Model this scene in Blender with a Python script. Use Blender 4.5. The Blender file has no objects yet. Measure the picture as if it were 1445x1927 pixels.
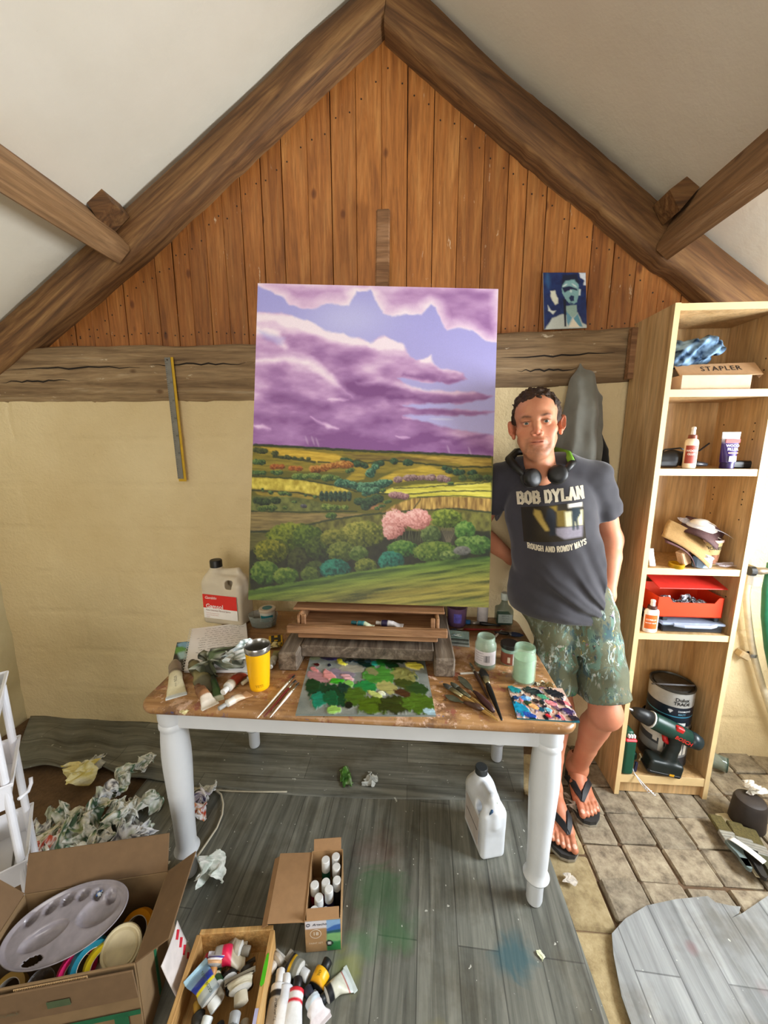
import bpy, bmesh, math, random
import numpy as np
from mathutils import Vector, Matrix, Euler
from mathutils.bvhtree import BVHTree

SC = bpy.context.scene
COL = SC.collection
PI = math.pi
random.seed(7)
RNG = np.random.default_rng(11)

# ------------------------------------------------------------------ camera
FPX, EYE, PITCH, YAW = 724.0, 1.54, 10.3, 4.0        # focal length in pixels of the 1445 x 1927 frame
cam = bpy.data.cameras.new('camera')
cam.sensor_fit = 'HORIZONTAL'
cam.sensor_width = 36.0
cam.lens = FPX / 1445 * 36
cam.clip_start = 0.02
cam_ob = bpy.data.objects.new('camera', cam)
cam_ob.location = (0, 0, EYE)
cam_ob.rotation_euler = (math.radians(90 - PITCH), 0, math.radians(YAW))
COL.objects.link(cam_ob)
SC.camera = cam_ob

# ------------------------------------------------------------------ world + lights + exposure
SC.view_settings.view_transform = 'Standard'
SC.view_settings.look = 'None'
SC.view_settings.gamma = 1.0
SC.view_settings.use_curve_mapping = False
SC.view_settings.exposure = 0.1
wd = bpy.data.worlds.new('daylight')
SC.world = wd
wd.use_nodes = True
wd.node_tree.nodes['Background'].inputs[0].default_value = (0.93, 0.97, 1.0, 1)
wd.node_tree.nodes['Background'].inputs[1].default_value = 0.09


def area(name, loc, target, sx, sy, power, color):
    l = bpy.data.lights.new(name, 'AREA')
    l.shape = 'RECTANGLE'
    l.size, l.size_y, l.energy, l.color = sx, sy, power, color
    o = bpy.data.objects.new(name, l)
    o.location = loc
    d = Vector(target) - Vector(loc)
    o.rotation_euler = d.to_track_quat('-Z', 'Y').to_euler()
    COL.objects.link(o)
    return o


# daylight through the window in the right-hand wall, and through the open barn door behind the camera
area('window_daylight', (2.10, .90, 1.42), (0.0, 1.15, 1.25), .9, 1.1, 138, (0.88, 0.94, 1.0))
area('doorway_daylight', (-0.25, -2.5, 1.35), (-0.2, 1.6, 1.35), 1.7, 1.9, 54, (1.0, 0.94, 0.85))

# ------------------------------------------------------------------ pixel <-> world helpers
_p, _t = math.radians(PITCH), math.radians(YAW)
CF = Vector((-math.sin(_t) * math.cos(_p), math.cos(_t) * math.cos(_p), -math.sin(_p)))
CR = Vector((math.cos(_t), math.sin(_t), 0))
CU = CR.cross(CF)
CAM = Vector((0, 0, EYE))


def ray(x, y): return CF + CR * ((x - 722.5) / FPX) - CU * ((y - 963.5) / FPX)
def onz(x, y, z): d = ray(x, y); return CAM + d * ((z - EYE) / d.z)
def ony(x, y, Y): d = ray(x, y); return CAM + d * (Y / d.y)
def onx(x, y, X): d = ray(x, y); return CAM + d * (X / d.x)


# ------------------------------------------------------------------ materials (all node based)
MATS = {}


def srgb(r, g, b):
    f = lambda c: c / 12.92 if c <= 0.04045 else ((c + 0.055) / 1.055) ** 2.4
    return tuple(f(c / 255) for c in (r, g, b))


def sr(h):
    return srgb(int(h[0:2], 16), int(h[2:4], 16), int(h[4:6], 16))


class NT:
    def __init__(s, m):
        s.t = m.node_tree; s.n = s.t.nodes; s.l = s.t.links
    def new(s, kind, **kw):
        n = s.n.new(kind)
        for k, v in kw.items():
            if k.startswith('i_'):
                n.inputs[k[2:].replace('_', ' ')].default_value = v
            else:
                setattr(n, k, v)
        return n
    def link(s, a, b): s.l.new(a, b)
    def coord(s, kind='Object', scale=(1, 1, 1), rot=(0, 0, 0)):
        c = s.new('ShaderNodeTexCoord'); m = s.new('ShaderNodeMapping')
        m.inputs['Scale'].default_value = scale; m.inputs['Rotation'].default_value = rot
        s.link(c.outputs[kind], m.inputs['Vector']); return m.outputs[0]
    def noise(s, vec, scale, detail=4, rough=0.55, dist=0.0):
        n = s.new('ShaderNodeTexNoise'); n.inputs['Scale'].default_value = scale
        n.inputs['Detail'].default_value = detail; n.inputs['Roughness'].default_value = rough
        n.inputs['Distortion'].default_value = dist
        if vec is not None: s.link(vec, n.inputs['Vector'])
        return n.outputs['Fac']
    def ramp(s, fac, stops, interp='LINEAR'):
        r = s.new('ShaderNodeValToRGB'); e = r.color_ramp.elements
        r.color_ramp.interpolation = interp
        while len(e) > 1: e.remove(e[-1])
        for i, (p, c) in enumerate(stops):
            if i == 0: e[0].position = p; el = e[0]
            else: el = e.new(p)
            el.color = (*c, 1) if len(c) == 3 else c
        s.link(fac, r.inputs[0]); return r.outputs[0]
    def mix(s, fac, a, b, mode='MIX'):
        m = s.new('ShaderNodeMix'); m.data_type = 'RGBA'; m.blend_type = mode
        for sock, v in ((m.inputs[0], fac), (m.inputs[6], a), (m.inputs[7], b)):
            if hasattr(v, 'is_output'): s.link(v, sock)
            elif isinstance(v, (int, float)): sock.default_value = v
            else: sock.default_value = (*v, 1)
        return m.outputs[2]
    def bump(s, h, strength, dist=0.01):
        b = s.new('ShaderNodeBump'); b.inputs['Strength'].default_value = strength
        b.inputs['Distance'].default_value = dist; s.link(h, b.inputs['Height']); return b.outputs[0]
    def bsdf(s): return s.n['Principled BSDF']


def newmat(name, rough=0.6, metal=0.0, color=None, **kw):
    m = bpy.data.materials.new(name); m.use_nodes = True
    nt = NT(m); b = nt.bsdf()
    b.inputs['Roughness'].default_value = rough; b.inputs['Metallic'].default_value = metal
    if color is not None: b.inputs['Base Color'].default_value = (*color, 1)
    for k, v in kw.items():
        b.inputs[k.replace('_', ' ')].default_value = v
    MATS[name] = m
    return m, nt


def plain(hexc, rough=0.55, var=0.12, scale=30, bump=0.0, metal=0.0, **kw):
    """one colour with a little grain; cached by its arguments"""
    key = f'{hexc}_{rough}_{var}_{scale}_{bump}_{metal}_{sorted(kw.items())}'
    if key in MATS: return MATS[key]
    m, nt = newmat(key, rough, metal, **kw); m.name = 'paint_' + hexc
    c = sr(hexc); v = nt.coord('Object')
    n = nt.noise(v, scale, 3)
    col = nt.ramp(n, [(0.3, tuple(x * (1 - var) for x in c)), (0.7, tuple(min(1, x * (1 + var)) for x in c))])
    nt.link(col, nt.bsdf().inputs['Base Color'])
    if bump: nt.link(nt.bump(n, bump, 0.004), nt.bsdf().inputs['Normal'])
    return m


def glassy(hexc, alpha=0.35, rough=0.15, key=None):
    key = key or f'glassy_{hexc}_{alpha}_{rough}'
    if key in MATS: return MATS[key]
    m, nt = newmat(key, rough, color=sr(hexc)); m.name = 'clear_' + hexc
    b = nt.bsdf(); n = nt.noise(nt.coord('Object'), 40, 3)
    mr = nt.new('ShaderNodeMapRange'); mr.inputs['To Min'].default_value = max(0, alpha - .12); mr.inputs['To Max'].default_value = min(1, alpha + .12)
    nt.link(n, mr.inputs['Value']); nt.link(mr.outputs[0], b.inputs['Alpha'])
    return m


def vcol(rough=0.6, bump=0.0, bscale=200, key='', sss=0.0, spec=0.5, mul=None):
    """colour from the mesh's own Col attribute (flat print, paint, skin)"""
    key = f'vcol_{rough}_{bump}_{bscale}_{key}_{sss}_{spec}'
    if key in MATS: return MATS[key]
    m, nt = newmat(key, rough); m.name = 'painted_' + (key if not key else 'surface')
    a = nt.new('ShaderNodeAttribute', attribute_name='Col')
    b = nt.bsdf(); n = nt.noise(nt.coord('Object'), bscale, 3)
    grain = nt.ramp(n, [(0.25, (0.9, 0.9, 0.9)), (0.75, (1.08, 1.08, 1.08))])
    nt.link(nt.mix(1.0, a.outputs['Color'], grain, 'MULTIPLY'), b.inputs['Base Color'])
    b.inputs['Specular IOR Level'].default_value = spec
    if sss:
        b.inputs['Subsurface Weight'].default_value = sss
        b.inputs['Subsurface Radius'].default_value = (0.012, 0.005, 0.003)
        b.inputs['Subsurface Scale'].default_value = 0.3
    if bump: nt.link(nt.bump(n, bump, 0.003), b.inputs['Normal'])
    return m


# ------------------------------------------------------------------ objects
def link(ob, parent=None):
    COL.objects.link(ob)
    if parent is not None: ob.parent = parent
    return ob


def tag(o, label=None, cat=None, group=None, kind=None):
    if label: o['label'] = label
    if cat: o['category'] = cat
    if group: o['group'] = group
    if kind: o['kind'] = kind
    return o


def empty(name, loc=(0, 0, 0), rot=(0, 0, 0), label=None, cat=None, group=None):
    o = bpy.data.objects.new(name, None); o.empty_display_size = 0.05
    o.location = loc; o.rotation_euler = rot
    link(o); return tag(o, label, cat, group)


def mesh_ob(name, verts, faces, mat, parent=None, smooth=False, loc=None, rot=None, cols=None):
    me = bpy.data.meshes.new(name)
    if isinstance(verts, np.ndarray): verts = verts.tolist()
    if isinstance(faces, np.ndarray): faces = faces.tolist()
    me.from_pydata(verts, [], faces)
    if smooth:
        me.polygons.foreach_set('use_smooth', [True] * len(me.polygons))
    if cols is not None:
        set_cols(me, cols)
    if mat is not None: me.materials.append(mat)
    me.update()
    o = bpy.data.objects.new(name, me)
    if loc is not None: o.location = loc
    if rot is not None: o.rotation_euler = rot
    return link(o, parent)


def set_cols(me, cols):
    a = me.color_attributes.new('Col', 'FLOAT_COLOR', 'POINT')
    c = np.ones((len(me.vertices), 4), np.float32); c[:, :3] = cols
    a.data.foreach_set('color', c.ravel())


class MB:
    """collects shapes and builds ONE mesh object"""
    def __init__(s): s.v = []; s.f = []
    def add(s, v, f):
        o = len(s.v); s.v += [tuple(p) for p in v]; s.f += [tuple(i + o for i in q) for q in f]; return s
    def box(s, c, size, r=0.0, rot=None):
        v, f = box_vf(size, r)
        M = Euler(rot).to_matrix() if rot is not None else None
        v = [(M @ Vector(p) if M else Vector(p)) + Vector(c) for p in v]
        return s.add(v, f)
    def cyl(s, a, b, ra, rb=None, n=16, cap=True):
        rb = ra if rb is None else rb
        a, b = Vector(a), Vector(b); d = (b - a).normalized()
        u = d.orthogonal().normalized(); w = d.cross(u)
        v = []; f = []
        for c, r in ((a, ra), (b, rb)):
            for i in range(n):
                t = 2 * PI * i / n; v.append(c + (u * math.cos(t) + w * math.sin(t)) * r)
        for i in range(n): f.append((i, (i + 1) % n, n + (i + 1) % n, n + i))
        if cap: f += [tuple(range(n))[::-1], tuple(range(n, 2 * n))]
        return s.add(v, f)
    def lathe(s, prof, n=24, c=(0, 0, 0), sq=None, cap=True):
        """prof = [(r, z)...]; sq = (ax, ay) squash"""
        ax, ay = sq or (1, 1); v = []; f = []
        for r, z in prof:
            for i in range(n):
                t = 2 * PI * i / n; v.append((c[0] + ax * r * math.cos(t), c[1] + ay * r * math.sin(t), c[2] + z))
        for k in range(len(prof) - 1):
            for i in range(n):
                j = (i + 1) % n; f.append((k * n + i, k * n + j, (k + 1) * n + j, (k + 1) * n + i))
        if cap:
            f.append(tuple(range(n))[::-1]); m = (len(prof) - 1) * n; f.append(tuple(range(m, m + n)))
        return s.add(v, f)
    def tube(s, pts, r, n=8, cap=True):
        pts = [Vector(p) for p in pts]; rs = r if isinstance(r, (list, tuple)) else [r] * len(pts)
        v = []; f = []; u = None
        for i, p in enumerate(pts):
            d = (pts[min(i + 1, len(pts) - 1)] - pts[max(i - 1, 0)]).normalized()
            if u is None: u = d.orthogonal().normalized()
            else: u = (u - d * u.dot(d)).normalized()
            w = d.cross(u)
            for k in range(n):
                t = 2 * PI * k / n; v.append(p + (u * math.cos(t) + w * math.sin(t)) * rs[i])
        for i in range(len(pts) - 1):
            for k in range(n):
                j = (k + 1) % n; f.append((i * n + k, i * n + j, (i + 1) * n + j, (i + 1) * n + k))
        if cap:
            f.append(tuple(range(n))[::-1]); m = (len(pts) - 1) * n; f.append(tuple(range(m, m + n)))
        return s.add(v, f)
    def prism(s, poly, h0, h1, axis='z', M=None):
        """polygon (2D) extruded from h0 to h1"""
        n = len(poly); v = []
        for h in (h0, h1):
            for a, b in poly:
                p = {'z': (a, b, h), 'y': (a, h, b), 'x': (h, a, b)}[axis]
                v.append(M @ Vector(p) if M else p)
        f = [tuple(range(n))[::-1], tuple(range(n, 2 * n))]
        f += [(i, (i + 1) % n, n + (i + 1) % n, n + i) for i in range(n)]
        return s.add(v, f)
    def build(s, name, mat, parent=None, smooth=False, loc=None, rot=None, auto=None, fix=True):
        o = mesh_ob(name, s.v, s.f, mat, parent, smooth, loc, rot)
        if fix:
            bm = bmesh.new(); bm.from_mesh(o.data)
            bmesh.ops.recalc_face_normals(bm, faces=bm.faces); bm.to_mesh(o.data); bm.free()
        if auto is not None:
            autosmooth(o.data, auto)
        return o


def autosmooth(me, deg):
    me.polygons.foreach_set('use_smooth', [True] * len(me.polygons))
    me.set_sharp_from_angle(angle=math.radians(deg))


def box_vf(size, r=0.0):
    x, y, z = (c / 2 for c in size)
    r = min(r, x * .98, y * .98, z * .98)
    if r <= 0:
        v = [(a * x, b * y, c * z) for a in (-1, 1) for b in (-1, 1) for c in (-1, 1)]
        return v, [(0, 1, 3, 2), (4, 6, 7, 5), (0, 4, 5, 1), (2, 3, 7, 6), (0, 2, 6, 4), (1, 5, 7, 3)]
    v = []; idx = {}
    for a in (-1, 1):
        for b in (-1, 1):
            for c in (-1, 1):
                for ax in range(3):
                    q = [a * (x - r), b * (y - r), c * (z - r)]; q[ax] = (a * x, b * y, c * z)[ax]
                    idx[(a, b, c, ax)] = len(v); v.append(tuple(q))
    f = []; S = (-1, 1)
    for ax in range(3):
        o1, o2 = [i for i in range(3) if i != ax]
        for s in S:
            loop = []
            for (p, q) in ((-1, -1), (1, -1), (1, 1), (-1, 1)):
                k = [0, 0, 0]; k[ax] = s; k[o1] = p; k[o2] = q; loop.append(idx[(*k, ax)])
            f.append(tuple(loop))
    for ax in range(3):                      # edges parallel to ax
        o1, o2 = [i for i in range(3) if i != ax]
        for p in S:
            for q in S:
                loop = []
                for s, A in ((-1, o1), (1, o1), (1, o2), (-1, o2)):
                    k = [0, 0, 0]; k[ax] = s; k[o1] = p; k[o2] = q; loop.append(idx[(*k, A)])
                f.append(tuple(loop))
    for a in S:
        for b in S:
            for c in S: f.append(tuple(idx[(a, b, c, ax)] for ax in range(3)))
    return v, f


def copy_tree(o, parent=None):
    c = o.copy(); link(c, parent)
    for ch in list(o.children): copy_tree(ch, c)
    return c


def text_vf(body, size=0.02, bold=0.0, shear=0.0, align='CENTER', space=1.0):
    cu = bpy.data.curves.new('txt', 'FONT'); cu.body = body; cu.size = size; cu.resolution_u = 2
    cu.offset = bold; cu.shear = shear; cu.align_x = align; cu.align_y = 'CENTER'; cu.space_character = space
    cu.fill_mode = 'FRONT'
    ob = bpy.data.objects.new('txt', cu); COL.objects.link(ob)
    dg = bpy.context.evaluated_depsgraph_get()
    me = bpy.data.meshes.new_from_object(ob.evaluated_get(dg))
    v = np.array([q.co[:] for q in me.vertices]).reshape(-1, 3); f = [tuple(p.vertices) for p in me.polygons]
    bpy.data.objects.remove(ob); bpy.data.curves.remove(cu); bpy.data.meshes.remove(me)
    return v, f


def text_ob(name, body, size, mat, parent, M, bold=0.0, shear=0.0, align='CENTER', space=1.0, wrap=None):
    """lettering lying in the local XY plane of M; wrap(x, y) -> point for curved things"""
    v, f = text_vf(body, size, bold, shear, align, space)
    if wrap: pts = [wrap(p[0], p[1]) for p in v]
    else: pts = [M @ Vector(p) for p in v]
    return mesh_ob(name, [tuple(p) for p in pts], f, mat, parent)


def frame(o, xd, yd):
    """matrix with local x along xd, y along yd, at o"""
    x = Vector(xd).normalized(); y = (Vector(yd) - x * Vector(yd).dot(x)).normalized(); z = x.cross(y)
    M = Matrix((x, y, z)).transposed().to_4x4(); M.translation = Vector(o); return M


# ------------------------------------------------------------------ numpy noise
def _hash(*ix):
    h = np.zeros_like(ix[0], dtype=np.uint32)
    for k, i in enumerate(ix):
        h ^= (i.astype(np.int64) & 0xffffffff).astype(np.uint32) * np.uint32((374761393, 668265263, 2246822519)[k])
        h = (h ^ (h >> np.uint32(13))) * np.uint32(1274126177)
    return ((h ^ (h >> np.uint32(16))) & np.uint32(0xffff)).astype(np.float32) / 65535.0


def vnoise(*p):
    fl = [np.floor(a) for a in p]; fr = [a - b for a, b in zip(p, fl)]
    w = [t * t * (3 - 2 * t) for t in fr]; n = len(p); out = 0
    for c in range(1 << n):
        ix = [fl[k] + ((c >> k) & 1) for k in range(n)]
        wt = 1
        for k in range(n): wt = wt * (w[k] if (c >> k) & 1 else 1 - w[k])
        out = out + _hash(*ix) * wt
    return out


def fbm(*p, oct=4, gain=0.5):
    s = 0; a = 1; t = 0; q = [np.asarray(c, dtype=np.float64) for c in p]
    for o in range(oct):
        s = s + a * vnoise(*[c * 2 ** o + 17.3 * o for c in q]); t += a; a *= gain
    return s / t


# ------------------------------------------------------------------ signed distance fields -> mesh
class SDF:
    def __init__(s, lo, hi, h):
        s.lo = np.array(lo, float); s.h = h
        s.n = np.ceil((np.array(hi) - s.lo) / h).astype(int) + 1
        s.F = np.full(s.n, 0.08, np.float32)
        s.ax = [s.lo[k] + h * np.arange(s.n[k]) for k in range(3)]
    def sl(s, lo, hi):
        a = np.clip(np.floor((np.array(lo) - s.lo) / s.h).astype(int), 0, s.n)
        b = np.clip(np.ceil((np.array(hi) - s.lo) / s.h).astype(int) + 1, 0, s.n)
        return tuple(slice(a[k], b[k]) for k in range(3))
    def grid(s, sl):
        return np.meshgrid(*[s.ax[k][sl[k]].astype(np.float32) for k in range(3)], indexing='ij', sparse=True)
    def comb(s, sl, d, k, op):
        A = s.F[sl]
        if op == 'sub': A2, d2 = -A, d
        elif op == 'and': A2, d2 = -A, -d
        else: A2, d2 = A, d
        if k > 0:
            hh = np.clip(0.5 + 0.5 * (d2 - A2) / k, 0, 1)
            r = d2 * (1 - hh) + A2 * hh - k * hh * (1 - hh)
        else: r = np.minimum(A2, d2)
        s.F[sl] = r if op == 'add' else -r
    def cone(s, a, b, ra, rb=None, k=0.02, op='add', m=0.05):
        rb = ra if rb is None else rb; a = np.array(a, float); b = np.array(b, float); R = max(ra, rb) + m
        sl = s.sl(np.minimum(a, b) - R, np.maximum(a, b) + R); X, Y, Z = s.grid(sl)
        ab = b - a; L = max(ab @ ab, 1e-9)
        t = np.clip(((X - a[0]) * ab[0] + (Y - a[1]) * ab[1] + (Z - a[2]) * ab[2]) / L, 0, 1)
        d = np.sqrt((X - a[0] - t * ab[0]) ** 2 + (Y - a[1] - t * ab[1]) ** 2 + (Z - a[2] - t * ab[2]) ** 2) - (ra + (rb - ra) * t)
        s.comb(sl, d, k, op); return s
    def chain(s, pts, rs, k=0.02, op='add', m=0.05):
        P = np.array(pts, float); R = max(rs) + m; sl = s.sl(P.min(0) - R, P.max(0) + R); X, Y, Z = s.grid(sl); D = None
        for i in range(len(P) - 1):
            a, ab = P[i], P[i + 1] - P[i]; L = max(ab @ ab, 1e-9)
            t = np.clip(((X - a[0]) * ab[0] + (Y - a[1]) * ab[1] + (Z - a[2]) * ab[2]) / L, 0, 1); t2 = t * t * (3 - 2 * t) * .5 + t * .5
            d = np.sqrt((X - a[0] - t * ab[0]) ** 2 + (Y - a[1] - t * ab[1]) ** 2 + (Z - a[2] - t * ab[2]) ** 2) - (rs[i] + (rs[i + 1] - rs[i]) * t2)
            if D is None: D = d
            else:
                q = min(.008, k); h = np.clip(.5 + .5 * (d - D) / max(q, 1e-6), 0, 1); D = d * (1 - h) + D * h - q * h * (1 - h)
        s.comb(sl, D, k, op); return s
    def ell(s, c, r, rot=None, k=0.02, op='add', m=0.05):
        c = np.array(c, float); r = np.array(r, float); R = r.max() + m
        ext = (r + m) if rot is None else np.array([R, R, R])
        sl = s.sl(c - ext, c + ext); X, Y, Z = s.grid(sl)
        q = [X - c[0], Y - c[1], Z - c[2]]
        if rot is not None:
            M = np.array(Euler(rot).to_matrix().transposed()); q = [M[i, 0] * q[0] + M[i, 1] * q[1] + M[i, 2] * q[2] for i in range(3)]
        k0 = np.sqrt(sum((q[i] / r[i]) ** 2 for i in range(3))); k1 = np.sqrt(sum((q[i] / r[i] ** 2) ** 2 for i in range(3))) + 1e-9
        s.comb(sl, k0 * (k0 - 1) / k1, k, op); return s
    def box(s, c, half, rr=0.0, rot=None, k=0.0, op='add', m=0.05):
        c = np.array(c, float); hf = np.array(half, float) - rr; R = np.linalg.norm(half) + m
        ext = np.array(half) + m if rot is None else np.array([R] * 3)
        sl = s.sl(c - ext, c + ext); X, Y, Z = s.grid(sl); q = [X - c[0], Y - c[1], Z - c[2]]
        if rot is not None:
            M = np.array(Euler(rot).to_matrix().transposed()); q = [M[i, 0] * q[0] + M[i, 1] * q[1] + M[i, 2] * q[2] for i in range(3)]
        e = [np.abs(q[i]) - hf[i] for i in range(3)]
        d = np.sqrt(sum(np.maximum(t, 0) ** 2 for t in e)) + np.minimum(np.maximum(np.maximum(e[0], e[1]), e[2]), 0) - rr
        s.comb(sl, d, k, op); return s
    def half(s, p, n, k=0.0):
        """keep only the side against the normal n"""
        n = np.array(n, float) / np.linalg.norm(n); X, Y, Z = s.grid((slice(None),) * 3)
        d = (X - p[0]) * n[0] + (Y - p[1]) * n[1] + (Z - p[2]) * n[2]
        s.comb((slice(None),) * 3, d.astype(np.float32), k, 'and'); return s
    def warp(s, fn):
        i = np.where(np.abs(s.F) < .035); s.F[i] += fn(*[s.ax[k][i[k]] for k in range(3)]).astype(np.float32); return s
    def mesh(s):
        F = s.F; n = s.n - 1
        neg = F < 0
        cnt = np.zeros(n, np.int8)
        for i in (0, 1):
            for j in (0, 1):
                for k in (0, 1): cnt += neg[i:n[0] + i, j:n[1] + j, k:n[2] + k]
        act = np.argwhere((cnt > 0) & (cnt < 8))
        idx = np.full(n, -1, np.int32); idx[tuple(act.T)] = np.arange(len(act))
        cor = [(i, j, k) for i in (0, 1) for j in (0, 1) for k in (0, 1)]
        val = {c: F[act[:, 0] + c[0], act[:, 1] + c[1], act[:, 2] + c[2]] for c in cor}
        acc = np.zeros((len(act), 3)); w = np.zeros(len(act))
        for a in cor:
            for ax in range(3):
                if a[ax]: continue
                b = list(a); b[ax] = 1; b = tuple(b); va, vb = val[a], val[b]
                x = (va < 0) != (vb < 0); t = np.where(x, va / np.where(va == vb, 1, va - vb), 0)
                p = np.tile(np.array(a, float), (len(act), 1)); p[:, ax] = t
                acc[x] += p[x]; w[x] += 1
        V = s.lo + s.h * (act + acc / np.maximum(w, 1)[:, None])
        faces = []
        for ax in range(3):
            o1, o2 = (ax + 1) % 3, (ax + 2) % 3
            sh = list(s.n); A = [slice(None)] * 3; B = [slice(None)] * 3; A[ax] = slice(0, -1); B[ax] = slice(1, None)
            e = np.argwhere(neg[tuple(A)] != neg[tuple(B)])
            e = e[(e[:, o1] > 0) & (e[:, o2] > 0) & (e[:, o1] < n[o1]) & (e[:, o2] < n[o2])]
            q = []
            for d1, d2 in ((-1, -1), (0, -1), (0, 0), (-1, 0)):
                c = e.copy(); c[:, o1] += d1; c[:, o2] += d2; q.append(idx[tuple(c.T)])
            q = np.stack(q, 1); flip = ~neg[tuple(e.T)]
            q[flip] = q[flip][:, ::-1]; faces.append(q)
        return V, np.concatenate(faces)


def smooth_mesh(V, Q, it=1, lam=0.5):
    for _ in range(it):
        S = np.zeros_like(V); c = np.zeros(len(V))
        for a, b in ((0, 1), (1, 2), (2, 3), (3, 0)):
            np.add.at(S, Q[:, a], V[Q[:, b]]); np.add.at(c, Q[:, a], 1)
            np.add.at(S, Q[:, b], V[Q[:, a]]); np.add.at(c, Q[:, b], 1)
        V = V + lam * (S / np.maximum(c, 1)[:, None] - V)
    return V
# ================================================================== materials of the setting
WALL_Y, PLANK_Y, RAFT_Y = 1.80, 1.845, 1.755


def wood_mat(name, stops, axis='z', scale=1.0, rough=0.62, grain=1.0, rand=0.25, bump=0.25, knots=True, flecks=None, swirl=1.2, gate=.5):
    m, nt = newmat(name, rough)
    st = {'z': (14, 14, 1.1), 'x': (1.1, 14, 14), 'y': (14, 1.1, 14)}[axis]
    st = tuple(a * scale for a in st)
    oi = nt.new('ShaderNodeObjectInfo')
    add = nt.new('ShaderNodeVectorMath', operation='ADD')
    c = nt.new('ShaderNodeTexCoord')
    mul = nt.new('ShaderNodeMath', operation='MULTIPLY'); mul.inputs[1].default_value = 37.0
    nt.link(oi.outputs['Random'], mul.inputs[0])
    nt.link(c.outputs['Object'], add.inputs[0]); nt.link(mul.outputs[0], add.inputs[1])
    mp = nt.new('ShaderNodeMapping'); mp.inputs['Scale'].default_value = st; nt.link(add.outputs[0], mp.inputs[0])
    v = mp.outputs[0]
    n1 = nt.noise(v, 1.6, 6, 0.6, swirl)
    n2 = nt.noise(v, 9.0 * grain, 3, 0.6, 0.3)
    col = nt.ramp(n1, stops)
    fine = nt.ramp(n2, [(0.3, (0.72, 0.72, 0.72)), (0.62, (1.05, 1.05, 1.05))])
    col = nt.mix(1.0, col, fine, 'MULTIPLY')
    if rand:
        rr = nt.ramp(oi.outputs['Random'], [(0, (1 - rand, 1 - rand * 1.05, 1 - rand * 1.1)), (0.5, (1, 1, 1)), (1, (1 + rand * .5, 1 + rand * .6, 1 + rand * .7))])
        col = nt.mix(1.0, col, rr, 'MULTIPLY')
    if knots:
        vo = nt.new('ShaderNodeTexVoronoi'); vo.inputs['Scale'].default_value = 1.0
        mk = nt.new('ShaderNodeMapping'); mk.inputs['Scale'].default_value = tuple(2.0 if a > 5 * scale else 1.2 for a in st)
        mk.inputs['Scale'].default_value = tuple(7.0 if a > 5 * scale else 4.0 for a in st)
        nt.link(add.outputs[0], mk.inputs[0]); nt.link(mk.outputs[0], vo.inputs['Vector'])
        kn = nt.ramp(vo.outputs['Distance'], [(0.0, (0.28, 0.2, 0.15)), (0.055, (0.45, 0.36, 0.3)), (0.1, (1, 1, 1))])
        col = nt.mix(0.9, col, kn, 'MULTIPLY')
    if flecks:
        fv = nt.coord('Object', tuple(22 if a > 5 * scale else 6 for a in st))
        fl = nt.ramp(nt.noise(fv, 2.0, 4, 0.7), [(0.66, (0, 0, 0)), (0.72, (1, 1, 1))])
        area_ = nt.ramp(nt.noise(nt.coord('Object'), 1.7, 2), [(gate, (0, 0, 0)), (gate + .12, (.85, .85, .85))])
        col = nt.mix(nt.mix(1.0, fl, area_, 'MULTIPLY'), col, flecks)
    nt.link(col, nt.bsdf().inputs['Base Color'])
    nt.link(nt.bump(n2, bump, 0.004), nt.bsdf().inputs['Normal'])
    return m


M_PLANK = wood_mat('pine_plank', [(0.25, sr('7c481e')), (0.48, sr('a8682e')), (0.72, sr('c08446'))], 'z', 1.0, 0.5, rand=0.25, flecks=sr('e3cfae'), gate=.44)
M_BEAM = wood_mat('old_oak_beam', [(0.25, sr('5c4630')), (0.45, sr('8b7152')), (0.62, sr('a68c69')), (0.8, sr('c9b79b'))], 'x', 0.8, 0.85, rand=0.1, bump=0.7, flecks=sr('d6c8ae'), gate=.36)
M_RAFTER = wood_mat('oak_rafter', [(0.22, sr('3d2812')), (0.45, sr('6e4a28')), (0.62, sr('8a643a')), (0.85, sr('ad8858'))], 'x', 0.62, 0.75, rand=0.12, bump=0.7, swirl=3.2)
M_PURLIN = wood_mat('oak_purlin', [(0.25, sr('6b4c2e')), (0.5, sr('94704a')), (0.75, sr('b89268'))], 'y', 0.7, 0.75, rand=0.1, bump=0.6)


def plaster(name, stops, bump=0.5, scale=34, rough=0.85):
    m, nt = newmat(name, rough); v = nt.coord('Object')
    big = nt.noise(v, 1.6, 4, 0.6); pits = nt.noise(v, scale * 1.6, 4, 0.65)
    col = nt.ramp(big, stops)
    spots = nt.ramp(nt.noise(v, 14, 5, 0.75), [(0.22, (0.62, 0.55, 0.45)), (0.32, (1, 1, 1))])
    nt.link(nt.mix(0.7, col, spots, 'MULTIPLY'), nt.bsdf().inputs['Base Color'])
    a = nt.new('ShaderNodeMath', operation='ADD'); nt.link(pits, a.inputs[0]); nt.link(nt.noise(v, scale * .35, 3), a.inputs[1])
    nt.link(nt.bump(a.outputs[0], bump, 0.006), nt.bsdf().inputs['Normal'])
    return m


M_CEIL = plaster('white_plaster', [(0.3, sr('ddd6c4')), (0.7, sr('e8e2d2'))], 0.22, 18)
M_WALL = plaster('cream_plaster', [(0.3, sr('d8c294')), (0.7, sr('e8d6ac'))], 0.75, 44)
M_STONE = plaster('painted_stone', [(0.3, sr('c9bd94')), (0.7, sr('ded4b2'))], 1.0, 12)


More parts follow.
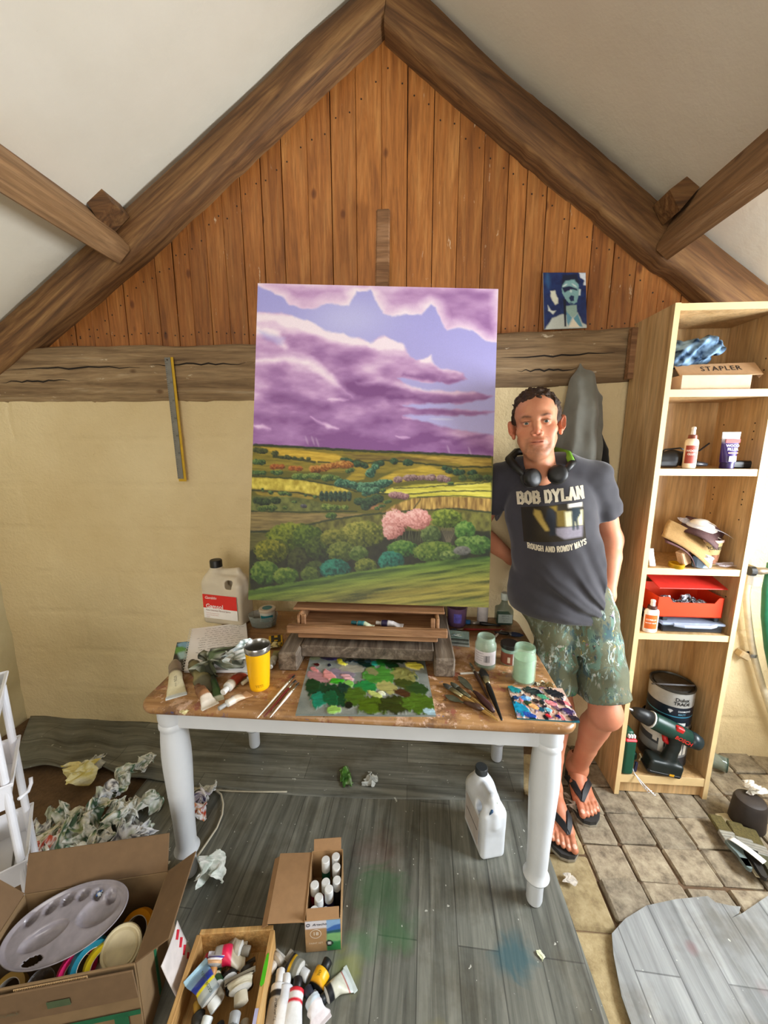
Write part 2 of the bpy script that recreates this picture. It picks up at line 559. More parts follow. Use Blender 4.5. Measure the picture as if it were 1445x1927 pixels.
def floor_mat():
    m, nt = newmat('earth_floor', 0.85); v = nt.coord('Object')
    col = nt.ramp(nt.noise(v, 3, 5, 0.65), [(0.3, sr('4d3a28')), (0.55, sr('6d543a')), (0.75, sr('8a7050'))])
    fine = nt.noise(v, 60, 4, 0.7)
    col = nt.mix(0.6, col, nt.ramp(fine, [(0.3, (0.5, 0.5, 0.5)), (0.6, (1.1, 1.1, 1.1))]), 'MULTIPLY')
    nt.link(col, nt.bsdf().inputs['Base Color']); nt.link(nt.bump(fine, 0.5, 0.005), nt.bsdf().inputs['Normal'])
    return m


M_FLOOR = floor_mat()


def paver_mat(name, a, b, c):
    m, nt = newmat(name, 0.8); v = nt.coord('Object'); oi = nt.new('ShaderNodeObjectInfo')
    add = nt.new('ShaderNodeVectorMath', operation='ADD'); mp = nt.new('ShaderNodeMath', operation='MULTIPLY'); mp.inputs[1].default_value = 9
    nt.link(oi.outputs['Random'], mp.inputs[0]); nt.link(v, add.inputs[0]); nt.link(mp.outputs[0], add.inputs[1])
    n = nt.noise(add.outputs[0], 22, 6, 0.72)
    col = nt.ramp(n, [(0.3, sr(a)), (0.5, sr(b)), (0.72, sr(c))])
    rr = nt.ramp(oi.outputs['Random'], [(0, (.82, .82, .82)), (1, (1.12, 1.1, 1.06))])
    nt.link(nt.mix(1.0, col, rr, 'MULTIPLY'), nt.bsdf().inputs['Base Color'])
    nt.link(nt.bump(nt.noise(add.outputs[0], 90, 5, 0.75), 0.6, 0.006), nt.bsdf().inputs['Normal'])
    return m


M_PAVER = paver_mat('clay_paver', '5d5142', '948873', 'b8ac94')
M_KERB = paver_mat('sandy_kerb', '857250', 'a8966e', 'bfae88')


def lino_mat(name, rot, base=('4b4d49', '71736c', '95968d'), stains=()):
    m, nt = newmat(name, 0.42); v = nt.coord('Object', rot=(0, 0, rot))
    st = nt.new('ShaderNodeMapping'); st.inputs['Scale'].default_value = (2.2, 34, 1); nt.link(v, st.inputs[0])
    n = nt.noise(st.outputs[0], 1.0, 6, 0.66, 0.6)
    col = nt.ramp(n, [(0.28, sr(base[0])), (0.5, sr(base[1])), (0.75, sr(base[2]))])
    br = nt.new('ShaderNodeTexBrick'); nt.link(v, br.inputs['Vector'])
    br.inputs['Scale'].default_value = 1.0; br.inputs['Brick Width'].default_value = 0.95; br.inputs['Row Height'].default_value = 0.125
    br.inputs['Mortar Size'].default_value = 0.0022; br.inputs['Mortar Smooth'].default_value = 0.3; br.inputs['Bias'].default_value = 0
    br.inputs['Color1'].default_value = (0.78, 0.78, 0.77, 1); br.inputs['Color2'].default_value = (1.12, 1.12, 1.1, 1); br.inputs['Mortar'].default_value = (0.5, 0.5, 0.5, 1)
    col = nt.mix(1.0, col, br.outputs['Color'], 'MULTIPLY')
    w = nt.coord('Object')
    dirt = nt.ramp(nt.noise(w, 4.5, 5, 0.65), [(0.36, (0.62, 0.57, 0.5)), (0.52, (1, 1, 1))])
    col = nt.mix(0.75, col, dirt, 'MULTIPLY')
    for (cx, cy, r, hx, amt) in stains:
        d = nt.new('ShaderNodeVectorMath', operation='DISTANCE'); d.inputs[1].default_value = (cx, cy, 0)
        wp = nt.new('ShaderNodeVectorMath', operation='ADD'); nz = nt.new('ShaderNodeTexNoise'); nz.inputs['Scale'].default_value = 16; nz.inputs['Detail'].default_value = 4
        sc = nt.new('ShaderNodeVectorMath', operation='SCALE'); sc.inputs['Scale'].default_value = r * 1.6
        sb = nt.new('ShaderNodeVectorMath', operation='SUBTRACT'); sb.inputs[1].default_value = (.5, .5, .5)
        nt.link(nz.outputs['Color'], sb.inputs[0]); nt.link(sb.outputs[0], sc.inputs[0]); nt.link(w, wp.inputs[0]); nt.link(sc.outputs[0], wp.inputs[1])
        nt.link(wp.outputs[0], d.inputs[0])
        k = nt.ramp(d.outputs['Value'], [(r * 0.35, (amt,) * 3), (min(1, r * 1.05), (0, 0, 0))])
        col = nt.mix(k, col, sr(hx))
    sp = nt.ramp(nt.noise(w, 55, 2, 0.5), [(0.735, (0, 0, 0)), (0.75, (.8, .8, .8))])
    col = nt.mix(sp, col, sr('c9ccc4'))
    nt.link(col, nt.bsdf().inputs['Base Color'])
    nt.link(nt.bump(n, 0.15, 0.002), nt.bsdf().inputs['Normal'])
    return m


# ================================================================== the room
XL, XR, YB = -2.16, 1.98, -2.6
floor = tag(mesh_ob('floor', [(XL, YB, -.03), (XR, YB, -.03), (XR, 1.9, -.03), (XL, 1.9, -.03), (XL, YB, 0), (XR, YB, 0), (XR, 1.9, 0), (XL, 1.9, 0)],
              [(3, 2, 1, 0), (4, 5, 6, 7), (0, 1, 5, 4), (1, 2, 6, 5), (2, 3, 7, 6), (3, 0, 4, 7)], M_FLOOR), kind='structure')
floor.location.z = -0.012


def relief_wall(name, P, U, Vd, nu, nv, N, mat, amp=0.006, courses=True):
    """plastered block wall: an uneven grid with shallow block joints"""
    u = np.linspace(0, 1, nu); v = np.linspace(0, 1, nv); A, B = np.meshgrid(u, v, indexing='ij')
    P, U, Vd, N = (np.array(q, float) for q in (P, U, Vd, N))
    X = P + A[..., None] * U + B[..., None] * Vd
    a, b = A * np.linalg.norm(U), B * np.linalg.norm(Vd)
    h = (fbm(a * 2.2, b * 2.2, oct=3) - .5) * amp * 3 + (fbm(a * 14, b * 14, oct=3) - .5) * amp
    if courses:
        w = (fbm(a * 3, b * 3 + 9) - .5) * .03
        row = np.floor((b + w) / .225); jb = np.abs(((b + w) / .225) % 1 - .5) * .225
        ja = np.abs(((a + w + (row % 2) * .225) / .45) % 1 - .5) * .45
        g = np.maximum(np.exp(-((.1125 - jb) / .006) ** 2), np.exp(-((.225 - ja) / .006) ** 2))
        h = h - g * .0055 * (fbm(a * 5 + 3, b * 5) > .42)
    X = X + h[..., None] * N
    f = [(i * nv + j, (i + 1) * nv + j, (i + 1) * nv + j + 1, i * nv + j + 1) for i in range(nu - 1) for j in range(nv - 1)]
    return tag(mesh_ob(name, X.reshape(-1, 3), f, mat, smooth=True), kind='structure')


wall_back = relief_wall('wall_back', (XL - .02, WALL_Y - .004, -.02), (XR - XL + .04, 0, 0), (0, 0, 1.83), 330, 142, (0, -1, 0), M_WALL)
wall_left = relief_wall('wall_left', (XL, YB, -.02), (0, WALL_Y - YB + .03, 0), (0, 0, 1.95), 160, 80, (1, 0, 0), M_STONE, 0.016)
# right-hand wall with its window opening (y .45-1.35, z .85-2.0)
wall_right = relief_wall('wall_right', (XR, -0.2, -.02), (0, WALL_Y + .25, 0), (0, 0, .87), 60, 26, (-1, 0, 0), M_STONE, 0.008)
relief_wall('wall_right', (XR, -0.2, .85), (0, .65, 0), (0, 0, 1.2), 20, 36, (-1, 0, 0), M_STONE, 0.008)
relief_wall('wall_right', (XR, 1.35, .85), (0, .5, 0), (0, 0, 1.2), 16, 36, (-1, 0, 0), M_STONE, 0.008)
win = MB()
for c_, s_ in (((2.02, .90, .87), (.09, .9, .04)), ((2.02, .90, 1.985), (.09, .9, .04)), ((2.02, .47, 1.425), (.09, .04, 1.1)), ((2.02, 1.33, 1.425), (.09, .04, 1.1)), ((2.02, .9, 1.425), (.04, .035, 1.1))): win.box(c_, s_, .003)
tag(win.build('window_1', plain('e4e2da', .5)), kind='structure')
# backing of the gable behind the planks, as a child of the back wall
mesh_ob('gable_backing', [(XL - .1, PLANK_Y + .03, 1.7), (XR + .2, PLANK_Y + .03, 1.7), (XR + .2, PLANK_Y + .03, 3.6), (XL - .1, PLANK_Y + .03, 3.6)], [(0, 1, 2, 3)], plain('3a2a1c'), wall_back)

# rafters: outlines read off the photograph, in the rafters' own vertical plane
upL = [(735, -72), (655, 0), (575, 70), (480, 165), (420, 222), (350, 288), (292, 340), (240, 388), (155, 465), (80, 535), (0, 605), (-180, 762)]
loL = [(722, 30), (640, 106), (525, 215), (455, 284), (385, 350), (320, 412), (260, 472), (190, 530), (120, 592), (45, 655), (-30, 722), (-200, 876)]
upR = [(735, -72), (813, 0), (893, 80), (963, 145), (1018, 190), (1073, 235), (1125, 277), (1173, 320), (1233, 372), (1328, 440), (1445, 535), (1720, 758)]
loR = [(722, 40), (813, 122), (883, 184), (953, 245), (1013, 295), (1073, 345), (1110, 375), (1148, 407), (1233, 480), (1263, 500), (1348, 570), (1625, 800)]


def rafter(up, lo, name, depth=0.16):
    n = 60
    def samp(L):
        L = [ony(*p, RAFT_Y) for p in L]; t = np.linspace(0, len(L) - 1, n); out = []
        for q in t:
            i = min(int(q), len(L) - 2); out.append(L[i].lerp(L[i + 1], q - i))
        return out
    U, L = samp(up), samp(lo); v = []; f = []
    for i in range(n):
        a, b = U[i], L[i]
        w = (fbm(np.array([i * .55]), np.array([3.1 if up is upL else 8.7]), oct=3)[0] - .5) * .024
        b = b + (b - a).normalized() * w * .8; a = a - (b - a).normalized() * w * .4
        e = (a - b).normalized() * .014
        ring = [b + Vector((0, depth, 0)), b + Vector((0, .02, 0)), b + e, (a + b) / 2 + Vector((0, -.006 + w * .2, 0)), a - e * .3, a + Vector((0, .02, 0)), a + Vector((0, depth, 0))]
        v += [tuple(p) for p in ring]
    m = 7
    for i in range(n - 1):
        for k in range(m - 1): f.append((i * m + k, i * m + k + 1, (i + 1) * m + k + 1, (i + 1) * m + k))
    # mesh in its own frame so that the grain follows the timber
    o = Vector(v[0]); d = (Vector(v[-7]) - o).normalized(); Mx = frame(o, d, (0, 1, 0)); Mi = Mx.inverted()
    ob = mesh_ob(name, [tuple(Mi @ Vector(p)) for p in v], f, M_RAFTER, smooth=True); ob.matrix_world = Mx
    return tag(ob, kind='structure')


rafter(upL, loL, 'trim_1')
rafter(upR, loR, 'trim_2')


def line_of(p, q):
    a, b = ony(*p, RAFT_Y), ony(*q, RAFT_Y); s = (b.z - a.z) / (b.x - a.x); return s, a.z - s * a.x


sL, bL = line_of((655, 0), (0, 605)); sR, bR = line_of((813, 0), (1445, 535))
xr = (bR - bL) / (sL - sR); zr = sL * xr + bL


def ceil_z(x): return min(sL * x + bL, sR * x + bR)


def ceiling():
    v = []; f = []; xs = np.concatenate([np.linspace(XL - .15, xr, 50), np.linspace(xr, XR + .3, 50)[1:]]); ys = np.linspace(YB, PLANK_Y + .03, 80)
    for i, x in enumerate(xs):
        for y in ys:
            h = (fbm(np.array([x * 2.5]), np.array([y * 2.5]), oct=3)[0] - .5) * .016
            v.append((x, y, ceil_z(x) + .012 + h))
    n = len(ys)
    for i in range(len(xs) - 1):
        for j in range(n - 1): f.append((i * n + j, i * n + j + 1, (i + 1) * n + j + 1, (i + 1) * n + j))
    return tag(mesh_ob('ceiling', v, f, M_CEIL, smooth=True), kind='structure')


ceiling()

# planks of the gable, each its own board
bx = [(-30, 640), (8, 640), (45, 640), (78, 640), (110, 640), (144, 640), (178, 640), (209, 640), (242, 640), (274, 640), (305, 640), (338, 640), (368, 640), (401, 640), (435, 640), (469, 640),
      (537, 500), (584, 500), (627, 500), (672, 500), (719, 500), (765, 500), (812, 500), (858, 500), (904, 500), (949, 500), (984, 500), (1021, 500), (1065, 500), (1110, 500), (1153, 500), (1197, 500), (1245, 500), (1290, 500), (1338, 500), (1385, 500), (1430, 500), (1480, 500), (1530, 500)]
bxx = [ony(*p, PLANK_Y).x for p in bx]
bxx.insert(16, (bxx[15] + bxx[16]) / 2)
nails = MB(); plk = random.Random(3)
for i in range(len(bxx) - 1):
    a, b = bxx[i] + .0012, bxx[i + 1] - .0012; w = b - a
    yj = plk.uniform(-.002, .002); t = plk.uniform(-.004, .004); z0 = 1.955
    za, zb = ceil_z(a) - .02, ceil_z(b) - .02; r = .0015
    poly = [(a, z0), (b, z0), (b + t, zb)] + ([(xr, zr - .02)] if a < xr < b else []) + [(a + t, za)]
    m = MB(); n = len(poly); cx = sum(p[0] for p in poly) / n
    v = [(x, PLANK_Y + yj + .018, z) for x, z in poly] + [(x, PLANK_Y + yj + r, z) for x, z in poly] + [(x + (r * 1.2 if x < cx else -r * 1.2), PLANK_Y + yj, z) for x, z in poly]
    f = [tuple(range(2 * n, 3 * n))] + [(k + o, (k + 1) % n + o, n + (k + 1) % n + o, n + k + o) for o in (0, n) for k in range(n)]
    m.add(v, f); m.build('plank', M_PLANK, wall_back)
    for q in (.22, .78):
        x = a + q * w
        for z in (2.035 + plk.uniform(-.01, .01), ceil_z(x) - .27 + plk.uniform(-.02, .02)):
            if z > 2.0: nails.cyl((x, PLANK_Y + yj + .001, z), (x, PLANK_Y + yj - .0012, z), .0034, n=6)
tag(nails.build('nail_heads', plain('2a1d14', 0.6), wall_back), kind='stuff')


# tie beam across the gable
def tie_beam():
    n = 120; v = []; f = []
    top = [(-60, 661), (0, 660), (130, 652), (290, 651), (480, 648), (700, 637), (930, 625), (1050, 622), (1170, 615), (1300, 610), (1500, 600), (1600, 596)]
    bot = [(-60, 760), (0, 760), (150, 760), (300, 757), (480, 755), (700, 745), (930, 732), (1060, 728), (1170, 722), (1300, 716), (1500, 708), (1600, 702)]
    def samp(L, s):
        L = [ony(*p, WALL_Y - .004) for p in L]; x = np.array([p.x for p in L]); z = np.array([p.z for p in L]); return np.interp(s, x, z)
    xs = np.linspace(XL - .03, XR + .03, n); T, B = samp(top, xs), samp(bot, xs)
    for i, x in enumerate(xs):
        w = (fbm(np.array([x * 5.]), np.array([1.3]), oct=4)[0] - .5) * .02; w2 = (fbm(np.array([x * 9.]), np.array([7.3]), oct=3)[0] - .5) * .016
        t, b = T[i] + w, B[i] + w2 * .5; y = WALL_Y - .016 + w2 * .4
        for (yy, z) in ((1.92, t), (y + .016, t), (y + .003, t - .012), (y - .004, (t + b) / 2 + .03), (y - .003, (t + b) / 2 - .04), (y + .003, b + .012), (y + .018, b), (1.92, b)): v.append((x, yy, z))
    for i in range(n - 1):
        for k in range(7): f.append((i * 8 + k, (i + 1) * 8 + k, (i + 1) * 8 + k + 1, i * 8 + k + 1))
    ob = tag(mesh_ob('trim_3', v, f, M_BEAM, smooth=True), kind='structure')
    cr = MB(); rnd = random.Random(5)                               # drying cracks along the beam
    for (x0, x1, q) in ((-1.9, -1.25, .62), (-1.2, -.75, .66), (-1.95, -1.6, .4), (.38, .85, .55), (.45, .7, .3)):
        m = 14; up = []; dn = []
        for i in range(m):
            x = x0 + (x1 - x0) * i / (m - 1); t, b = np.interp(x, xs, T), np.interp(x, xs, B); z = b + (t - b) * (q + rnd.uniform(-.02, .02)); h = .0035 * math.sin(PI * (i + .3) / m)
            yy = WALL_Y - .0222; up.append((x, yy, z + h)); dn.append((x, yy, z - h))
        cr.add(up + dn, [(i, i + 1, m + i + 1, m + i) for i in range(m - 1)])
    cr.build('crack', plain('1c130c', 0.9), ob)


tie_beam()


# purlins running from the rafters towards the viewer, with a cleat above each
def purlin(A, B, C, name):
    Y = RAFT_Y - .012; a, b, c = (ony(*p, Y) for p in (A, B, C)); d = a + (c - b)
    n = 40; v = []; f = []; ring = [a, a.lerp(b, .5), b.lerp(a, .08), b.lerp(c, .12), b.lerp(c, .9), c.lerp(d, .1), d]
    for i in range(n):
        y = Y - i * .1
        for k, p in enumerate(ring):
            w = (fbm(np.array([y * 2.5 + k * .4]), np.array([A[0] * .1]), oct=3)[0] - .5) * .022
            q = p + (p - (a + c) / 2) * w * 2.2; v.append((q.x, y, q.z))
    m = len(ring)
    for i in range(n - 1):
        for k in range(m - 1): f.append((i * m + k, i * m + k + 1, (i + 1) * m + k + 1, (i + 1) * m + k))
    f.append(tuple(range(m)))
    return tag(mesh_ob(name, v, f, M_PURLIN, smooth=False), kind='structure')


pl = purlin((188, 404), (247, 468), (222, 500), 'trim_4'); autosmooth(pl.data, 40)
pr = purlin((1290, 372), (1232, 468), (1258, 492), 'trim_5'); autosmooth(pr.data, 40)


def cleat(P, name, M0):
    Y = RAFT_Y - .008; q = [ony(*p, Y) for p in P]
    mb = MB(); n = len(q); mb.add([tuple(p) for p in q] + [(p.x, p.y - .10, p.z) for p in q], [tuple(range(n)), tuple(range(n, 2 * n))] + [(i, (i + 1) % n, n + (i + 1) % n, n + i) for i in range(n)])
    return tag(mb.build(name, M0), kind='structure')


cleat([(196, 402), (222, 378), (244, 408), (218, 436)], 'trim_6', M_RAFTER)
cleat([(1228, 388), (1262, 362), (1284, 380), (1246, 425)], 'trim_7', M_RAFTER)

# floor pavers on the right and the sandy kerb along the lino
pv = random.Random(9)
pav_mesh = []
for k in range(5):
    v, f = box_vf((.138, .124, .03), .007); v = [(x * (1 + pv.uniform(-.03, .03)), y * (1 + pv.uniform(-.03, .03)), z + (pv.uniform(-.002, .002))) for x, y, z in v]
    o = mesh_ob('paver', v, f, M_PAVER); pav_mesh.append(o.data); bpy.data.objects.remove(o)
for i in range(9):
    for j in range(13):
        x = .69 + .07 + i * .1445; y = 1.75 - j * .1275 + (.004 if i % 2 else -.003)
        o = bpy.data.objects.new('paver', pv.choice(pav_mesh)); link(o, floor)
        o.location = (x + pv.uniform(-.003, .003), y + pv.uniform(-.004, .004), pv.uniform(-.004, .003)); o.rotation_euler = (pv.uniform(-.03, .03), pv.uniform(-.03, .03), pv.uniform(-.02, .02))
ko = None
for j in range(8):
    v, f = box_vf((.17, .235, .026), .008); o = mesh_ob('kerb_stone', v, f, M_KERB, floor); o.location = (.60 + pv.uniform(-.004, .004), 1.62 - j * .24, -.004 + pv.uniform(-.002, .002)); o.rotation_euler = (0, 0, pv.uniform(-.02, .02))

# lino sheets
def loft_sheet(name, back, front, nu, nv, mat, z0, ripple, label, thick=.003):
    def samp(L):
        P = np.array([(p.x, p.y) for p in [onz(*q, 0) if len(q) == 2 else Vector(q) for q in L]])
        s = np.concatenate([[0], np.cumsum(np.linalg.norm(np.diff(P, axis=0), axis=1))]); t = np.linspace(0, s[-1], nu)
        return np.stack([np.interp(t, s, P[:, 0]), np.interp(t, s, P[:, 1])], 1)
    A, B = samp(back), samp(front); t = np.linspace(0, 1, nv)[None, :, None]
    XY = A[:, None] * (1 - t) + B[:, None] * t; Z = z0 + ripple(XY[..., 0], XY[..., 1])
    V = np.concatenate([XY, Z[..., None]], 2).reshape(-1, 3)
    f = [(i * nv + j, i * nv + j + 1, (i + 1) * nv + j + 1, (i + 1) * nv + j) for i in range(nu - 1) for j in range(nv - 1)]
    ob = mesh_ob(name, V, f, mat, smooth=True)
    s = ob.modifiers.new('thickness', 'SOLIDIFY'); s.thickness = thick; s.offset = -1
    return tag(ob, label, 'flooring')


def rip_back(X, Y):
    k = np.clip((-1.0 - X) / .5, 0, 1)
    return .006 + k * .012 * (1 + np.sin((X * .9 + Y * .9) * 26 + 2.2 * fbm(X * 3, Y * 3))) * np.clip((1.79 - Y) / .12, 0.15, 1) + .002 * fbm(X * 4, Y * 4)


loft_sheet('lino_sheet', [(58, 1350), (150, 1351), (380, 1370), (600, 1387), (800, 1397), (985, 1403)],
           [(20, 1450), (190, 1450), (225, 1462), (300, 1474), (420, 1485), (560, 1500), (700, 1506), (860, 1508), (985, 1511)], 160, 24,
           lino_mat('lino_grey_back', 0.0), .002, rip_back, 'dark grey wood-look lino strip lying rippled along the foot of the back wall')
loft_sheet('lino_sheet', [(-1.2, 1.47, 0), (-.95, 1.475, 0), (-.5, 1.44, 0), (0, 1.45, 0), (.53, 1.49, 0)], [(-1.2, -.4, 0), (.0, -.4, 0), (.58, -.4, 0)], 90, 70,
           lino_mat('lino_grey_front', PI / 2 + .04, stains=((-.09, 1.08, .10, '2f6a3c', .5), (-.03, .97, .08, '3f7a4a', .4), (-.13, .93, .06, '3f7a4a', .4), (.33, .93, .075, '1e5866', .6), (-.17, .86, .06, '8f9a34', .4), (-.1, 1.2, .1, '7a4a4a', .2), (.1, .72, .06, 'a8a040', .3))), .0065,
           lambda X, Y: .002 * fbm(X * 3, Y * 3), 'large grey wood-look lino sheet with green and blue paint stains under the table')
c_out = [onz(*p, 0) for p in [(1150, 1765), (1175, 1737), (1215, 1712), (1270, 1700), (1330, 1694), (1345, 1706), (1372, 1712), (1392, 1714), (1389, 1726), (1374, 1736), (1394, 1727), (1445, 1692)]]
poly = [(p.x, p.y) for p in c_out] + [(1.9, 1.16), (1.9, -.4), (.62, -.4), (.60, .75), (.605, .86), (.628, .95)]
lc = MB().prism(poly, .0145, .018).build('lino_sheet', lino_mat('lino_grey_offcut', PI / 2 + .05, ('6c7072', '8d9193', 'acb0b2'), stains=((.88, .98, .03, '7a2f3c', .6), (1.02, .9, .03, '7a3f4c', .4))))
tag(lc, 'pale grey wood-look lino offcut with torn edge lying on the pavers', 'flooring')
# ================================================================== painter: flat pictures as dense meshes that carry their own colours
class Painter:
    def __init__(s, X, Y):
        s.X, s.Y = X.astype(np.float64), Y.astype(np.float64); s.C = np.zeros(X.shape + (3,)); s.H = np.zeros(X.shape)
    def col(s, c): return np.array(sr(c)) if isinstance(c, str) else np.asarray(c)
    def lay(s, m, c):
        c = s.col(c); m = np.clip(m, 0, 1)[..., None]; s.C = s.C * (1 - m) + c * m
    def sd(s, pts, amp=0, sc=40., seed=0.):
        """signed distance to a polygon (negative inside), edges roughened by noise"""
        X, Y = s.X, s.Y
        if amp:
            X = X + (fbm(s.X / sc + seed, s.Y / sc) - .5) * 2 * amp; Y = Y + (fbm(s.X / sc + 31 + seed, s.Y / sc + 7) - .5) * 2 * amp
        d = np.full(X.shape, 1e9); ins = np.zeros(X.shape, bool); n = len(pts)
        for i in range(n):
            (x0, y0), (x1, y1) = pts[i], pts[(i + 1) % n]; ex, ey = x1 - x0, y1 - y0
            t = np.clip(((X - x0) * ex + (Y - y0) * ey) / (ex * ex + ey * ey + 1e-9), 0, 1)
            d = np.minimum(d, (X - x0 - t * ex) ** 2 + (Y - y0 - t * ey) ** 2)
            if y0 != y1:
                c = ((y0 > Y) != (y1 > Y)) & (X < (x1 - x0) * (Y - y0) / (y1 - y0) + x0); ins ^= c
        d = np.sqrt(d); return np.where(ins, -d, d)
    def poly(s, pts, soft=4, amp=0, sc=40., seed=0.): return np.clip(.5 - s.sd(pts, amp, sc, seed) / (2 * soft), 0, 1)
    def stroke(s, pts, w, soft=None, amp=0, sc=40., seed=0., tap=True):
        X, Y = s.X, s.Y
        if amp: X = X + (fbm(s.X / sc + seed, s.Y / sc) - .5) * 2 * amp; Y = Y + (fbm(s.X / sc + 31 + seed, s.Y / sc + 7) - .5) * 2 * amp
        best = np.zeros(X.shape); n = len(pts) - 1
        for i in range(n):
            (x0, y0), (x1, y1) = pts[i], pts[i + 1]; ex, ey = x1 - x0, y1 - y0
            t = np.clip(((X - x0) * ex + (Y - y0) * ey) / (ex * ex + ey * ey + 1e-9), 0, 1)
            d = np.sqrt((X - x0 - t * ex) ** 2 + (Y - y0 - t * ey) ** 2); g = (i + t) / n
            ww = w * (np.sin(PI * np.clip(g, .04, .96)) ** .5 if tap else 1); sf = soft if soft else w * .8
            best = np.maximum(best, np.clip(.5 + (ww - d) / (2 * sf), 0, 1))
        return best * best * (3 - 2 * best)
    def blob(s, x, y, rx, ry, dark, mid, lit, seed=0., rough=.18, lx=-.5, ly=-.8, tex=9., flat=.0):
        """a leafy mass lit from above left"""
        sl = (slice(None), slice(None)); a, b = (s.X - x) / rx, (s.Y - y) / ry
        m0 = (np.abs(a) < 1.4) & (np.abs(b) < 1.4)
        if not m0.any(): return
        ii, jj = np.where(m0); sl = (slice(ii.min(), ii.max() + 1), slice(jj.min(), jj.max() + 1))
        a, b = a[sl], b[sl]; X, Y = s.X[sl], s.Y[sl]
        n = fbm(X / tex + seed, Y / tex, oct=3) - .5
        r = np.sqrt(a * a + b * b) + n * rough * 2; m = np.clip((1 - r) * min(rx, ry) / 4 + .5, 0, 1)
        sh = np.clip(.5 + .42 * (a * lx + b * ly) + n * 1.1, 0, 1)[..., None]
        d, mm, l = s.col(dark), s.col(mid), s.col(lit)
        c = np.where(sh < .5, d + (mm - d) * sh * 2, mm + (l - mm) * (sh - .5) * 2)
        m = m[..., None]; s.C[sl] = s.C[sl] * (1 - m) + c * m


def grid_uv(nu, nv):
    return np.meshgrid((np.arange(nu)) / (nu - 1), (np.arange(nv)) / (nv - 1), indexing='ij')


def grid_faces(nu, nv):
    i, j = np.meshgrid(np.arange(nu - 1), np.arange(nv - 1), indexing='ij'); a = (i * nv + j).ravel()
    return np.stack([a, a + 1, a + nv + 1, a + nv], 1)


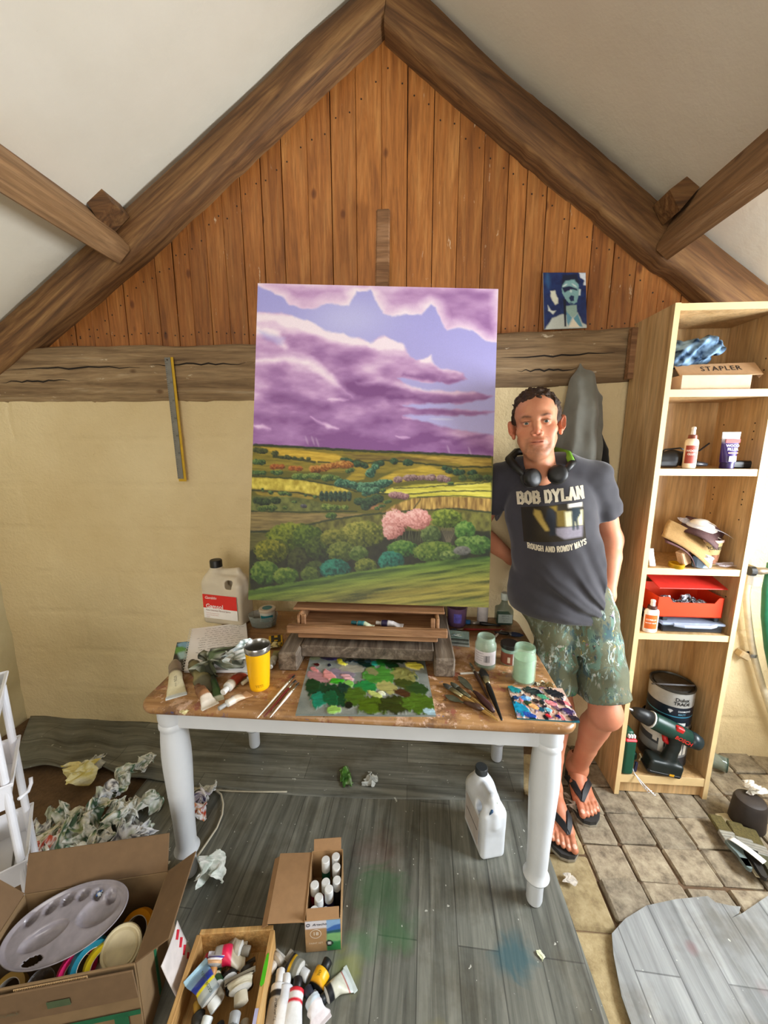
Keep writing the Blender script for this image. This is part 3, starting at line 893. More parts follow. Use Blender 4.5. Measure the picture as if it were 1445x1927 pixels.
def landscape(nu, nv):
    """hills under a violet evening sky; drawn in a 1445 x 1897 frame"""
    U, V = grid_uv(nu, nv)
    X = (95 * (1 - U) + 1425 * U) * (1 - V) + (10 * (1 - U) + 1395 * U) * V
    Y = (30 * (1 - U) + 80 * U) * (1 - V) + (1835 * (1 - U) + 1870 * U) * V
    P = Painter(X, Y); g = np.clip(Y / 950, 0, 1)[..., None]
    P.C[:] = np.array(sr('a19fdf')) * (1 - g) + np.array(sr('b9b3e6')) * g
    P.lay(.75 * np.exp(-(((X - 600) / 230) ** 2 + ((Y - 240) / 120) ** 2)), 'c3c3ee')
    n1 = fbm(X / 210, Y / 90, oct=4); n2 = fbm(X / 60 + 5, Y / 34, oct=4)
    # the main cloud bank
    bank = [(60, 205), (120, 200), (220, 202), (300, 225), (370, 240), (420, 275), (470, 312), (540, 322), (600, 330), (660, 352), (720, 372), (770, 348), (805, 335), (850, 365), (900, 385), (935, 450), (975, 475), (1020, 470), (1052, 445), (1070, 490), (1110, 520), (1180, 535), (1240, 555), (1255, 590), (1160, 612), (1000, 600), (900, 575), (870, 580),
            (900, 610), (1000, 640), (1150, 655), (1300, 655), (1400, 680), (1370, 705), (1200, 725), (960, 722), (900, 735), (1000, 752), (1200, 755), (1430, 775), (1300, 795), (1050, 790), (900, 790), (1100, 850), (1250, 880), (1430, 905), (1430, 1030), (30, 1000)]
    bm = P.poly(bank, 7, 13, 55, 2.)
    sh = np.clip(.22 + .55 * (n1 - .5) * 2 + np.clip((Y - 330) / 1100, 0, .45), 0, 1)
    def cloudcol(s):
        stops = [(0, 'f3e4f0'), (.22, 'e2c6e2'), (.45, 'c69ecb'), (.68, 'a377ad'), (1, '7f5089')]
        xs = [a for a, _ in stops]; cs = np.array([sr(b) for _, b in stops]); return np.stack([np.interp(s, xs, cs[:, k]) for k in range(3)], -1)
    darks = [([(400, 375), (480, 450), (560, 560), (680, 650), (840, 690)], 62, .38), ([(560, 470), (640, 560), (760, 640)], 40, .25), ([(820, 690), (1000, 695), (1200, 712), (1370, 690)], 20, .5), ([(900, 560), (1040, 585), (1150, 608), (1250, 596)], 15, .5),
             ([(70, 640), (220, 680), (340, 710), (470, 735)], 36, .4), ([(60, 560), (180, 580), (300, 610)], 28, .22), ([(230, 330), (340, 380), (420, 420)], 34, .22), ([(880, 740), (1100, 765), (1400, 785)], 14, .35), ([(60, 800), (300, 815), (600, 840), (900, 820)], 26, .22),
             ([(1000, 900), (1200, 930), (1420, 890)], 12, .4), ([(40, 930), (500, 940), (1000, 980), (1430, 1000)], 42, .42), ([(40, 880), (400, 890), (800, 930)], 22, .2), ([(300, 90), (480, 75), (640, 60)], 30, .3), ([(1250, 90), (1430, 120)], 40, .55), ([(850, 110), (1100, 120), (1300, 200), (1400, 260)], 36, .22)]
    lits = [([(90, 235), (200, 225), (310, 245), (420, 300), (560, 345), (720, 385)], 30, .4), ([(80, 480), (240, 470), (370, 480), (450, 530), (520, 600), (620, 680)], 24, .4), ([(730, 400), (800, 370), (890, 400)], 26, .4), ([(1000, 480), (1055, 470), (1130, 530), (1220, 545)], 18, .32), ([(90, 300), (200, 330), (250, 400)], 22, .35), ([(640, 600), (760, 590), (900, 620), (1100, 650), (1300, 660)], 20, .3),
            ([(380, 800), (480, 850), (540, 860)], 10, .4), ([(60, 840), (150, 865)], 12, .4), ([(860, 905), (940, 915)], 8, .4), ([(480, 700), (600, 700)], 8, .3), ([(900, 800), (1150, 815)], 9, .35)]
    for pts, w, k in darks: sh = sh + k * .8 * P.stroke(pts, w, w * 1.25, 16, 60, pts[0][0])
    for pts, w, k in lits: sh = sh - k * P.stroke(pts, w, w * .9, 14, 60, pts[0][0])
    sh = np.clip(sh + (n2 - .5) * .13, 0, 1); cc = cloudcol(sh)
    P.lay(bm, cc)
    for pts in ([(60, 20), (760, 20), (700, 85), (640, 80), (600, 165), (560, 160), (480, 148), (400, 180), (340, 178), (270, 155), (230, 100), (170, 80), (100, 52)],
                [(700, 30), (1440, 40), (1440, 385), (1385, 372), (1340, 350), (1285, 312), (1200, 290), (1140, 308), (1110, 250), (1085, 180), (1050, 165), (1000, 222), (920, 215), (840, 228), (790, 205), (745, 135)]):
        sd = P.sd(pts, 12, 50, pts[0][0]); edge = np.clip(1 + sd / 70, 0, 1)
        s2 = np.clip(.5 - .5 * edge + (n1 - .5) * .7 + .1, 0, 1); P.lay(np.clip(.5 - sd / 12, 0, 1), cloudcol(s2))
    P.lay(.55 * P.poly([(95, 300), (240, 340), (220, 380), (120, 345)], 14, 10), 'a9a6de')
    P.lay(.5 * P.stroke([(1050, 808), (1180, 812)], 5, 6), 'dfe0f4')
    for x, y in ((350, 905), (385, 905), (410, 915), (1150, 960), (1270, 970)): P.lay(.25 * P.stroke([(x, y), (x + 15, y + 45)], 5, 6), 'e6cfe6')
    # land
    hz = lambda x: 948 + (x - 50) * .052
    land = np.clip((Y - hz(X) + (fbm(X / 26, Y * 0 + 3) - .5) * 14) / 4 + .5, 0, 1)
    P.lay(land, '5d5a1e')
    tex = lambda sx, sy, s=0.: (fbm(X / sx + s, Y / sy, oct=3) - .5)
    def field(pts, c1, c2, sx=60., sy=8., soft=5, amp=5, k=1.6):
        m = P.poly(pts, soft, amp, 40, pts[0][0]); t = np.clip(.5 + k * tex(sx, sy, pts[0][1]), 0, 1)[..., None]
        P.lay(m, np.array(sr(c1)) * (1 - t) + np.array(sr(c2)) * t)
    field([(40, 960), (700, 985), (1400, 1030), (1400, 1110), (700, 1110), (40, 1100)], '6b611f', '96832c')
    field([(100, 965), (520, 1005), (570, 1030), (480, 1060), (380, 1050), (200, 1010)], 'a8871f', 'dcb743')
    field([(560, 1000), (1000, 1030), (1200, 1060), (900, 1050), (640, 1040)], '5d4a22', '8a7634')
    field([(900, 1010), (1300, 1030), (1400, 1035), (1400, 1080), (1250, 1070)], '8a6f2a', 'c9a94a')
    field([(600, 1050), (720, 1060), (680, 1150), (560, 1160), (640, 1100)], '7c6a1c', 'b0972e')
    field([(760, 1150), (860, 1100), (1050, 1070), (1200, 1130), (1000, 1150), (850, 1170)], '8f7a22', 'c9ab3c')
    field([(40, 1140), (250, 1145), (480, 1180), (620, 1215), (450, 1240), (200, 1220), (40, 1200)], 'a08c25', 'e3d05a', 20, 26)
    field([(850, 1195), (1000, 1180), (1400, 1160), (1400, 1255), (1100, 1245), (930, 1250), (760, 1220)], 'b7ac34', 'e6dc62', 90, 7)
    field([(30, 1200), (300, 1215), (440, 1245), (380, 1260), (100, 1250)], '6b5a20', 'b09a3a')
    field([(40, 1240), (300, 1250), (480, 1290), (450, 1330), (30, 1330)], '4d5428', '767a3c', 24, 24)
    field([(780, 1340), (860, 1290), (960, 1255), (1150, 1245), (1400, 1255), (1400, 1335), (1200, 1315), (960, 1325)], '7a5a2a', 'd0ab5a', 14, 70, k=2.2)
    field([(690, 1320), (740, 1290), (800, 1290), (770, 1320)], '8a5a38', 'b5835a')
    field([(30, 1330), (250, 1340), (690, 1345), (560, 1365), (340, 1400), (30, 1450)], '6a5a36', '98834f')
    field([(330, 1410), (700, 1355), (950, 1330), (1400, 1335), (1400, 1480), (700, 1500), (420, 1450)], '4c4a1e', '7c7a34', 26, 40, k=2)
    field([(20, 1445), (340, 1440), (300, 1520), (20, 1560)], '4f4a22', '6e6a34')
    def hedge(pts, w=4, c='23311d', n=0): P.lay(.9 * P.stroke(pts, w, 2.5, 4, 22, pts[0][0], tap=False), c)
    for pts, w in (([(60, 950), (300, 965), (700, 990), (1000, 1000), (1390, 1022)], 7), ([(170, 1020), (290, 1030), (400, 1050)], 8), ([(420, 1050), (560, 1060), (640, 1040), (700, 1060), (800, 1040), (1000, 1060), (1200, 1080), (1400, 1080)], 5), ([(40, 1130), (300, 1145), (500, 1180), (640, 1220)], 4),
                   ([(850, 1200), (1000, 1195), (1400, 1165)], 4), ([(760, 1230), (930, 1235), (1130, 1215), (1400, 1215)], 4), ([(40, 1210), (300, 1225), (420, 1250)], 5), ([(30, 1330), (300, 1335), (640, 1330)], 4), ([(340, 1412), (480, 1380), (690, 1350), (960, 1325), (1200, 1315), (1400, 1335)], 5), ([(20, 1445), (200, 1445), (330, 1440)], 6), ([(960, 1320), (1000, 1260)], 3), ([(980, 1250), (1200, 1240), (1400, 1255)], 3)): hedge(pts, w)
    rr = random.Random(4)
    def clump(pts, n, r, d, m, l, jit=10, sq=.75):
        pts = np.array(pts, float)
        for k in range(n):
            q = rr.random() * (len(pts) - 1); i = int(q); p = pts[i] + (pts[min(i + 1, len(pts) - 1)] - pts[i]) * (q - i)
            s = r * rr.uniform(.7, 1.3); P.blob(p[0] + rr.uniform(-jit, jit), p[1] + rr.uniform(-jit, jit) * .5, s, s * sq, d, m, l, rr.random() * 50, .2, tex=max(5, r * .35))
    G = ('16241c', '35502c', '6f8a45'); T = ('142b26', '2d5844', '6fa07a')
    clump([(50, 980), (120, 985), (180, 1000)], 8, 18, '1d2416', '3a4222', '5d6232'); clump([(200, 1020), (370, 1035)], 10, 13, '1d2416', '3a4222', '5d6232')
    clump([(560, 1030), (620, 1060), (700, 1075), (800, 1050), (900, 1050), (1000, 1060), (1120, 1075), (1190, 1110), (1310, 1110)], 34, 20, '132219', '24402c', '476844', 8)
    clump([(160, 1075), (240, 1080), (320, 1090)], 12, 17, '4d2410', '8f4a1c', 'c27a38', 6); clump([(390, 1090), (460, 1080), (520, 1070), (590, 1065)], 20, 24, '4d2a0e', '94581e', 'd09a4c', 8)
    clump([(50, 1050), (100, 1050)], 5, 18, *G); clump([(50, 1110), (140, 1110), (230, 1115)], 9, 16, *G); clump([(590, 1100), (620, 1100)], 3, 14, *G)
    clump([(290, 1135), (380, 1130), (470, 1140), (540, 1145)], 20, 20, '1f331c', '4a6530', '8a9c4c', 8); clump([(740, 1080), (720, 1110), (720, 1140)], 8, 20, *T)
    clump([(860, 1150), (960, 1140), (1050, 1140), (1160, 1150)], 22, 20, '3b2a2c', '7d5f5f', 'b39a93', 7); clump([(1230, 1140), (1390, 1140)], 12, 20, '1d2416', '3a4a26', '5d7238')
    clump([(540, 1165), (600, 1180), (680, 1190), (760, 1175), (830, 1165)], 40, 22, *T, jit=16); clump([(1170, 1170)], 3, 12, *G)
    clump([(640, 1210), (740, 1215), (680, 1230)], 14, 20, *T); clump([(820, 1235), (870, 1240), (920, 1245)], 14, 20, '46292c', '8f6668', 'c29c98', 8); clump([(785, 1215)], 3, 12, *G)
    for x in range(440, 620, 26): P.blob(x, 1245, 15, 30, '0f1c16', '21382a', '48604a', x, .15, tex=8)
    clump([(50, 1200), (150, 1220), (250, 1235), (400, 1245)], 12, 12, *G); clump([(50, 1270), (130, 1275), (210, 1270)], 12, 22, '0f1a12', '263820', '46582c'); clump([(60, 1315), (200, 1310), (260, 1305)], 10, 18, '1a2614', '3c5224', '7a8a3c')
    clump([(280, 1275)], 2, 12, *G); clump([(335, 1300)], 2, 14, '23222c', '46444c', '6c6a70'); clump([(450, 1305), (520, 1308), (600, 1308)], 12, 20, '1d2e12', '4a6224', '93a04a', 7); clump([(640, 1270), (700, 1270), (690, 1300), (760, 1250)], 20, 26, '0f1c16', '27402a', '4a643c', 14)
    clump([(730, 1320), (780, 1300), (830, 1265)], 8, 12, *G); clump([(460, 1355), (500, 1355)], 5, 20, '1a2614', '3c5a26', '6a8038', 5)
    field([(20, 1560), (200, 1440), (800, 1440), (1400, 1440), (1400, 1620), (900, 1700), (20, 1790)], '16180c', '2c2f14', 30, 30)
    P.lay(.7 * P.poly([(860, 1480), (1060, 1470), (1000, 1560), (880, 1540)], 10, 8), '3a3c26'); P.lay(.6 * P.poly([(1110, 1420), (1210, 1420), (1190, 1540), (1130, 1540)], 8, 8), '4a4436')
    for x in range(860, 1060, 14): P.lay(.5 * P.stroke([(x, 1500), (x + rr.uniform(-12, 12), 1430)], 2, 2), '6a6a4a')
    for x in range(1120, 1210, 12): P.lay(.5 * P.stroke([(1160, 1530), (x, 1420)], 2, 2), '857a60')
    big = [(270, 1480, 150, 85, '1c2a08', '47580f', '8a9424'), (150, 1560, 100, 70, '1c2406', '4f5810', 'a09a2c'), (360, 1480, 90, 70, '142008', '38500f', '6a7f22'), (430, 1540, 90, 70, '10190a', '2c3c10', '56681e'),
           (670, 1460, 135, 75, '222c0a', '5e661a', 'a5a044'), (510, 1480, 80, 50, '222c0a', '5a621a', '949038'), (550, 1560, 80, 60, '1d280a', '4a5a18', '808838'), (650, 1570, 55, 45, '1d2c0c', '46601c', '82904a'),
           (1060, 1460, 60, 50, '1d2c12', '44582a', '7a8a4a'), (1150, 1370, 90, 55, '1d2a08', '50621a', '94a038'), (1255, 1440, 60, 55, '1a2e12', '3f6a26', '7a9c46'), (1250, 1505, 50, 35, '1f3012', '4a6a26', '86a050'), (900, 1540, 85, 48, '16280e', '356620', '7a9c44'),
           (1090, 1560, 130, 60, '1a280c', '44601c', '86963c'), (1330, 1520, 80, 55, '1a2c10', '3c6222', '7a9648'), (1170, 1580, 60, 30, '1d2c12', '46602a', '8a9a50'), (300, 1620, 60, 80, '14180c', '2e3416', '4a5022'), (400, 1660, 60, 50, '14180c', '2e3a16', '4a5a22'),
           (110, 1680, 85, 70, '16280c', '3c5e1c', '7a9038'), (230, 1700, 75, 50, '1a2c0c', '46661c', '86963c'), (370, 1690, 55, 45, '1a240c', '40541c', '6a7a30'), (690, 1645, 65, 50, '1d280a', '4a5a18', '8a9038'), (1240, 1550, 50, 25, '4a4a44', '6c6a62', '86827a')]
    for i, b in enumerate(big): P.blob(*b, seed=i * 3.7, rough=.16, tex=13)
    for b in ((515, 1660, 88, 60, '07241e', '0f5546', '2f8a70'), (835, 1615, 75, 62, '07241e', '0f5546', '2f8a70')): P.blob(*b, seed=b[0], rough=.14, tex=11)
    for b in ((850, 1400, 68, 80), (900, 1380, 50, 40), (985, 1375, 75, 58), (830, 1450, 40, 40)): P.blob(*b, '9a5a52', 'd6938a', 'f0c2b8', seed=b[0], rough=.22, tex=8)
    # near meadow
    gl = lambda x: 1800 - (x - 10) * .148 - 20 * np.sin((x - 10) / 1390 * PI)
    m = np.clip((Y - gl(X) + 20 + (fbm(X / 20, Y / 20) - .5) * 14) / 10, 0, 1); t = np.clip(.5 + 2.0 * (fbm((X + Y * 2) / 130, (Y + X * .12) / 14, oct=4) - .5), 0, 1)[..., None]
    lo = np.clip((Y - gl(X)) / 140, 0, 1)[..., None]
    ca = np.array(sr('2f4a14')) * (1 - lo) + np.array(sr('4a4a1c')) * lo; cb = np.array(sr('6f8f30')) * (1 - lo) + np.array(sr('a09440')) * lo
    P.lay(m, ca * (1 - t) + cb * t); P.lay(.5 * np.exp(-((Y - gl(X) - 8) / 12) ** 2), '26381a')
    P.lay(.5 * P.stroke([(700, 1810), (950, 1780), (1100, 1770)], 12, 14, 10), '9a8a34'); P.lay(.45 * P.stroke([(1000, 1860), (1250, 1840), (1390, 1850)], 18, 18, 10), '5a7030')
    P.C *= (1 - .14 * land - .17 * np.clip((Y - 1360) / 90, 0, 1) * (1 - .5 * m))[..., None]
    return P.C.reshape(-1, 3)
# ================================================================== table
M_WHITE = plain('d9dee4', 0.35, 0.04, 8)
def table_top_mat():
    m, nt = newmat('stained_pine_top', 0.38); v = nt.coord('Object')
    st = nt.new('ShaderNodeMapping'); st.inputs['Scale'].default_value = (1.6, 26, 8); nt.link(v, st.inputs[0])
    n = nt.noise(st.outputs[0], 1.3, 6, 0.62, 0.8); col = nt.ramp(n, [(0.28, sr('7a5530')), (0.5, sr('a07548')), (0.74, sr('bd9566'))])
    def splash(col, scale, lo, hi, c, off):
        a = nt.new('ShaderNodeVectorMath', operation='ADD'); a.inputs[1].default_value = off; nt.link(v, a.inputs[0])
        return nt.mix(nt.ramp(nt.noise(a.outputs[0], scale, 5, 0.7), [(lo, (0, 0, 0)), (hi, (.8, .8, .8))]), col, sr(c))
    gate = nt.ramp(nt.noise(v, 3.2, 3), [(0.36, (0, 0, 0)), (0.52, (1, 1, 1))])
    c2 = splash(col, 9, .50, .62, '6a4a34', (4, 9, 0)); c2 = splash(c2, 16, .56, .64, 'c8a58a', (3, 1, 0)); c2 = splash(c2, 20, .58, .64, '8a4a42', (7, 3, 0)); c2 = splash(c2, 30, .6, .64, 'd8b8a4', (8, 3, 2)); c2 = splash(c2, 22, .64, .68, '38508c', (1, 8, 0)); c2 = splash(c2, 26, .65, .68, '2f6a3c', (5, 5, 0)); c2 = splash(c2, 40, .66, .69, 'eadfd2', (9, 2, 0)); c2 = splash(c2, 30, .64, .7, '3a2a22', (2, 6, 0))
    nt.link(nt.mix(gate, col, c2), nt.bsdf().inputs['Base Color'])
    nt.link(nt.bump(nt.noise(v, 60, 4), 0.08, 0.002), nt.bsdf().inputs['Normal']); return m


TT = 0.727                                          # height of the table top
TX0, TX1, TY0, TY1 = -.855, .505, 1.015, 1.735
tb = empty('table', (-.17, 1.375, 0), label='paint-stained wooden table with white turned legs in the middle of the room', cat='table')
tx, ty = tb.location.x, tb.location.y
def top_vf():
    prof = [(.012, -.030), (.003, -.024), (0, -.016), (.002, -.007), (.009, 0)]; R = .06; v = []; f = []; ns = 8
    base = []
    for (cx, cy, a0) in ((TX1 - R, TY1 - R, 0), (TX0 + R, TY1 - R, 90), (TX0 + R, TY0 + R, 180), (TX1 - R, TY0 + R, 270)):
        for k in range(ns + 1):
            a = math.radians(a0 + 90 * k / ns); base.append((cx, cy, math.cos(a), math.sin(a)))
    n = len(base)
    for ins, z in prof:
        for cx, cy, c, s in base: v.append((cx + (R - ins) * c - tx, cy + (R - ins) * s - ty, TT + z))
    for k in range(len(prof) - 1):
        for i in range(n): f.append((k * n + i, k * n + (i + 1) % n, (k + 1) * n + (i + 1) % n, (k + 1) * n + i))
    f += [tuple(range(n))[::-1], tuple(range((len(prof) - 1) * n, len(prof) * n))]; return v, f
o = MB().add(*top_vf()).build('table_top', table_top_mat(), tb, auto=50)
LEG = [(.024, 0), (.0265, .01), (.0268, .088), (.028, .093), (.0385, .099), (.0425, .108), (.0385, .117), (.034, .127), (.0335, .14), (.0355, .24), (.0415, .36), (.0455, .45), (.046, .5), (.0435, .56), (.0405, .595), (.0415, .602), (.0445, .608), (.0445, .618), (.041, .624), (.043, .63), (.0445, .64), (.0445, .697)]
legm = MB().lathe(LEG, 28)
for i, (x, y) in enumerate(((TX0 + .075, TY0 + .07), (TX1 - .07, TY0 + .07), (TX0 + .075, TY1 - .06), (TX1 - .07, TY1 - .06))):
    if i == 0: l0 = legm.build('leg', M_WHITE, tb, auto=45); l = l0
    else: l = bpy.data.objects.new('leg', l0.data); link(l, tb)
    l.location = (x - tx, y - ty, .0095 if y < 1.4 else .0135)
for (c, s) in (((0, TY0 + .055 - ty, .66), (TX1 - TX0 - .2, .022, .078)), ((0, TY1 - .05 - ty, .66), (TX1 - TX0 - .2, .022, .078)), ((TX0 + .07 - tx, 0, .66), (.022, .56, .078)), ((TX1 - .065 - tx, 0, .66), (.022, .56, .078))):
    MB().box(c, s, .002).build('apron', M_WHITE, tb)

# ================================================================== table easel and the big canvas
M_EASEL = wood_mat('easel_beech', [(0.25, sr('6a4528')), (0.5, sr('966c48')), (0.75, sr('b98f6a'))], 'x', 1.2, 0.6, rand=0.12, knots=False, bump=0.2)
M_EASELG = wood_mat('easel_worn_grey', [(0.25, sr('33291f')), (0.5, sr('66584a')), (0.75, sr('96897a'))], 'y', 1.2, 0.7, rand=0.1, knots=False, bump=0.3)
es = empty('table_easel', (-.16, 1.42, TT), label='paint-worn wooden table easel with drawer tray holding the big landscape canvas', cat='easel')
E0 = Vector(es.location)
def ep(p): return Vector(p) - E0
eb = lambda name, c, s, m=M_EASEL, r=.003, rot=None, par=es: MB().box(ep(c), s, r, rot).build(name, m, par)
for x in (-.433, .126):
    eb('base_rail', (x, 1.46, TT + .036), (.072, .45, .072), M_EASELG, .006)
eb('cross_bar', (-.1535, 1.315, TT + .052), (.487, .06, .045), M_EASELG)
eb('cross_bar', (-.1535, 1.63, TT + .036), (.487, .05, .045), M_EASELG)
# tray: floor, back, ends, front lip and the moulding under it
eb('tray', (-.155, 1.395, .846), (.52, .16, .010))
eb('tray_back', (-.155, 1.47, .876), (.52, .012, .05), M_EASEL)
eb('tray_lip', (-.157, 1.308, .856), (.592, .022, .030), M_EASEL)
eb('tray_moulding', (-.155, 1.318, .826), (.52, .018, .016), M_EASEL)
for x in (-.415, .105):
    eb('tray_end', (x, 1.395, .876), (.012, .14, .052), M_EASEL)
    eb('tray_stile', (x + (.018 if x < 0 else -.018), 1.33, .876), (.016, .012, .052), M_EASEL, .002)
    eb('tray_stay', (x, 1.43, .82), (.02, .06, .042), M_EASELG, .002)
eb('canvas_ledge', (-.157, 1.395, .907), (.58, .06, .009), M_EASEL, .002)
# the mast behind the canvas, leaning back with it
mt = ony(721, 395, 1.80)
mast = MB().box((0, 0, 0), (.058, .022, 1.62), .006).build('mast', M_EASEL, es)
la = math.atan2(.225, 1.22)
mast.rotation_euler = (-la, 0, 0)
mast.location = ep((mt.x, 1.80 - .81 * math.sin(la), mt.z - .81 * math.cos(la)))
eb('mast_brace', (-.155, 1.60, .84), (.05, .06, .14), M_EASELG)

# canvas: corners measured on a plane that leans back from the ledge
cb = 1.375; ct = 1.60
BL, BR_, TL, TR = ony(463, 1131, cb - .02), ony(924, 1141, cb + .03), ony(490, 530, ct - .025), ony(934, 547, ct + .025)
base_c = (BL + BR_) / 2
xd = ((BR_ - BL) + (TR - TL)).normalized(); yd = ((TL - BL) + (TR - BR_)).normalized()
yd = (yd - xd * yd.dot(xd)).normalized(); nd = xd.cross(yd)            # nd points to the viewer
cw = ((BR_ - BL).length + (TR - TL).length) / 2; ch = ((TL - BL).length + (TR - BR_).length) / 2
cv = empty('painting', base_c, label='large canvas of green hills under violet clouds standing on the table easel', cat='painting')
nu, nv = 330, 440
U, V = grid_uv(nu, nv)
def cpt(u, v, d=0.0): return xd * ((u - .5) * cw) + yd * ((1 - v) * ch) + nd * d
A = np.array(xd)[None] * ((U.ravel() - .5) * cw)[:, None] + np.array(yd)[None] * ((1 - V.ravel()) * ch)[:, None]
mesh_ob('painted_face', A + np.array(nd)[None] * .0, grid_faces(nu, nv), vcol(0.45, 0.05, 500, 'canvas', spec=.4), cv, True, cols=landscape(nu, nv))
sv = [cpt(u, v, d) for d in (-.0004, -.034) for (u, v) in ((0, 0), (1, 0), (1, 1), (0, 1))]
MB().add(sv, [(4, 5, 6, 7), (0, 1, 5, 4), (1, 2, 6, 5), (2, 3, 7, 6), (3, 0, 4, 7), (0, 3, 2, 1)]).build('canvas_edge', plain('d9c9de', .7), cv)
print('canvas size', cw, ch, 'top', TL, TR, BL, BR_, 'mast', mt)
# ================================================================== the man beside the canvas
def skin_mat():
    m = vcol(0.5, 0.12, 600, 'skin', sss=0.12, spec=0.35); return m


M_SKIN = skin_mat()
SK = {'base': np.array(sr('c98e6c')), 'red': np.array(sr('b9694f')), 'dark': np.array(sr('8a5a42')), 'pale': np.array(sr('d9a988'))}
J = dict(hip=(.625, 1.49, .90), chest=(.55, 1.535, 1.27), neck=(.503, 1.535, 1.455), head=(.458, 1.487, 1.603),
         Ls=(.712, 1.535, 1.405), Le=(.818, 1.585, 1.15), Lw=(.772, 1.478, .95), Rs=(.372, 1.605, 1.395), Re=(.290, 1.685, 1.155), Rw=(.46, 1.715, 1.02),
         Lh=(.703, 1.49, .885), Lk=(.752, 1.365, .525), La=(.768, 1.56, .095), Rh=(.588, 1.50, .885), Rk=(.602, 1.43, .49), Ra=(.612, 1.445, .095))
PB = np.array((.66, 1.44, 0.))
# ---- body (arms, legs, torso under the clothes) on a 5 mm grid
B = SDF((.18, 1.20, .02), (.98, 1.80, 1.56), .005)
c = lambda n: J[n]
B.chain([c('Lh'), c('Lk')], [.064, .054], .02); B.chain([c('Rh'), c('Rk')], [.060, .054], .02)
for k, a in (('Lk', 'La'), ('Rk', 'Ra')):
    K, A_ = np.array(c(k)), np.array(c(a)); d = A_ - K; back = np.array((0., .02, 0))
    B.ell(K + (0, -.012, .0), (.048, .045, .055), k=.03)
    B.chain([K, K + d * .28 + back, K + d * .62 + back * .4, A_], [.050, .055, .040, .034], .02)
    B.ell(A_ + np.array((0, 0, .0)), (.038, .038, .035), k=.03); B.cone(A_, A_ + np.array((0, .01, -.05)), .034, .034, .02)
for s_, e, w in (('Ls', 'Le', 'Lw'), ('Rs', 'Re', 'Rw')):
    S_, E_, W_ = (np.array(c(x)) for x in (s_, e, w))
    B.chain([S_ + (0, 0, -.02), S_ * .55 + E_ * .45, E_], [.040, .046, .039], .03); B.chain([E_, E_ * .68 + W_ * .32, W_], [.039, .042, .0275], .03)
B.ell((.57, 1.535, 1.22), (.125, .08, .19), k=.04); B.ell((.625, 1.50, .95), (.125, .075, .13), k=.04)
B.chain([c('Rs'), c('neck'), c('Ls')], [.028, .04, .028], .03)
# hand in the pocket: wrist, palm, thumb outside, four fingers curled inside the pocket
def hand(B, W, dirf, side, palm_n, k=.012):
    W, d, s, n = (np.array(v, float) for v in (W, dirf, side, palm_n)); d /= np.linalg.norm(d); s = s - d * (s @ d); s /= np.linalg.norm(s); n = np.cross(d, s)
    B.cone(W, W + d * .05, .026, .028, .02)
    for i, (off, L, r) in enumerate(((-.027, .075, .0085), (-.009, .085, .009), (.010, .08, .0088), (.028, .064, .0078))):
        a = W + d * .045 + s * off * .7; b = W + d * .095 + s * off; B.cone(a, b, .014, .0105, .012)
        e = b + d * L * .5 + n * .008; g = e + d * L * .36 + n * .022; B.chain([b, e, g], [r * 1.08, r, r * .85], .006)
    t0 = W + d * .03 - s * .024; t1 = t0 + d * .03 - s * .026; t2 = t1 + d * .032 - s * .004 + n * .006; B.chain([t0, t1, t2], [.014, .0115, .009], .01)
hand(B, c('Lw'), (-.30, -.14, -.94), (-.3, -1, 0), (0, -1, 0)); hand(B, c('Rw'), (.9, .05, -.35), (0, .2, 1), (0, -1, 0))
BV, BQ = B.mesh(); BV = smooth_mesh(BV, BQ, 1)
nz = fbm(BV[:, 0] * 22, BV[:, 1] * 22, BV[:, 2] * 22, oct=3)[:, None]
BC = SK['base'] * (1 - nz * .7) + SK['red'] * nz * .7
arm = (BV[:, 2] > .85)[:, None]; BC = np.where(arm, BC * np.array((1.06, 1.04, 1.02)), BC * np.array((1.04, .98, .98)))

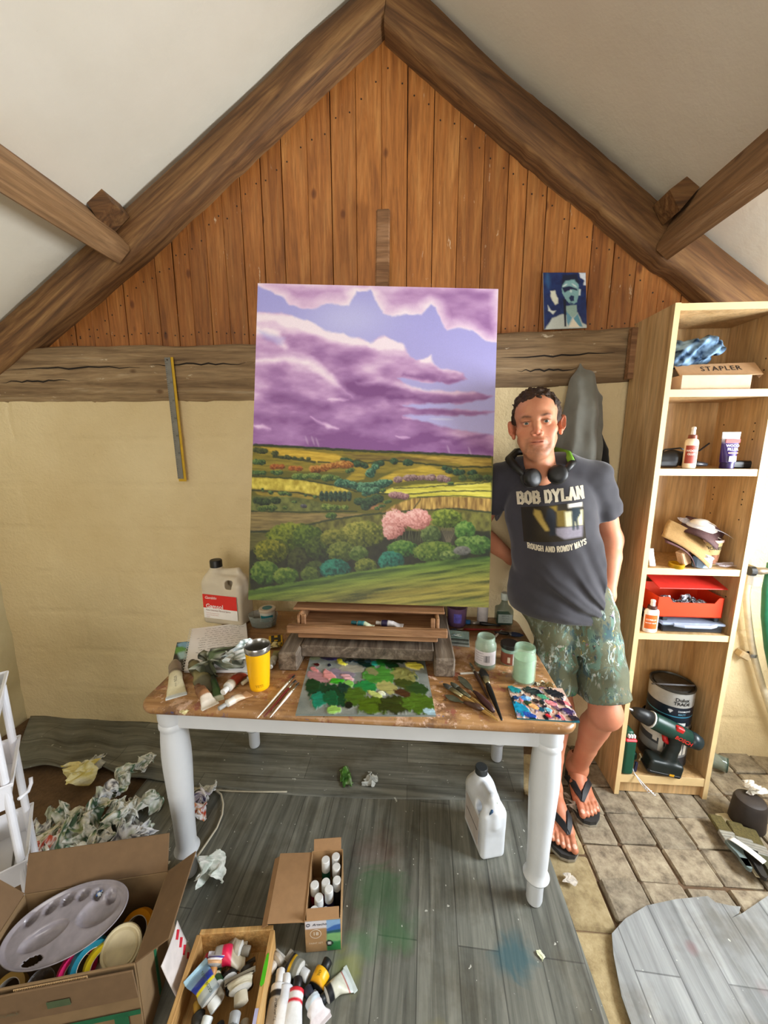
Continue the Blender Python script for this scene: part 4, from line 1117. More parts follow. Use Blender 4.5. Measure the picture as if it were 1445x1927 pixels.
# ---- feet on a 2 mm grid
def foot(heel, toe, mirror):
    heel, toe = np.array(heel), np.array(toe); d = toe - heel; L = np.linalg.norm(d); d /= L; s = np.array((d[1], -d[0], 0)) * mirror          # s points to the big toe side
    F = SDF(np.minimum(heel, toe) - (.08, .08, .03), np.maximum(heel, toe) + (.08, .08, .12), .0025); P = lambda a, b, z: heel + d * a * L + s * b + np.array((0, 0, z))
    F.ell(P(.11, 0, .036), (.032, .032, .034), k=.02); F.chain([P(.12, 0, .09), P(.14, 0, .05)], [.034, .032], .02)
    F.chain([P(.16, .002, .062), P(.4, .006, .052), P(.62, .01, .034), P(.74, .012, .026)], [.034, .031, .024, .018], .02); F.chain([P(.15, -.008, .03), P(.45, -.02, .026), P(.70, -.026, .022)], [.026, .024, .019], .02)
    F.chain([P(.5, .022, .03), P(.72, .03, .024)], [.024, .021], .02)
    for (a0, a1, b0, b1, r) in ((.74, .985, .030, .030, .0135), (.76, .975, .009, .010, .0092), (.75, .945, -.007, -.008, .0086), (.73, .905, -.022, -.024, .0082), (.70, .855, -.036, -.039, .0082)):
        F.chain([P(a0, b0, .024), P((a0 + a1) / 2, (b0 + b1) / 2, .026), P(a1, b1, .017)], [r * 1.05, r * .92, r], .004)
    V, Q = F.mesh(); V = smooth_mesh(V, Q, 1); n = fbm(V[:, 0] * 40, V[:, 1] * 40, V[:, 2] * 40, oct=3)[:, None]
    C = SK['base'] * (1 - n * .7) + SK['red'] * n * .7; C = C * np.array((.97, .87, .85))
    al = ((V - heel) @ d / L); up = V[:, 2] - heel[2]
    for (a1, b1, r) in ((.975, .030, .0085), (.968, .010, .0055), (.938, -.008, .005), (.898, -.024, .005), (.848, -.039, .0045)):      # nails
        q = P(a1, b1, .026); dd = np.linalg.norm((V - q) * (1, 1, .5), axis=1); C = np.where((dd < r)[:, None], np.array(sr('e2b4a0')), C)
    return V, Q, C, P
FR = foot((.618, 1.475, .022), (.598, 1.235, .022), -1); FL = foot((.772, 1.625, .022), (.748, 1.375, .022), 1)

# ---- head on a 2 mm grid in its own frame (faces -y)
Hd = SDF((-.115, -.135, -.235), (.115, .125, .125), .002)
Hd.ell((0, .018, .036), (.0765, .097, .080), k=.02); Hd.ell((0, -.022, -.028), (.0600, .068, .088), k=.03); Hd.ell((0, -.034, .045), (.062, .052, .048), k=.02)
for x in (-1, 1):
    Hd.cone((x * .050, .008, -.052), (x * .020, -.060, -.104), .016, .016, .025); Hd.ell((x * .046, -.056, -.026), (.021, .02, .019), k=.02)
    Hd.ell((x * .036, -.054, -.066), (.02, .02, .03), k=.02)
Hd.ell((0, -.062, -.103), (.026, .026, .021), k=.02)
Hd.cone((-.03, -.079, .021), (.03, -.079, .021), .0095, None, .014); Hd.cone((-.04, -.070, .018), (.04, -.070, .018), .010, None, .014)
for x in (-1, 1): Hd.ell((x * .0315, -.094, .001), (.0185, .016, .0115), k=.014, op='sub')
Hd.chain([(0, -.082, .014), (0, -.093, -.010), (.0, -.105, -.031)], [.0085, .0085, .0105], .012)
for x in (-1, 1):
    Hd.ell((x * .0125, -.096, -.036), (.0085, .012, .0078), k=.006); Hd.ell((x * .006, -.1065, -.044), (.0038, .006, .0032), k=.002, op='sub')
Hd.ell((0, -.078, -.064), (.030, .018, .022), k=.012)
Hd.ell((0, -.0925, -.0615), (.023, .0065, .0048), k=.005); Hd.ell((0, -.0915, -.0715), (.020, .0075, .0058), k=.005)
Hd.cone((-.024, -.0945, -.0675), (.024, -.0955, -.0650), .0018, None, .002, 'sub'); Hd.ell((0, -.093, -.083), (.018, .006, .004), k=.006, op='sub')
for x in (-1, 1): Hd.cone((x * .020, -.094, -.038), (x * .034, -.082, -.064), .0012, .0014, .004, 'sub')
for x in (-1, 1):                                                     # lids round the eyes, ears
    Hd.ell((x * .0315, -.0735, .000), (.0145, .0142, .0128), k=.004); Hd.ell((x * .0315, -.0895, -.0005), (.0130, .010, .0039), k=.0012, op='sub')
    Hd.ell((x * .084, .020, -.004), (.008, .021, .031), rot=(.15, x * .12, x * .75), k=.006); Hd.ell((x * .0935, .007, .000), (.0062, .012, .019), rot=(.15, x * .12, x * .75), k=.003, op='sub'); Hd.ell((x * .079, .006, -.034), (.007, .010, .011), k=.006)
Hd.chain([(0, .02, -.07), (.004, .032, -.13), (.012, .052, -.185)], [.054, .052, .056], .02); Hd.cone((0, -.018, -.12), (.008, .012, -.175), .026, .026, .03)
HV, HQ = Hd.mesh(); HV = smooth_mesh(HV, HQ, 1, .35)
x, y, z = HV.T
n = fbm(x * 45, y * 45, z * 45, oct=3); n2 = fbm(x * 230, y * 230, z * 230, oct=2)
HC = SK['base'] * 1.05 * (1 - n[:, None] * .5) + SK['red'] * n[:, None] * .5
def blendc(w, col):
    global HC
    w = np.clip(w, 0, 1)[:, None]; HC = HC * (1 - w) + np.array(col) * w
G2 = lambda cx, cz, rx, rz: np.exp(-(((np.abs(x) if cx else x) - cx) / rx) ** 2 - ((z - cz) / rz) ** 2) * (y < 0)
blendc(.45 * G2(0, -.033, .014, .014), sr('c0593f')); blendc(.3 * G2(.045, -.03, .02, .018), sr('c4674a')); blendc(.35 * (np.abs(x) > .074) * (y > -.01) * (z < .03), sr('c05c45'))
beard = np.clip(1.3 - np.hypot(x / .052, (z + .095) / .030), 0, 1) + np.clip(1.2 - np.hypot(x / .030, (z + .053) / .0075), 0, 1) * .9 + np.clip(1 - np.abs(np.abs(x) - .033) / .012, 0, 1) * (z < -.05) * (z > -.1) * .7
beard = np.clip(beard, 0, 1) * (y < .0) * (1 - np.exp(-(x / .02) ** 2 - ((z + .0675) / .009) ** 2))
blendc(beard * (.34 + .5 * (n2 - .45)), sr('5f4a3a')); jaw = np.clip((-z - .06) / .03, 0, 1) * (np.abs(x) > .035) * (y < .03) * (z > -.115); blendc(jaw * (.16 + .35 * (n2 - .5)), sr('6a5040'))
lips = np.exp(-(x / .020) ** 4 - ((z + .0665) / .0085) ** 2) * (y < -.07); blendc(lips * .65, sr('b1604f')); blendc(np.exp(-(x / .025) ** 4 - ((z + .0665) / .0016) ** 2) * (y < -.07) * .8, sr('5e2a22'))
brow = np.exp(-((np.abs(x) - .031) / .0165) ** 4 - ((z - .0195 - .004 * np.clip(1 - np.abs(np.abs(x) - .036) / .02, 0, 1)) / .0042) ** 2) * (y < -.04); blendc(brow * (.85 + .5 * (n2 - .5)), sr('3a2417'))
blendc(np.exp(-((np.abs(x) - .0315) / .016) ** 4 - ((z - .0055) / .0018) ** 2) * (y < -.06) * .9, sr('2a1812')); blendc(.3 * G2(.031, -.008, .014, .006), sr('a8654e')); blendc(.18 * G2(.0315, .008, .018, .005), sr('8a5544'))
hr_, hp, hy = math.radians(6.5), math.radians(-3), math.radians(-17)
HM = Matrix.Translation(J['head']) @ Matrix.Rotation(hy, 4, 'Z') @ Matrix.Rotation(-hr_, 4, 'Y') @ Matrix.Rotation(hp, 4, 'X') @ Matrix.Scale(1.03, 4)
def htr(V): M = np.array(HM); return V @ M[:3, :3].T + M[:3, 3]
# join: one body mesh
Vs, Qs, Cs, off = [], [], [], 0
for V, Q, C in ((BV, BQ, BC), (FR[0], FR[1], FR[2]), (FL[0], FL[1], FL[2]), (htr(HV), HQ, HC)):
    Vs.append(V - PB); Qs.append(Q + off); Cs.append(C); off += len(V)
man = mesh_ob('person', np.concatenate(Vs), np.concatenate(Qs), M_SKIN, smooth=True, cols=np.concatenate(Cs), loc=PB.tolist())
tag(man, 'man in grey t-shirt and paint-smeared shorts leaning beside the easel, hand in pocket', 'person')
# eyes
for x_ in (-1, 1):
    V = []; f = []; nr, ns = 10, 16; cc = []
    for i in range(nr + 1):
        a = PI * i / nr
        for k in range(ns):
            b = 2 * PI * k / ns; V.append((.0122 * math.sin(a) * math.cos(b), -.0122 * math.cos(a), .0122 * math.sin(a) * math.sin(b)))
            cc.append(sr('16100c') if a < .2 else (sr('3d4a48') if a < .58 else sr('c4b8b0')))
    for i in range(nr):
        for k in range(ns): f.append((i * ns + k, i * ns + (k + 1) % ns, (i + 1) * ns + (k + 1) % ns, (i + 1) * ns + k))
    V = np.array(V) + np.array((x_ * .0315, -.0742, 0))
    mesh_ob('eye', htr(V) - PB, f, vcol(0.12, 0, 50, 'eye'), man, True, cols=np.array(cc))
# hair
Hr = SDF((-.11, -.12, -.08), (.11, .14, .15), .0022)
Hr.ell((0, .02, .040), (.0815, .102, .086), k=0)
Hr.warp(lambda X, Y, Z: -(fbm(X * 75, Y * 75, Z * 60, oct=3) - .5) * .022 - np.clip(Z - .06, 0, 1) * .08)
hx = Hr.grid((slice(None),) * 3)
line = .066 - .03 * (hx[0] / .05) ** 2 * (np.abs(hx[0]) < .2)                          # hairline on the forehead, receding at the temples
dfr = np.maximum(-(hx[2] - (.072 - np.clip(np.abs(hx[0]) - .045, 0, 1) * 2.6 - np.clip(hx[1] + .045, 0, .2) * 1.0 + .012 * np.cos(hx[0] * 60))), -.06)
side = -(hx[2] - (-.005 - np.clip(hx[1] - .02, 0, .06) * .9))
Hr.F = np.maximum(Hr.F, np.maximum(np.where(hx[1] < -.02, dfr, -.06), side).astype(np.float32))
V, Q = Hr.mesh(); V = smooth_mesh(V, Q, 1)
hn = fbm(V[:, 0] * 90, V[:, 1] * 25, V[:, 2] * 90, oct=3)[:, None]
mesh_ob('hair', htr(V) - PB, Q, vcol(0.6, 0.8, 420, 'hair', spec=.3), man, True, cols=np.array(sr('1d130c')) * (1 - hn) + np.array(sr('4a3322')) * hn)

# ---- t-shirt
T = SDF((.22, 1.34, .84), (.94, 1.79, 1.56), .004)
T.ell((.553, 1.545, 1.27), (.172, .112, .185), rot=(0, 0, -.16), k=.04); T.ell((.582, 1.528, 1.10), (.168, .116, .2), rot=(0, 0, -.1), k=.05); T.ell((.608, 1.507, .96), (.204, .138, .26), k=.04)
T.chain([Vector(c('Rs')) + Vector((0, 0, .008)), (.44, 1.565, 1.435), (.505, 1.54, 1.452), (.60, 1.54, 1.448), Vector(c('Ls')) + Vector((0, 0, .008))], [.052, .05, .052, .05, .052], .03)
Le, Ls, Re, Rs = (np.array(c(k)) for k in ('Le', 'Ls', 'Re', 'Rs'))
T.chain([Ls, Ls * .36 + Le * .64], [.056, .066], .028); T.chain([Rs, Rs * .40 + Re * .60], [.056, .064], .028)
def folds(X, Y, Z):
    w = fbm(X * 7, Y * 7, Z * 7, oct=2) * 2.2; low = np.clip((1.22 - Z) / .26, 0, 1)
    ang = np.arctan2(Z - .83, .80 - X); rad = np.sin(ang * 19 + w * 2.6); fine = np.sin(ang * 41 + w * 4)          # drapes that run to the pocketed hand
    arm = np.clip((X - .68) / .06, 0, 1) * np.sin(Z * 95 + w * 4); up = np.sin((X * .8 + Z * .5) * 75 + w * 4) * np.clip((Z - 1.15) / .2, 0, 1)
    return -(np.sign(rad) * np.abs(rad) ** .8 * .0062 + fine * .0022) * low - up * .0024 - arm * .0022 + (fbm(X * 14, Y * 14, Z * 14, oct=2) - .5) * .007
T.warp(folds)
X, Y, Z = T.grid((slice(None),) * 3)
hem = -(Z - (.878 - .012 * np.cos((X - .63) * 9)))
T.F = np.maximum(T.F, hem.astype(np.float32))
# sleeve ends and neck opening
d = (Le - Ls) / np.linalg.norm(Le - Ls); p = Ls * .42 + Le * .58; T.F = np.where((X > .725), np.maximum(T.F, ((X - p[0]) * d[0] + (Y - p[1]) * d[1] + (Z - p[2]) * d[2])), T.F).astype(np.float32)
d = (Re - Rs) / np.linalg.norm(Re - Rs); p = Rs * .46 + Re * .54; T.F = np.where((X < .365), np.maximum(T.F, ((X - p[0]) * d[0] + (Y - p[1]) * d[1] + (Z - p[2]) * d[2])), T.F).astype(np.float32)
T.ell((.487, 1.505, 1.555), (.074, .074, .066), k=.008, op='sub')
TV, TQ = T.mesh(); TV = smooth_mesh(TV, TQ, 1)
def cloth_mat(name, hx_, bump=.3, sc=900):
    m, nt = newmat(name, .9); v = nt.coord('Object'); col = nt.ramp(nt.noise(v, 9, 4), [(.3, tuple(q * .85 for q in sr(hx_))), (.7, tuple(q * 1.12 for q in sr(hx_)))])
    nt.link(col, nt.bsdf().inputs['Base Color']); nt.bsdf().inputs['Sheen Weight'].default_value = .25; nt.link(nt.bump(nt.noise(v, sc, 2), bump, .001), nt.bsdf().inputs['Normal']); return m
shirt = mesh_ob('t_shirt', TV - PB, TQ, cloth_mat('charcoal_cotton', '323036'), man, True)
# ---- shorts, smeared with paint
S = SDF((.40, 1.22, .54), (.90, 1.68, 1.02), .005)
S.ell((.612, 1.50, .93), (.176, .104, .11), k=.03); S.cone((.535, 1.50, .89), (.57, 1.47, .81), .088, .078, .03)
Lh, Lk, Rh, Rk = (np.array(c(k)) for k in ('Lh', 'Lk', 'Rh', 'Rk'))
S.chain([Lh + (0, 0, .02), Lh * .5 + Lk * .5, Lh * .08 + Lk * .92], [.096, .102, .094], .025); S.chain([Rh + (0, 0, .02), Rh * .5 + Rk * .5, Rh * .1 + Rk * .9], [.092, .088, .086], .015)
S.ell((.745, 1.465, .855), (.055, .055, .075), k=.03)
S.box((.656, 1.42, .64), (.008, .2, .095), .004, rot=(0, -.06, 0), k=.016, op='sub')
S.warp(lambda X, Y, Z: (fbm(X * 9, Y * 9, Z * 9, oct=3) - .5) * .016 - .0025 * np.sin(Z * 70 + 6 * fbm(X * 6, Y * 6, Z * 6)))
X, Y, Z = S.grid((slice(None),) * 3)
d = (Lk - Lh) / np.linalg.norm(Lk - Lh); p = Lh * .14 + Lk * .86; hl = (X - p[0]) * d[0] + (Y - p[1]) * d[1] + (Z - p[2]) * d[2]
d = (Rk - Rh) / np.linalg.norm(Rk - Rh); p = Rh * .20 + Rk * .80; hr2 = (X - p[0]) * d[0] + (Y - p[1]) * d[1] + (Z - p[2]) * d[2]
S.F = np.maximum(S.F, np.where(X > .662, hl, hr2)).astype(np.float32)
SV, SQ = S.mesh(); SV = smooth_mesh(SV, SQ, 1)
def shorts_mat():
    m, nt = newmat('paint_smeared_canvas', .85); v = nt.coord('Object')
    col = nt.ramp(nt.noise(v, 6, 4), [(.3, sr('4a4d3a')), (.7, sr('6a6b52'))])
    gate = nt.ramp(nt.noise(v, 6.5, 3), [(.44, (0, 0, 0)), (.56, (1, 1, 1))]); st = nt.coord('Object', (1.0, 1.0, .45)); c2 = col
    for i, (sc, lo, hxx) in enumerate(((22, .52, '5d7a6c'), (26, .56, '2a4a52'), (30, .57, 'a9bcb8'), (34, .6, '1d2c34'), (36, .61, 'd8d6cc'), (40, .63, 'b9a040'), (38, .63, '3f7a50'), (44, .645, '8a6a80'), (48, .65, 'c98a6a'))):
        a = nt.new('ShaderNodeVectorMath', operation='ADD'); a.inputs[1].default_value = (i * 3.1, i * 1.7, i * 5.3); nt.link(st, a.inputs[0])
        c2 = nt.mix(nt.ramp(nt.noise(a.outputs[0], sc, 5, .65, .8), [(lo, (0, 0, 0)), (lo + .04, (.9, .9, .9))]), c2, sr(hxx))
    nt.link(nt.mix(gate, col, c2), nt.bsdf().inputs['Base Color']); nt.link(nt.bump(nt.noise(v, 300, 3), .3, .002), nt.bsdf().inputs['Normal']); return m
mesh_ob('shorts', SV - PB, SQ, shorts_mat(), man, True)

# ---- print on the shirt: slab lettering and a picture, draped on the cloth
bvh = BVHTree.FromPolygons([tuple(v) for v in TV], [tuple(q) for q in TQ])
pn = Vector((-.24, -.97, 0)).normalized()                                   # the way the chest faces
ptop = Vector((.508, 1.44, 1.335)); tilt = math.radians(8)
px_ = Vector((pn.y, -pn.x, 0)) * -1; px_ = Vector((-pn.y, pn.x, 0)); py_ = Vector((0, 0, 1))
if px_.x < 0: px_ = -px_
rx = px_ * math.cos(tilt) + py_ * math.sin(tilt); ry = -px_ * math.sin(tilt) + py_ * math.cos(tilt)
def drape(a, b, off=.0015):
    q = ptop + rx * a + ry * b + pn * .4; h = bvh.ray_cast(q, -pn)
    return (h[0] + pn * off) if h[0] else q - pn * .45
SLAB = {  # strokes in a 1 x 1.4 box; serifs are added at the ends marked by s
 'B': [[(.15, 0), (.15, 1.4)], [(.15, 1.4), (.6, 1.4), (.82, 1.22), (.82, .92), (.6, .74), (.15, .74)], [(.6, .74), (.9, .55), (.9, .2), (.65, 0), (.15, 0)]],
 'O': [[(.5, 1.4), (.82, 1.2), (.9, .7), (.82, .2), (.5, 0), (.18, .2), (.1, .7), (.18, 1.2), (.5, 1.4)]],
 'D': [[(.15, 0), (.15, 1.4)], [(.15, 1.4), (.55, 1.4), (.85, 1.1), (.88, .7), (.85, .3), (.55, 0), (.15, 0)]],
 'Y': [[(.05, 1.4), (.5, .7), (.95, 1.4)], [(.5, .7), (.5, 0)]], 'L': [[(.2, 1.4), (.2, 0), (.9, 0), (.9, .3)]],
 'A': [[(.08, 0), (.5, 1.4), (.92, 0)], [(.25, .48), (.75, .48)]], 'N': [[(.12, 0), (.12, 1.4), (.88, 0), (.88, 1.4)]],
 'R': [[(.15, 0), (.15, 1.4)], [(.15, 1.4), (.6, 1.4), (.85, 1.2), (.85, .9), (.6, .7), (.15, .7)], [(.55, .7), (.92, 0)]],
 'U': [[(.12, 1.4), (.12, .3), (.3, 0), (.7, 0), (.88, .3), (.88, 1.4)]], 'G': [[(.88, 1.1), (.6, 1.4), (.3, 1.3), (.1, .7), (.3, .1), (.6, 0), (.88, .2), (.88, .6), (.6, .6)]],
 'H': [[(.12, 0), (.12, 1.4)], [(.88, 0), (.88, 1.4)], [(.12, .72), (.88, .72)]], 'W': [[(.02, 1.4), (.25, 0), (.5, 1.1), (.75, 0), (.98, 1.4)]],
 'S': [[(.85, 1.15), (.6, 1.4), (.3, 1.35), (.15, 1.05), (.35, .78), (.7, .62), (.88, .35), (.7, .05), (.35, 0), (.12, .25)]]}
SER = {'B': [], 'O': [], 'D': [], 'Y': [(.05, 1.4), (.95, 1.4), (.5, 0)], 'L': [(.2, 1.4)], 'A': [(.08, 0), (.92, 0)], 'N': [(.12, 0), (.12, 1.4), (.88, 1.4)], 'R': [(.15, 0), (.92, 0)], 'U': [(.12, 1.4), (.88, 1.4)], 'G': [], 'H': [(.12, 0), (.12, 1.4), (.88, 0), (.88, 1.4)], 'W': [(.02, 1.4), (.98, 1.4)], 'S': []}
def slab(textline, x0, y0, w, h, sw, arc=None):
    mb = MB(); n = sum(.45 if q == ' ' else 1.0 for q in textline); adv = w / n; x_ = x0
    def quad(a, b, s):
        a, b = Vector(a), Vector(b); L = (b - a).length; m = max(1, int(L / .006)); t = (b - a).normalized(); s_ = Vector((-t.y, t.x)) * s / 2; a = a - t * s * .35; b = b + t * s * .35
        for i in range(m):
            p, q = a.lerp(b, i / m), a.lerp(b, (i + 1) / m); z_ = [p + s_, p - s_, q - s_, q + s_]
            mb.add([drape(k.x, k.y + (arc(k.x) if arc else 0)) for k in z_], [(0, 1, 2, 3)])
    for chx in textline:
        if chx == ' ': x_ += adv * .45; continue
        cwid = adv * .8
        for st_ in SLAB[chx]:
            P = [(x_ + a * cwid, y0 + b / 1.4 * h) for a, b in st_]
            for i in range(len(P) - 1): quad(P[i], P[i + 1], sw * (.72 if abs(P[i][1] - P[i + 1][1]) < 1e-4 else 1))
        for a, b in SER[chx]: quad((x_ + (a - .17) * cwid, y0 + b / 1.4 * h), (x_ + (a + .17) * cwid, y0 + b / 1.4 * h), sw * .6)
        x_ += adv
    return mb
PR = plain('c9bfa8', .9)
slab('BOB DYLAN', -.110, -.012, .236, .040, .0106).build('print_lettering', PR, shirt, fix=False)
slab('ROUGH AND ROWDY WAYS', -.088, -.186, .206, .0185, .0040, arc=lambda a: .012 * ((a - .01) / .09) ** 2 - .01).build('print_lettering', PR, shirt, fix=False)
nu, nv = 46, 34; U, V = grid_uv(nu, nv); P_ = Painter(U * 230, V * 160); P_.C[:] = np.array(sr('2a2212'))
P_.lay(P_.poly([(0, 0), (60, 0), (40, 160), (0, 160)], 20), '1c150e'); P_.lay(P_.poly([(50, 12), (72, 20), (80, 60), (100, 110), (84, 112), (60, 66), (46, 34)], 4), 'a8904a'); P_.lay(P_.poly([(108, 6), (132, 4), (130, 90), (160, 92), (160, 28), (128, 28)], 4), '8a7224')
P_.lay(P_.poly([(132, 28), (165, 28), (162, 98), (128, 94)], 3), '6e5a1c'); P_.lay(P_.poly([(160, 34), (225, 34), (222, 100), (160, 98)], 3), 'ded8b0'); P_.lay(P_.poly([(174, 0), (226, 0), (224, 18), (174, 18)], 3), 'efe9dc'); P_.lay(P_.poly([(124, 102), (222, 102), (216, 150), (150, 152), (120, 130)], 4), '8a8490')
P_.lay(P_.poly([(96, 16), (116, 14), (126, 50), (118, 120), (124, 132), (96, 134), (100, 90), (88, 60)], 3), '22262e'); P_.lay(P_.poly([(186, 18), (216, 20), (218, 50), (206, 70), (206, 116), (198, 118), (196, 80), (190, 116), (182, 118), (182, 52)], 3), '26333a')
mesh_ob('print_picture', [tuple(drape(-.100 + u * .216, -.026 - v * .134) - Vector(PB)) for u, v in zip(U.ravel(), V.ravel())], grid_faces(nu, nv), vcol(.9, 0, 100, 'print'), shirt, True, cols=P_.C.reshape(-1, 3))
for o in shirt.children:
    if o.name.startswith('print_lettering'):
        for v in o.data.vertices: v.co -= Vector(PB)

# ---- flip-flops
M_SOLE, M_STRAP = plain('2c2b2a', .8), plain('15151a', .6)
for (V, Q, C, P), mr in ((FR, -1), (FL, 1)):
    mb = MB(); out = [(-.06, 0), (-.03, .024), (.1, .036), (.35, .034), (.6, .045), (.8, .052), (.95, .046), (1.04, .028), (1.055, .005), (1.03, -.02), (.92, -.042), (.78, -.054), (.55, -.05), (.3, -.038), (.08, -.036), (-.03, -.024)]
    mb = MB(); n = len(out); vv = [P(a, b, -.010) for a, b in out] + [P(a, b, .006) for a, b in out]
    mb.add([tuple(q - PB) for q in vv], [tuple(range(n))[::-1], tuple(range(n, 2 * n))] + [(i, (i + 1) % n, n + (i + 1) % n, n + i) for i in range(n)])
    so = mb.build('flip_flop', M_SOLE, man)
    mb2 = MB(); vv = [P(a * 1.006 - .002, b * 1.03, -.0205) for a, b in out] + [P(a * 1.006 - .002, b * 1.03, -.010) for a, b in out]
    mb2.add([tuple(q - PB) for q in vv], [tuple(range(n))[::-1], tuple(range(n, 2 * n))] + [(i, (i + 1) % n, n + (i + 1) % n, n + i) for i in range(n)]); mb2.build('outsole', plain('8a8272', .8), so)
    tree = BVHTree.FromPolygons([tuple(v) for v in V], [tuple(q) for q in Q])
    for sgn in (-1, 1):
        path = [(.80, .019, .035), (.70, .016 + sgn * .012, .05), (.55, .008 + sgn * .030, .055), (.40, sgn * .040, .040), (.26, sgn * .043, .006)]
        prev = []
        for (a, b, z_) in path:
            p = P(a, b, z_); h = tree.find_nearest(Vector(p)); q = Vector(h[0]) + h[1] * .004 if h[0] else Vector(p)
            if a < .3: q = Vector(P(a, b, .004))
            prev.append((q, h[1] if h[0] else Vector((0, 0, 1))))
        mb3 = MB(); w = [.007, .013, .015, .015, .014]; vv = []; ff = []
        for i, (q, nn) in enumerate(prev):
            t = (prev[min(i + 1, 4)][0] - prev[max(i - 1, 0)][0]).normalized(); sd = t.cross(nn).normalized()
            vv += [q + sd * w[i] - nn * .004, q + sd * w[i] * .8 + nn * .002, q - sd * w[i] * .8 + nn * .002, q - sd * w[i] - nn * .004]
        for i in range(4):
            for k in range(4): ff.append((i * 4 + k, i * 4 + (k + 1) % 4, (i + 1) * 4 + (k + 1) % 4, (i + 1) * 4 + k))
        ff += [(0, 1, 2, 3), (16, 17, 18, 19)]
        mb3.add([tuple(q - Vector(PB)) for q in vv], ff).build('strap', M_STRAP, so, auto=60)
    MB().cyl(P(.80, .019, -.002) - PB, P(.80, .019, .04) - PB, .004, n=8).build('toe_post', M_STRAP, so)

# ---- headphones round the neck
hp_ = empty('headphones', (.47, 1.45, 1.40), label='black over-ear headphones hanging round the man\'s neck', cat='headphones')
o0 = np.array(hp_.location)
M_BLK = plain('0a0a0b', .5)
for (p, nrm) in (((.438, 1.418, 1.413), (.35, -.9, .15)), ((.522, 1.412, 1.428), (-.30, -.92, .2))):
    p = Vector(p); nn = Vector(nrm).normalized(); q = nn.to_track_quat('Z', 'Y').to_matrix().to_4x4(); q.translation = p - Vector(o0)
    m_ = MB(); m_.lathe([(.0005, -.020), (.026, -.020), (.033, -.015), (.035, -.006), (.034, .004), (.028, .012), (.017, .015), (0.0005, .016)], 24, cap=False)
    cup = mesh_ob('ear_cup', [tuple(q @ Vector(v)) for v in m_.v], m_.f, M_BLK, hp_, True)
    m_ = MB(); ring = [(.025 + .010 * math.cos(t), -.024 + .009 * math.sin(t)) for t in np.linspace(0, 2 * PI, 9)]; m_.lathe(ring, 24, cap=False)
    mesh_ob('ear_cushion', [tuple(q @ Vector(v)) for v in m_.v], m_.f, plain('1c1a1a', .7), cup, True)
arc = [(.412, 1.43, 1.42), (.386, 1.47, 1.45), (.378, 1.53, 1.475), (.42, 1.60, 1.50), (.50, 1.625, 1.51), (.575, 1.60, 1.505), (.603, 1.54, 1.49), (.592, 1.47, 1.465), (.556, 1.43, 1.44)]
mb = MB(); mb.tube([Vector(p) - Vector(o0) for p in arc], [.011, .015, .016, .015, .015, .015, .016, .015, .011], 10); mb.build('headband', M_BLK, hp_, smooth=True)
mb = MB(); mb.tube([Vector(p) - Vector(o0) + Vector((-.006, -.006, .005)) for p in arc[5:8]], [.012, .0145, .012], 8); mb.build('headband_lining', plain('5f8f1e', .6), hp_, smooth=True)
# ================================================================== small things: shared builders
def tp(x, y, z=0.0): return onz(x, y, TT + z)


def crumple_vf(seed, n=3, r=1.0, sq=(1, 1, .7), amp=.5):
    """a crumpled sheet: many straight creases fold it back over itself"""
    rg = np.random.default_rng(seed); m = 22; U, V = np.meshgrid(np.linspace(-1, 1, m), np.linspace(-1, 1, m), indexing='ij')
    tri = lambda t: np.abs((t % 2) - 1) * 2 - 1
    rad = np.sqrt(U * U + V * V); bowl = .55 * (1 - .75 * np.minimum(rad, 1.3) ** 2)
    X = np.stack([U * .8, V * .8, bowl], -1)
    for k in range(10):
        a = rg.uniform(0, PI); fq = rg.uniform(.7, 2.6); d = rg.normal(size=3); d /= np.linalg.norm(d); d[2] = abs(d[2]) * 1.1
        X = X + (tri(fq * (U * math.cos(a) + V * math.sin(a)) + rg.uniform(0, 2)) * amp * .46 / fq ** .5)[..., None] * d
    X += (np.random.default_rng(seed + 5).uniform(-1, 1, X.shape)) * .03
    X = X.reshape(-1, 3) * np.array(sq) * r * 1.08; X[:, 2] -= X[:, 2].min(); return X, [tuple(q) for q in grid_faces(m, m).tolist()]


def crumple(name, seed, loc, r, cols, mat, sq=(1, 1, .7), rot=0., amp=.5, parent=None, n=3):
    V, f = crumple_vf(seed, n, r, sq, amp); rg = np.random.default_rng(seed + 99)
    t = fbm(V[:, 0] / r * 1.6 + seed, V[:, 1] / r * 1.6, V[:, 2] / r * 1.6, oct=3); t = np.clip((t - .3) / .4, 0, .999)
    cs = np.array([sr(c) for c in cols]); C = cs[(t * len(cs)).astype(int)]
    return mesh_ob(name, V, f, mat, parent, False, loc=loc, rot=(0, 0, rot), cols=C)


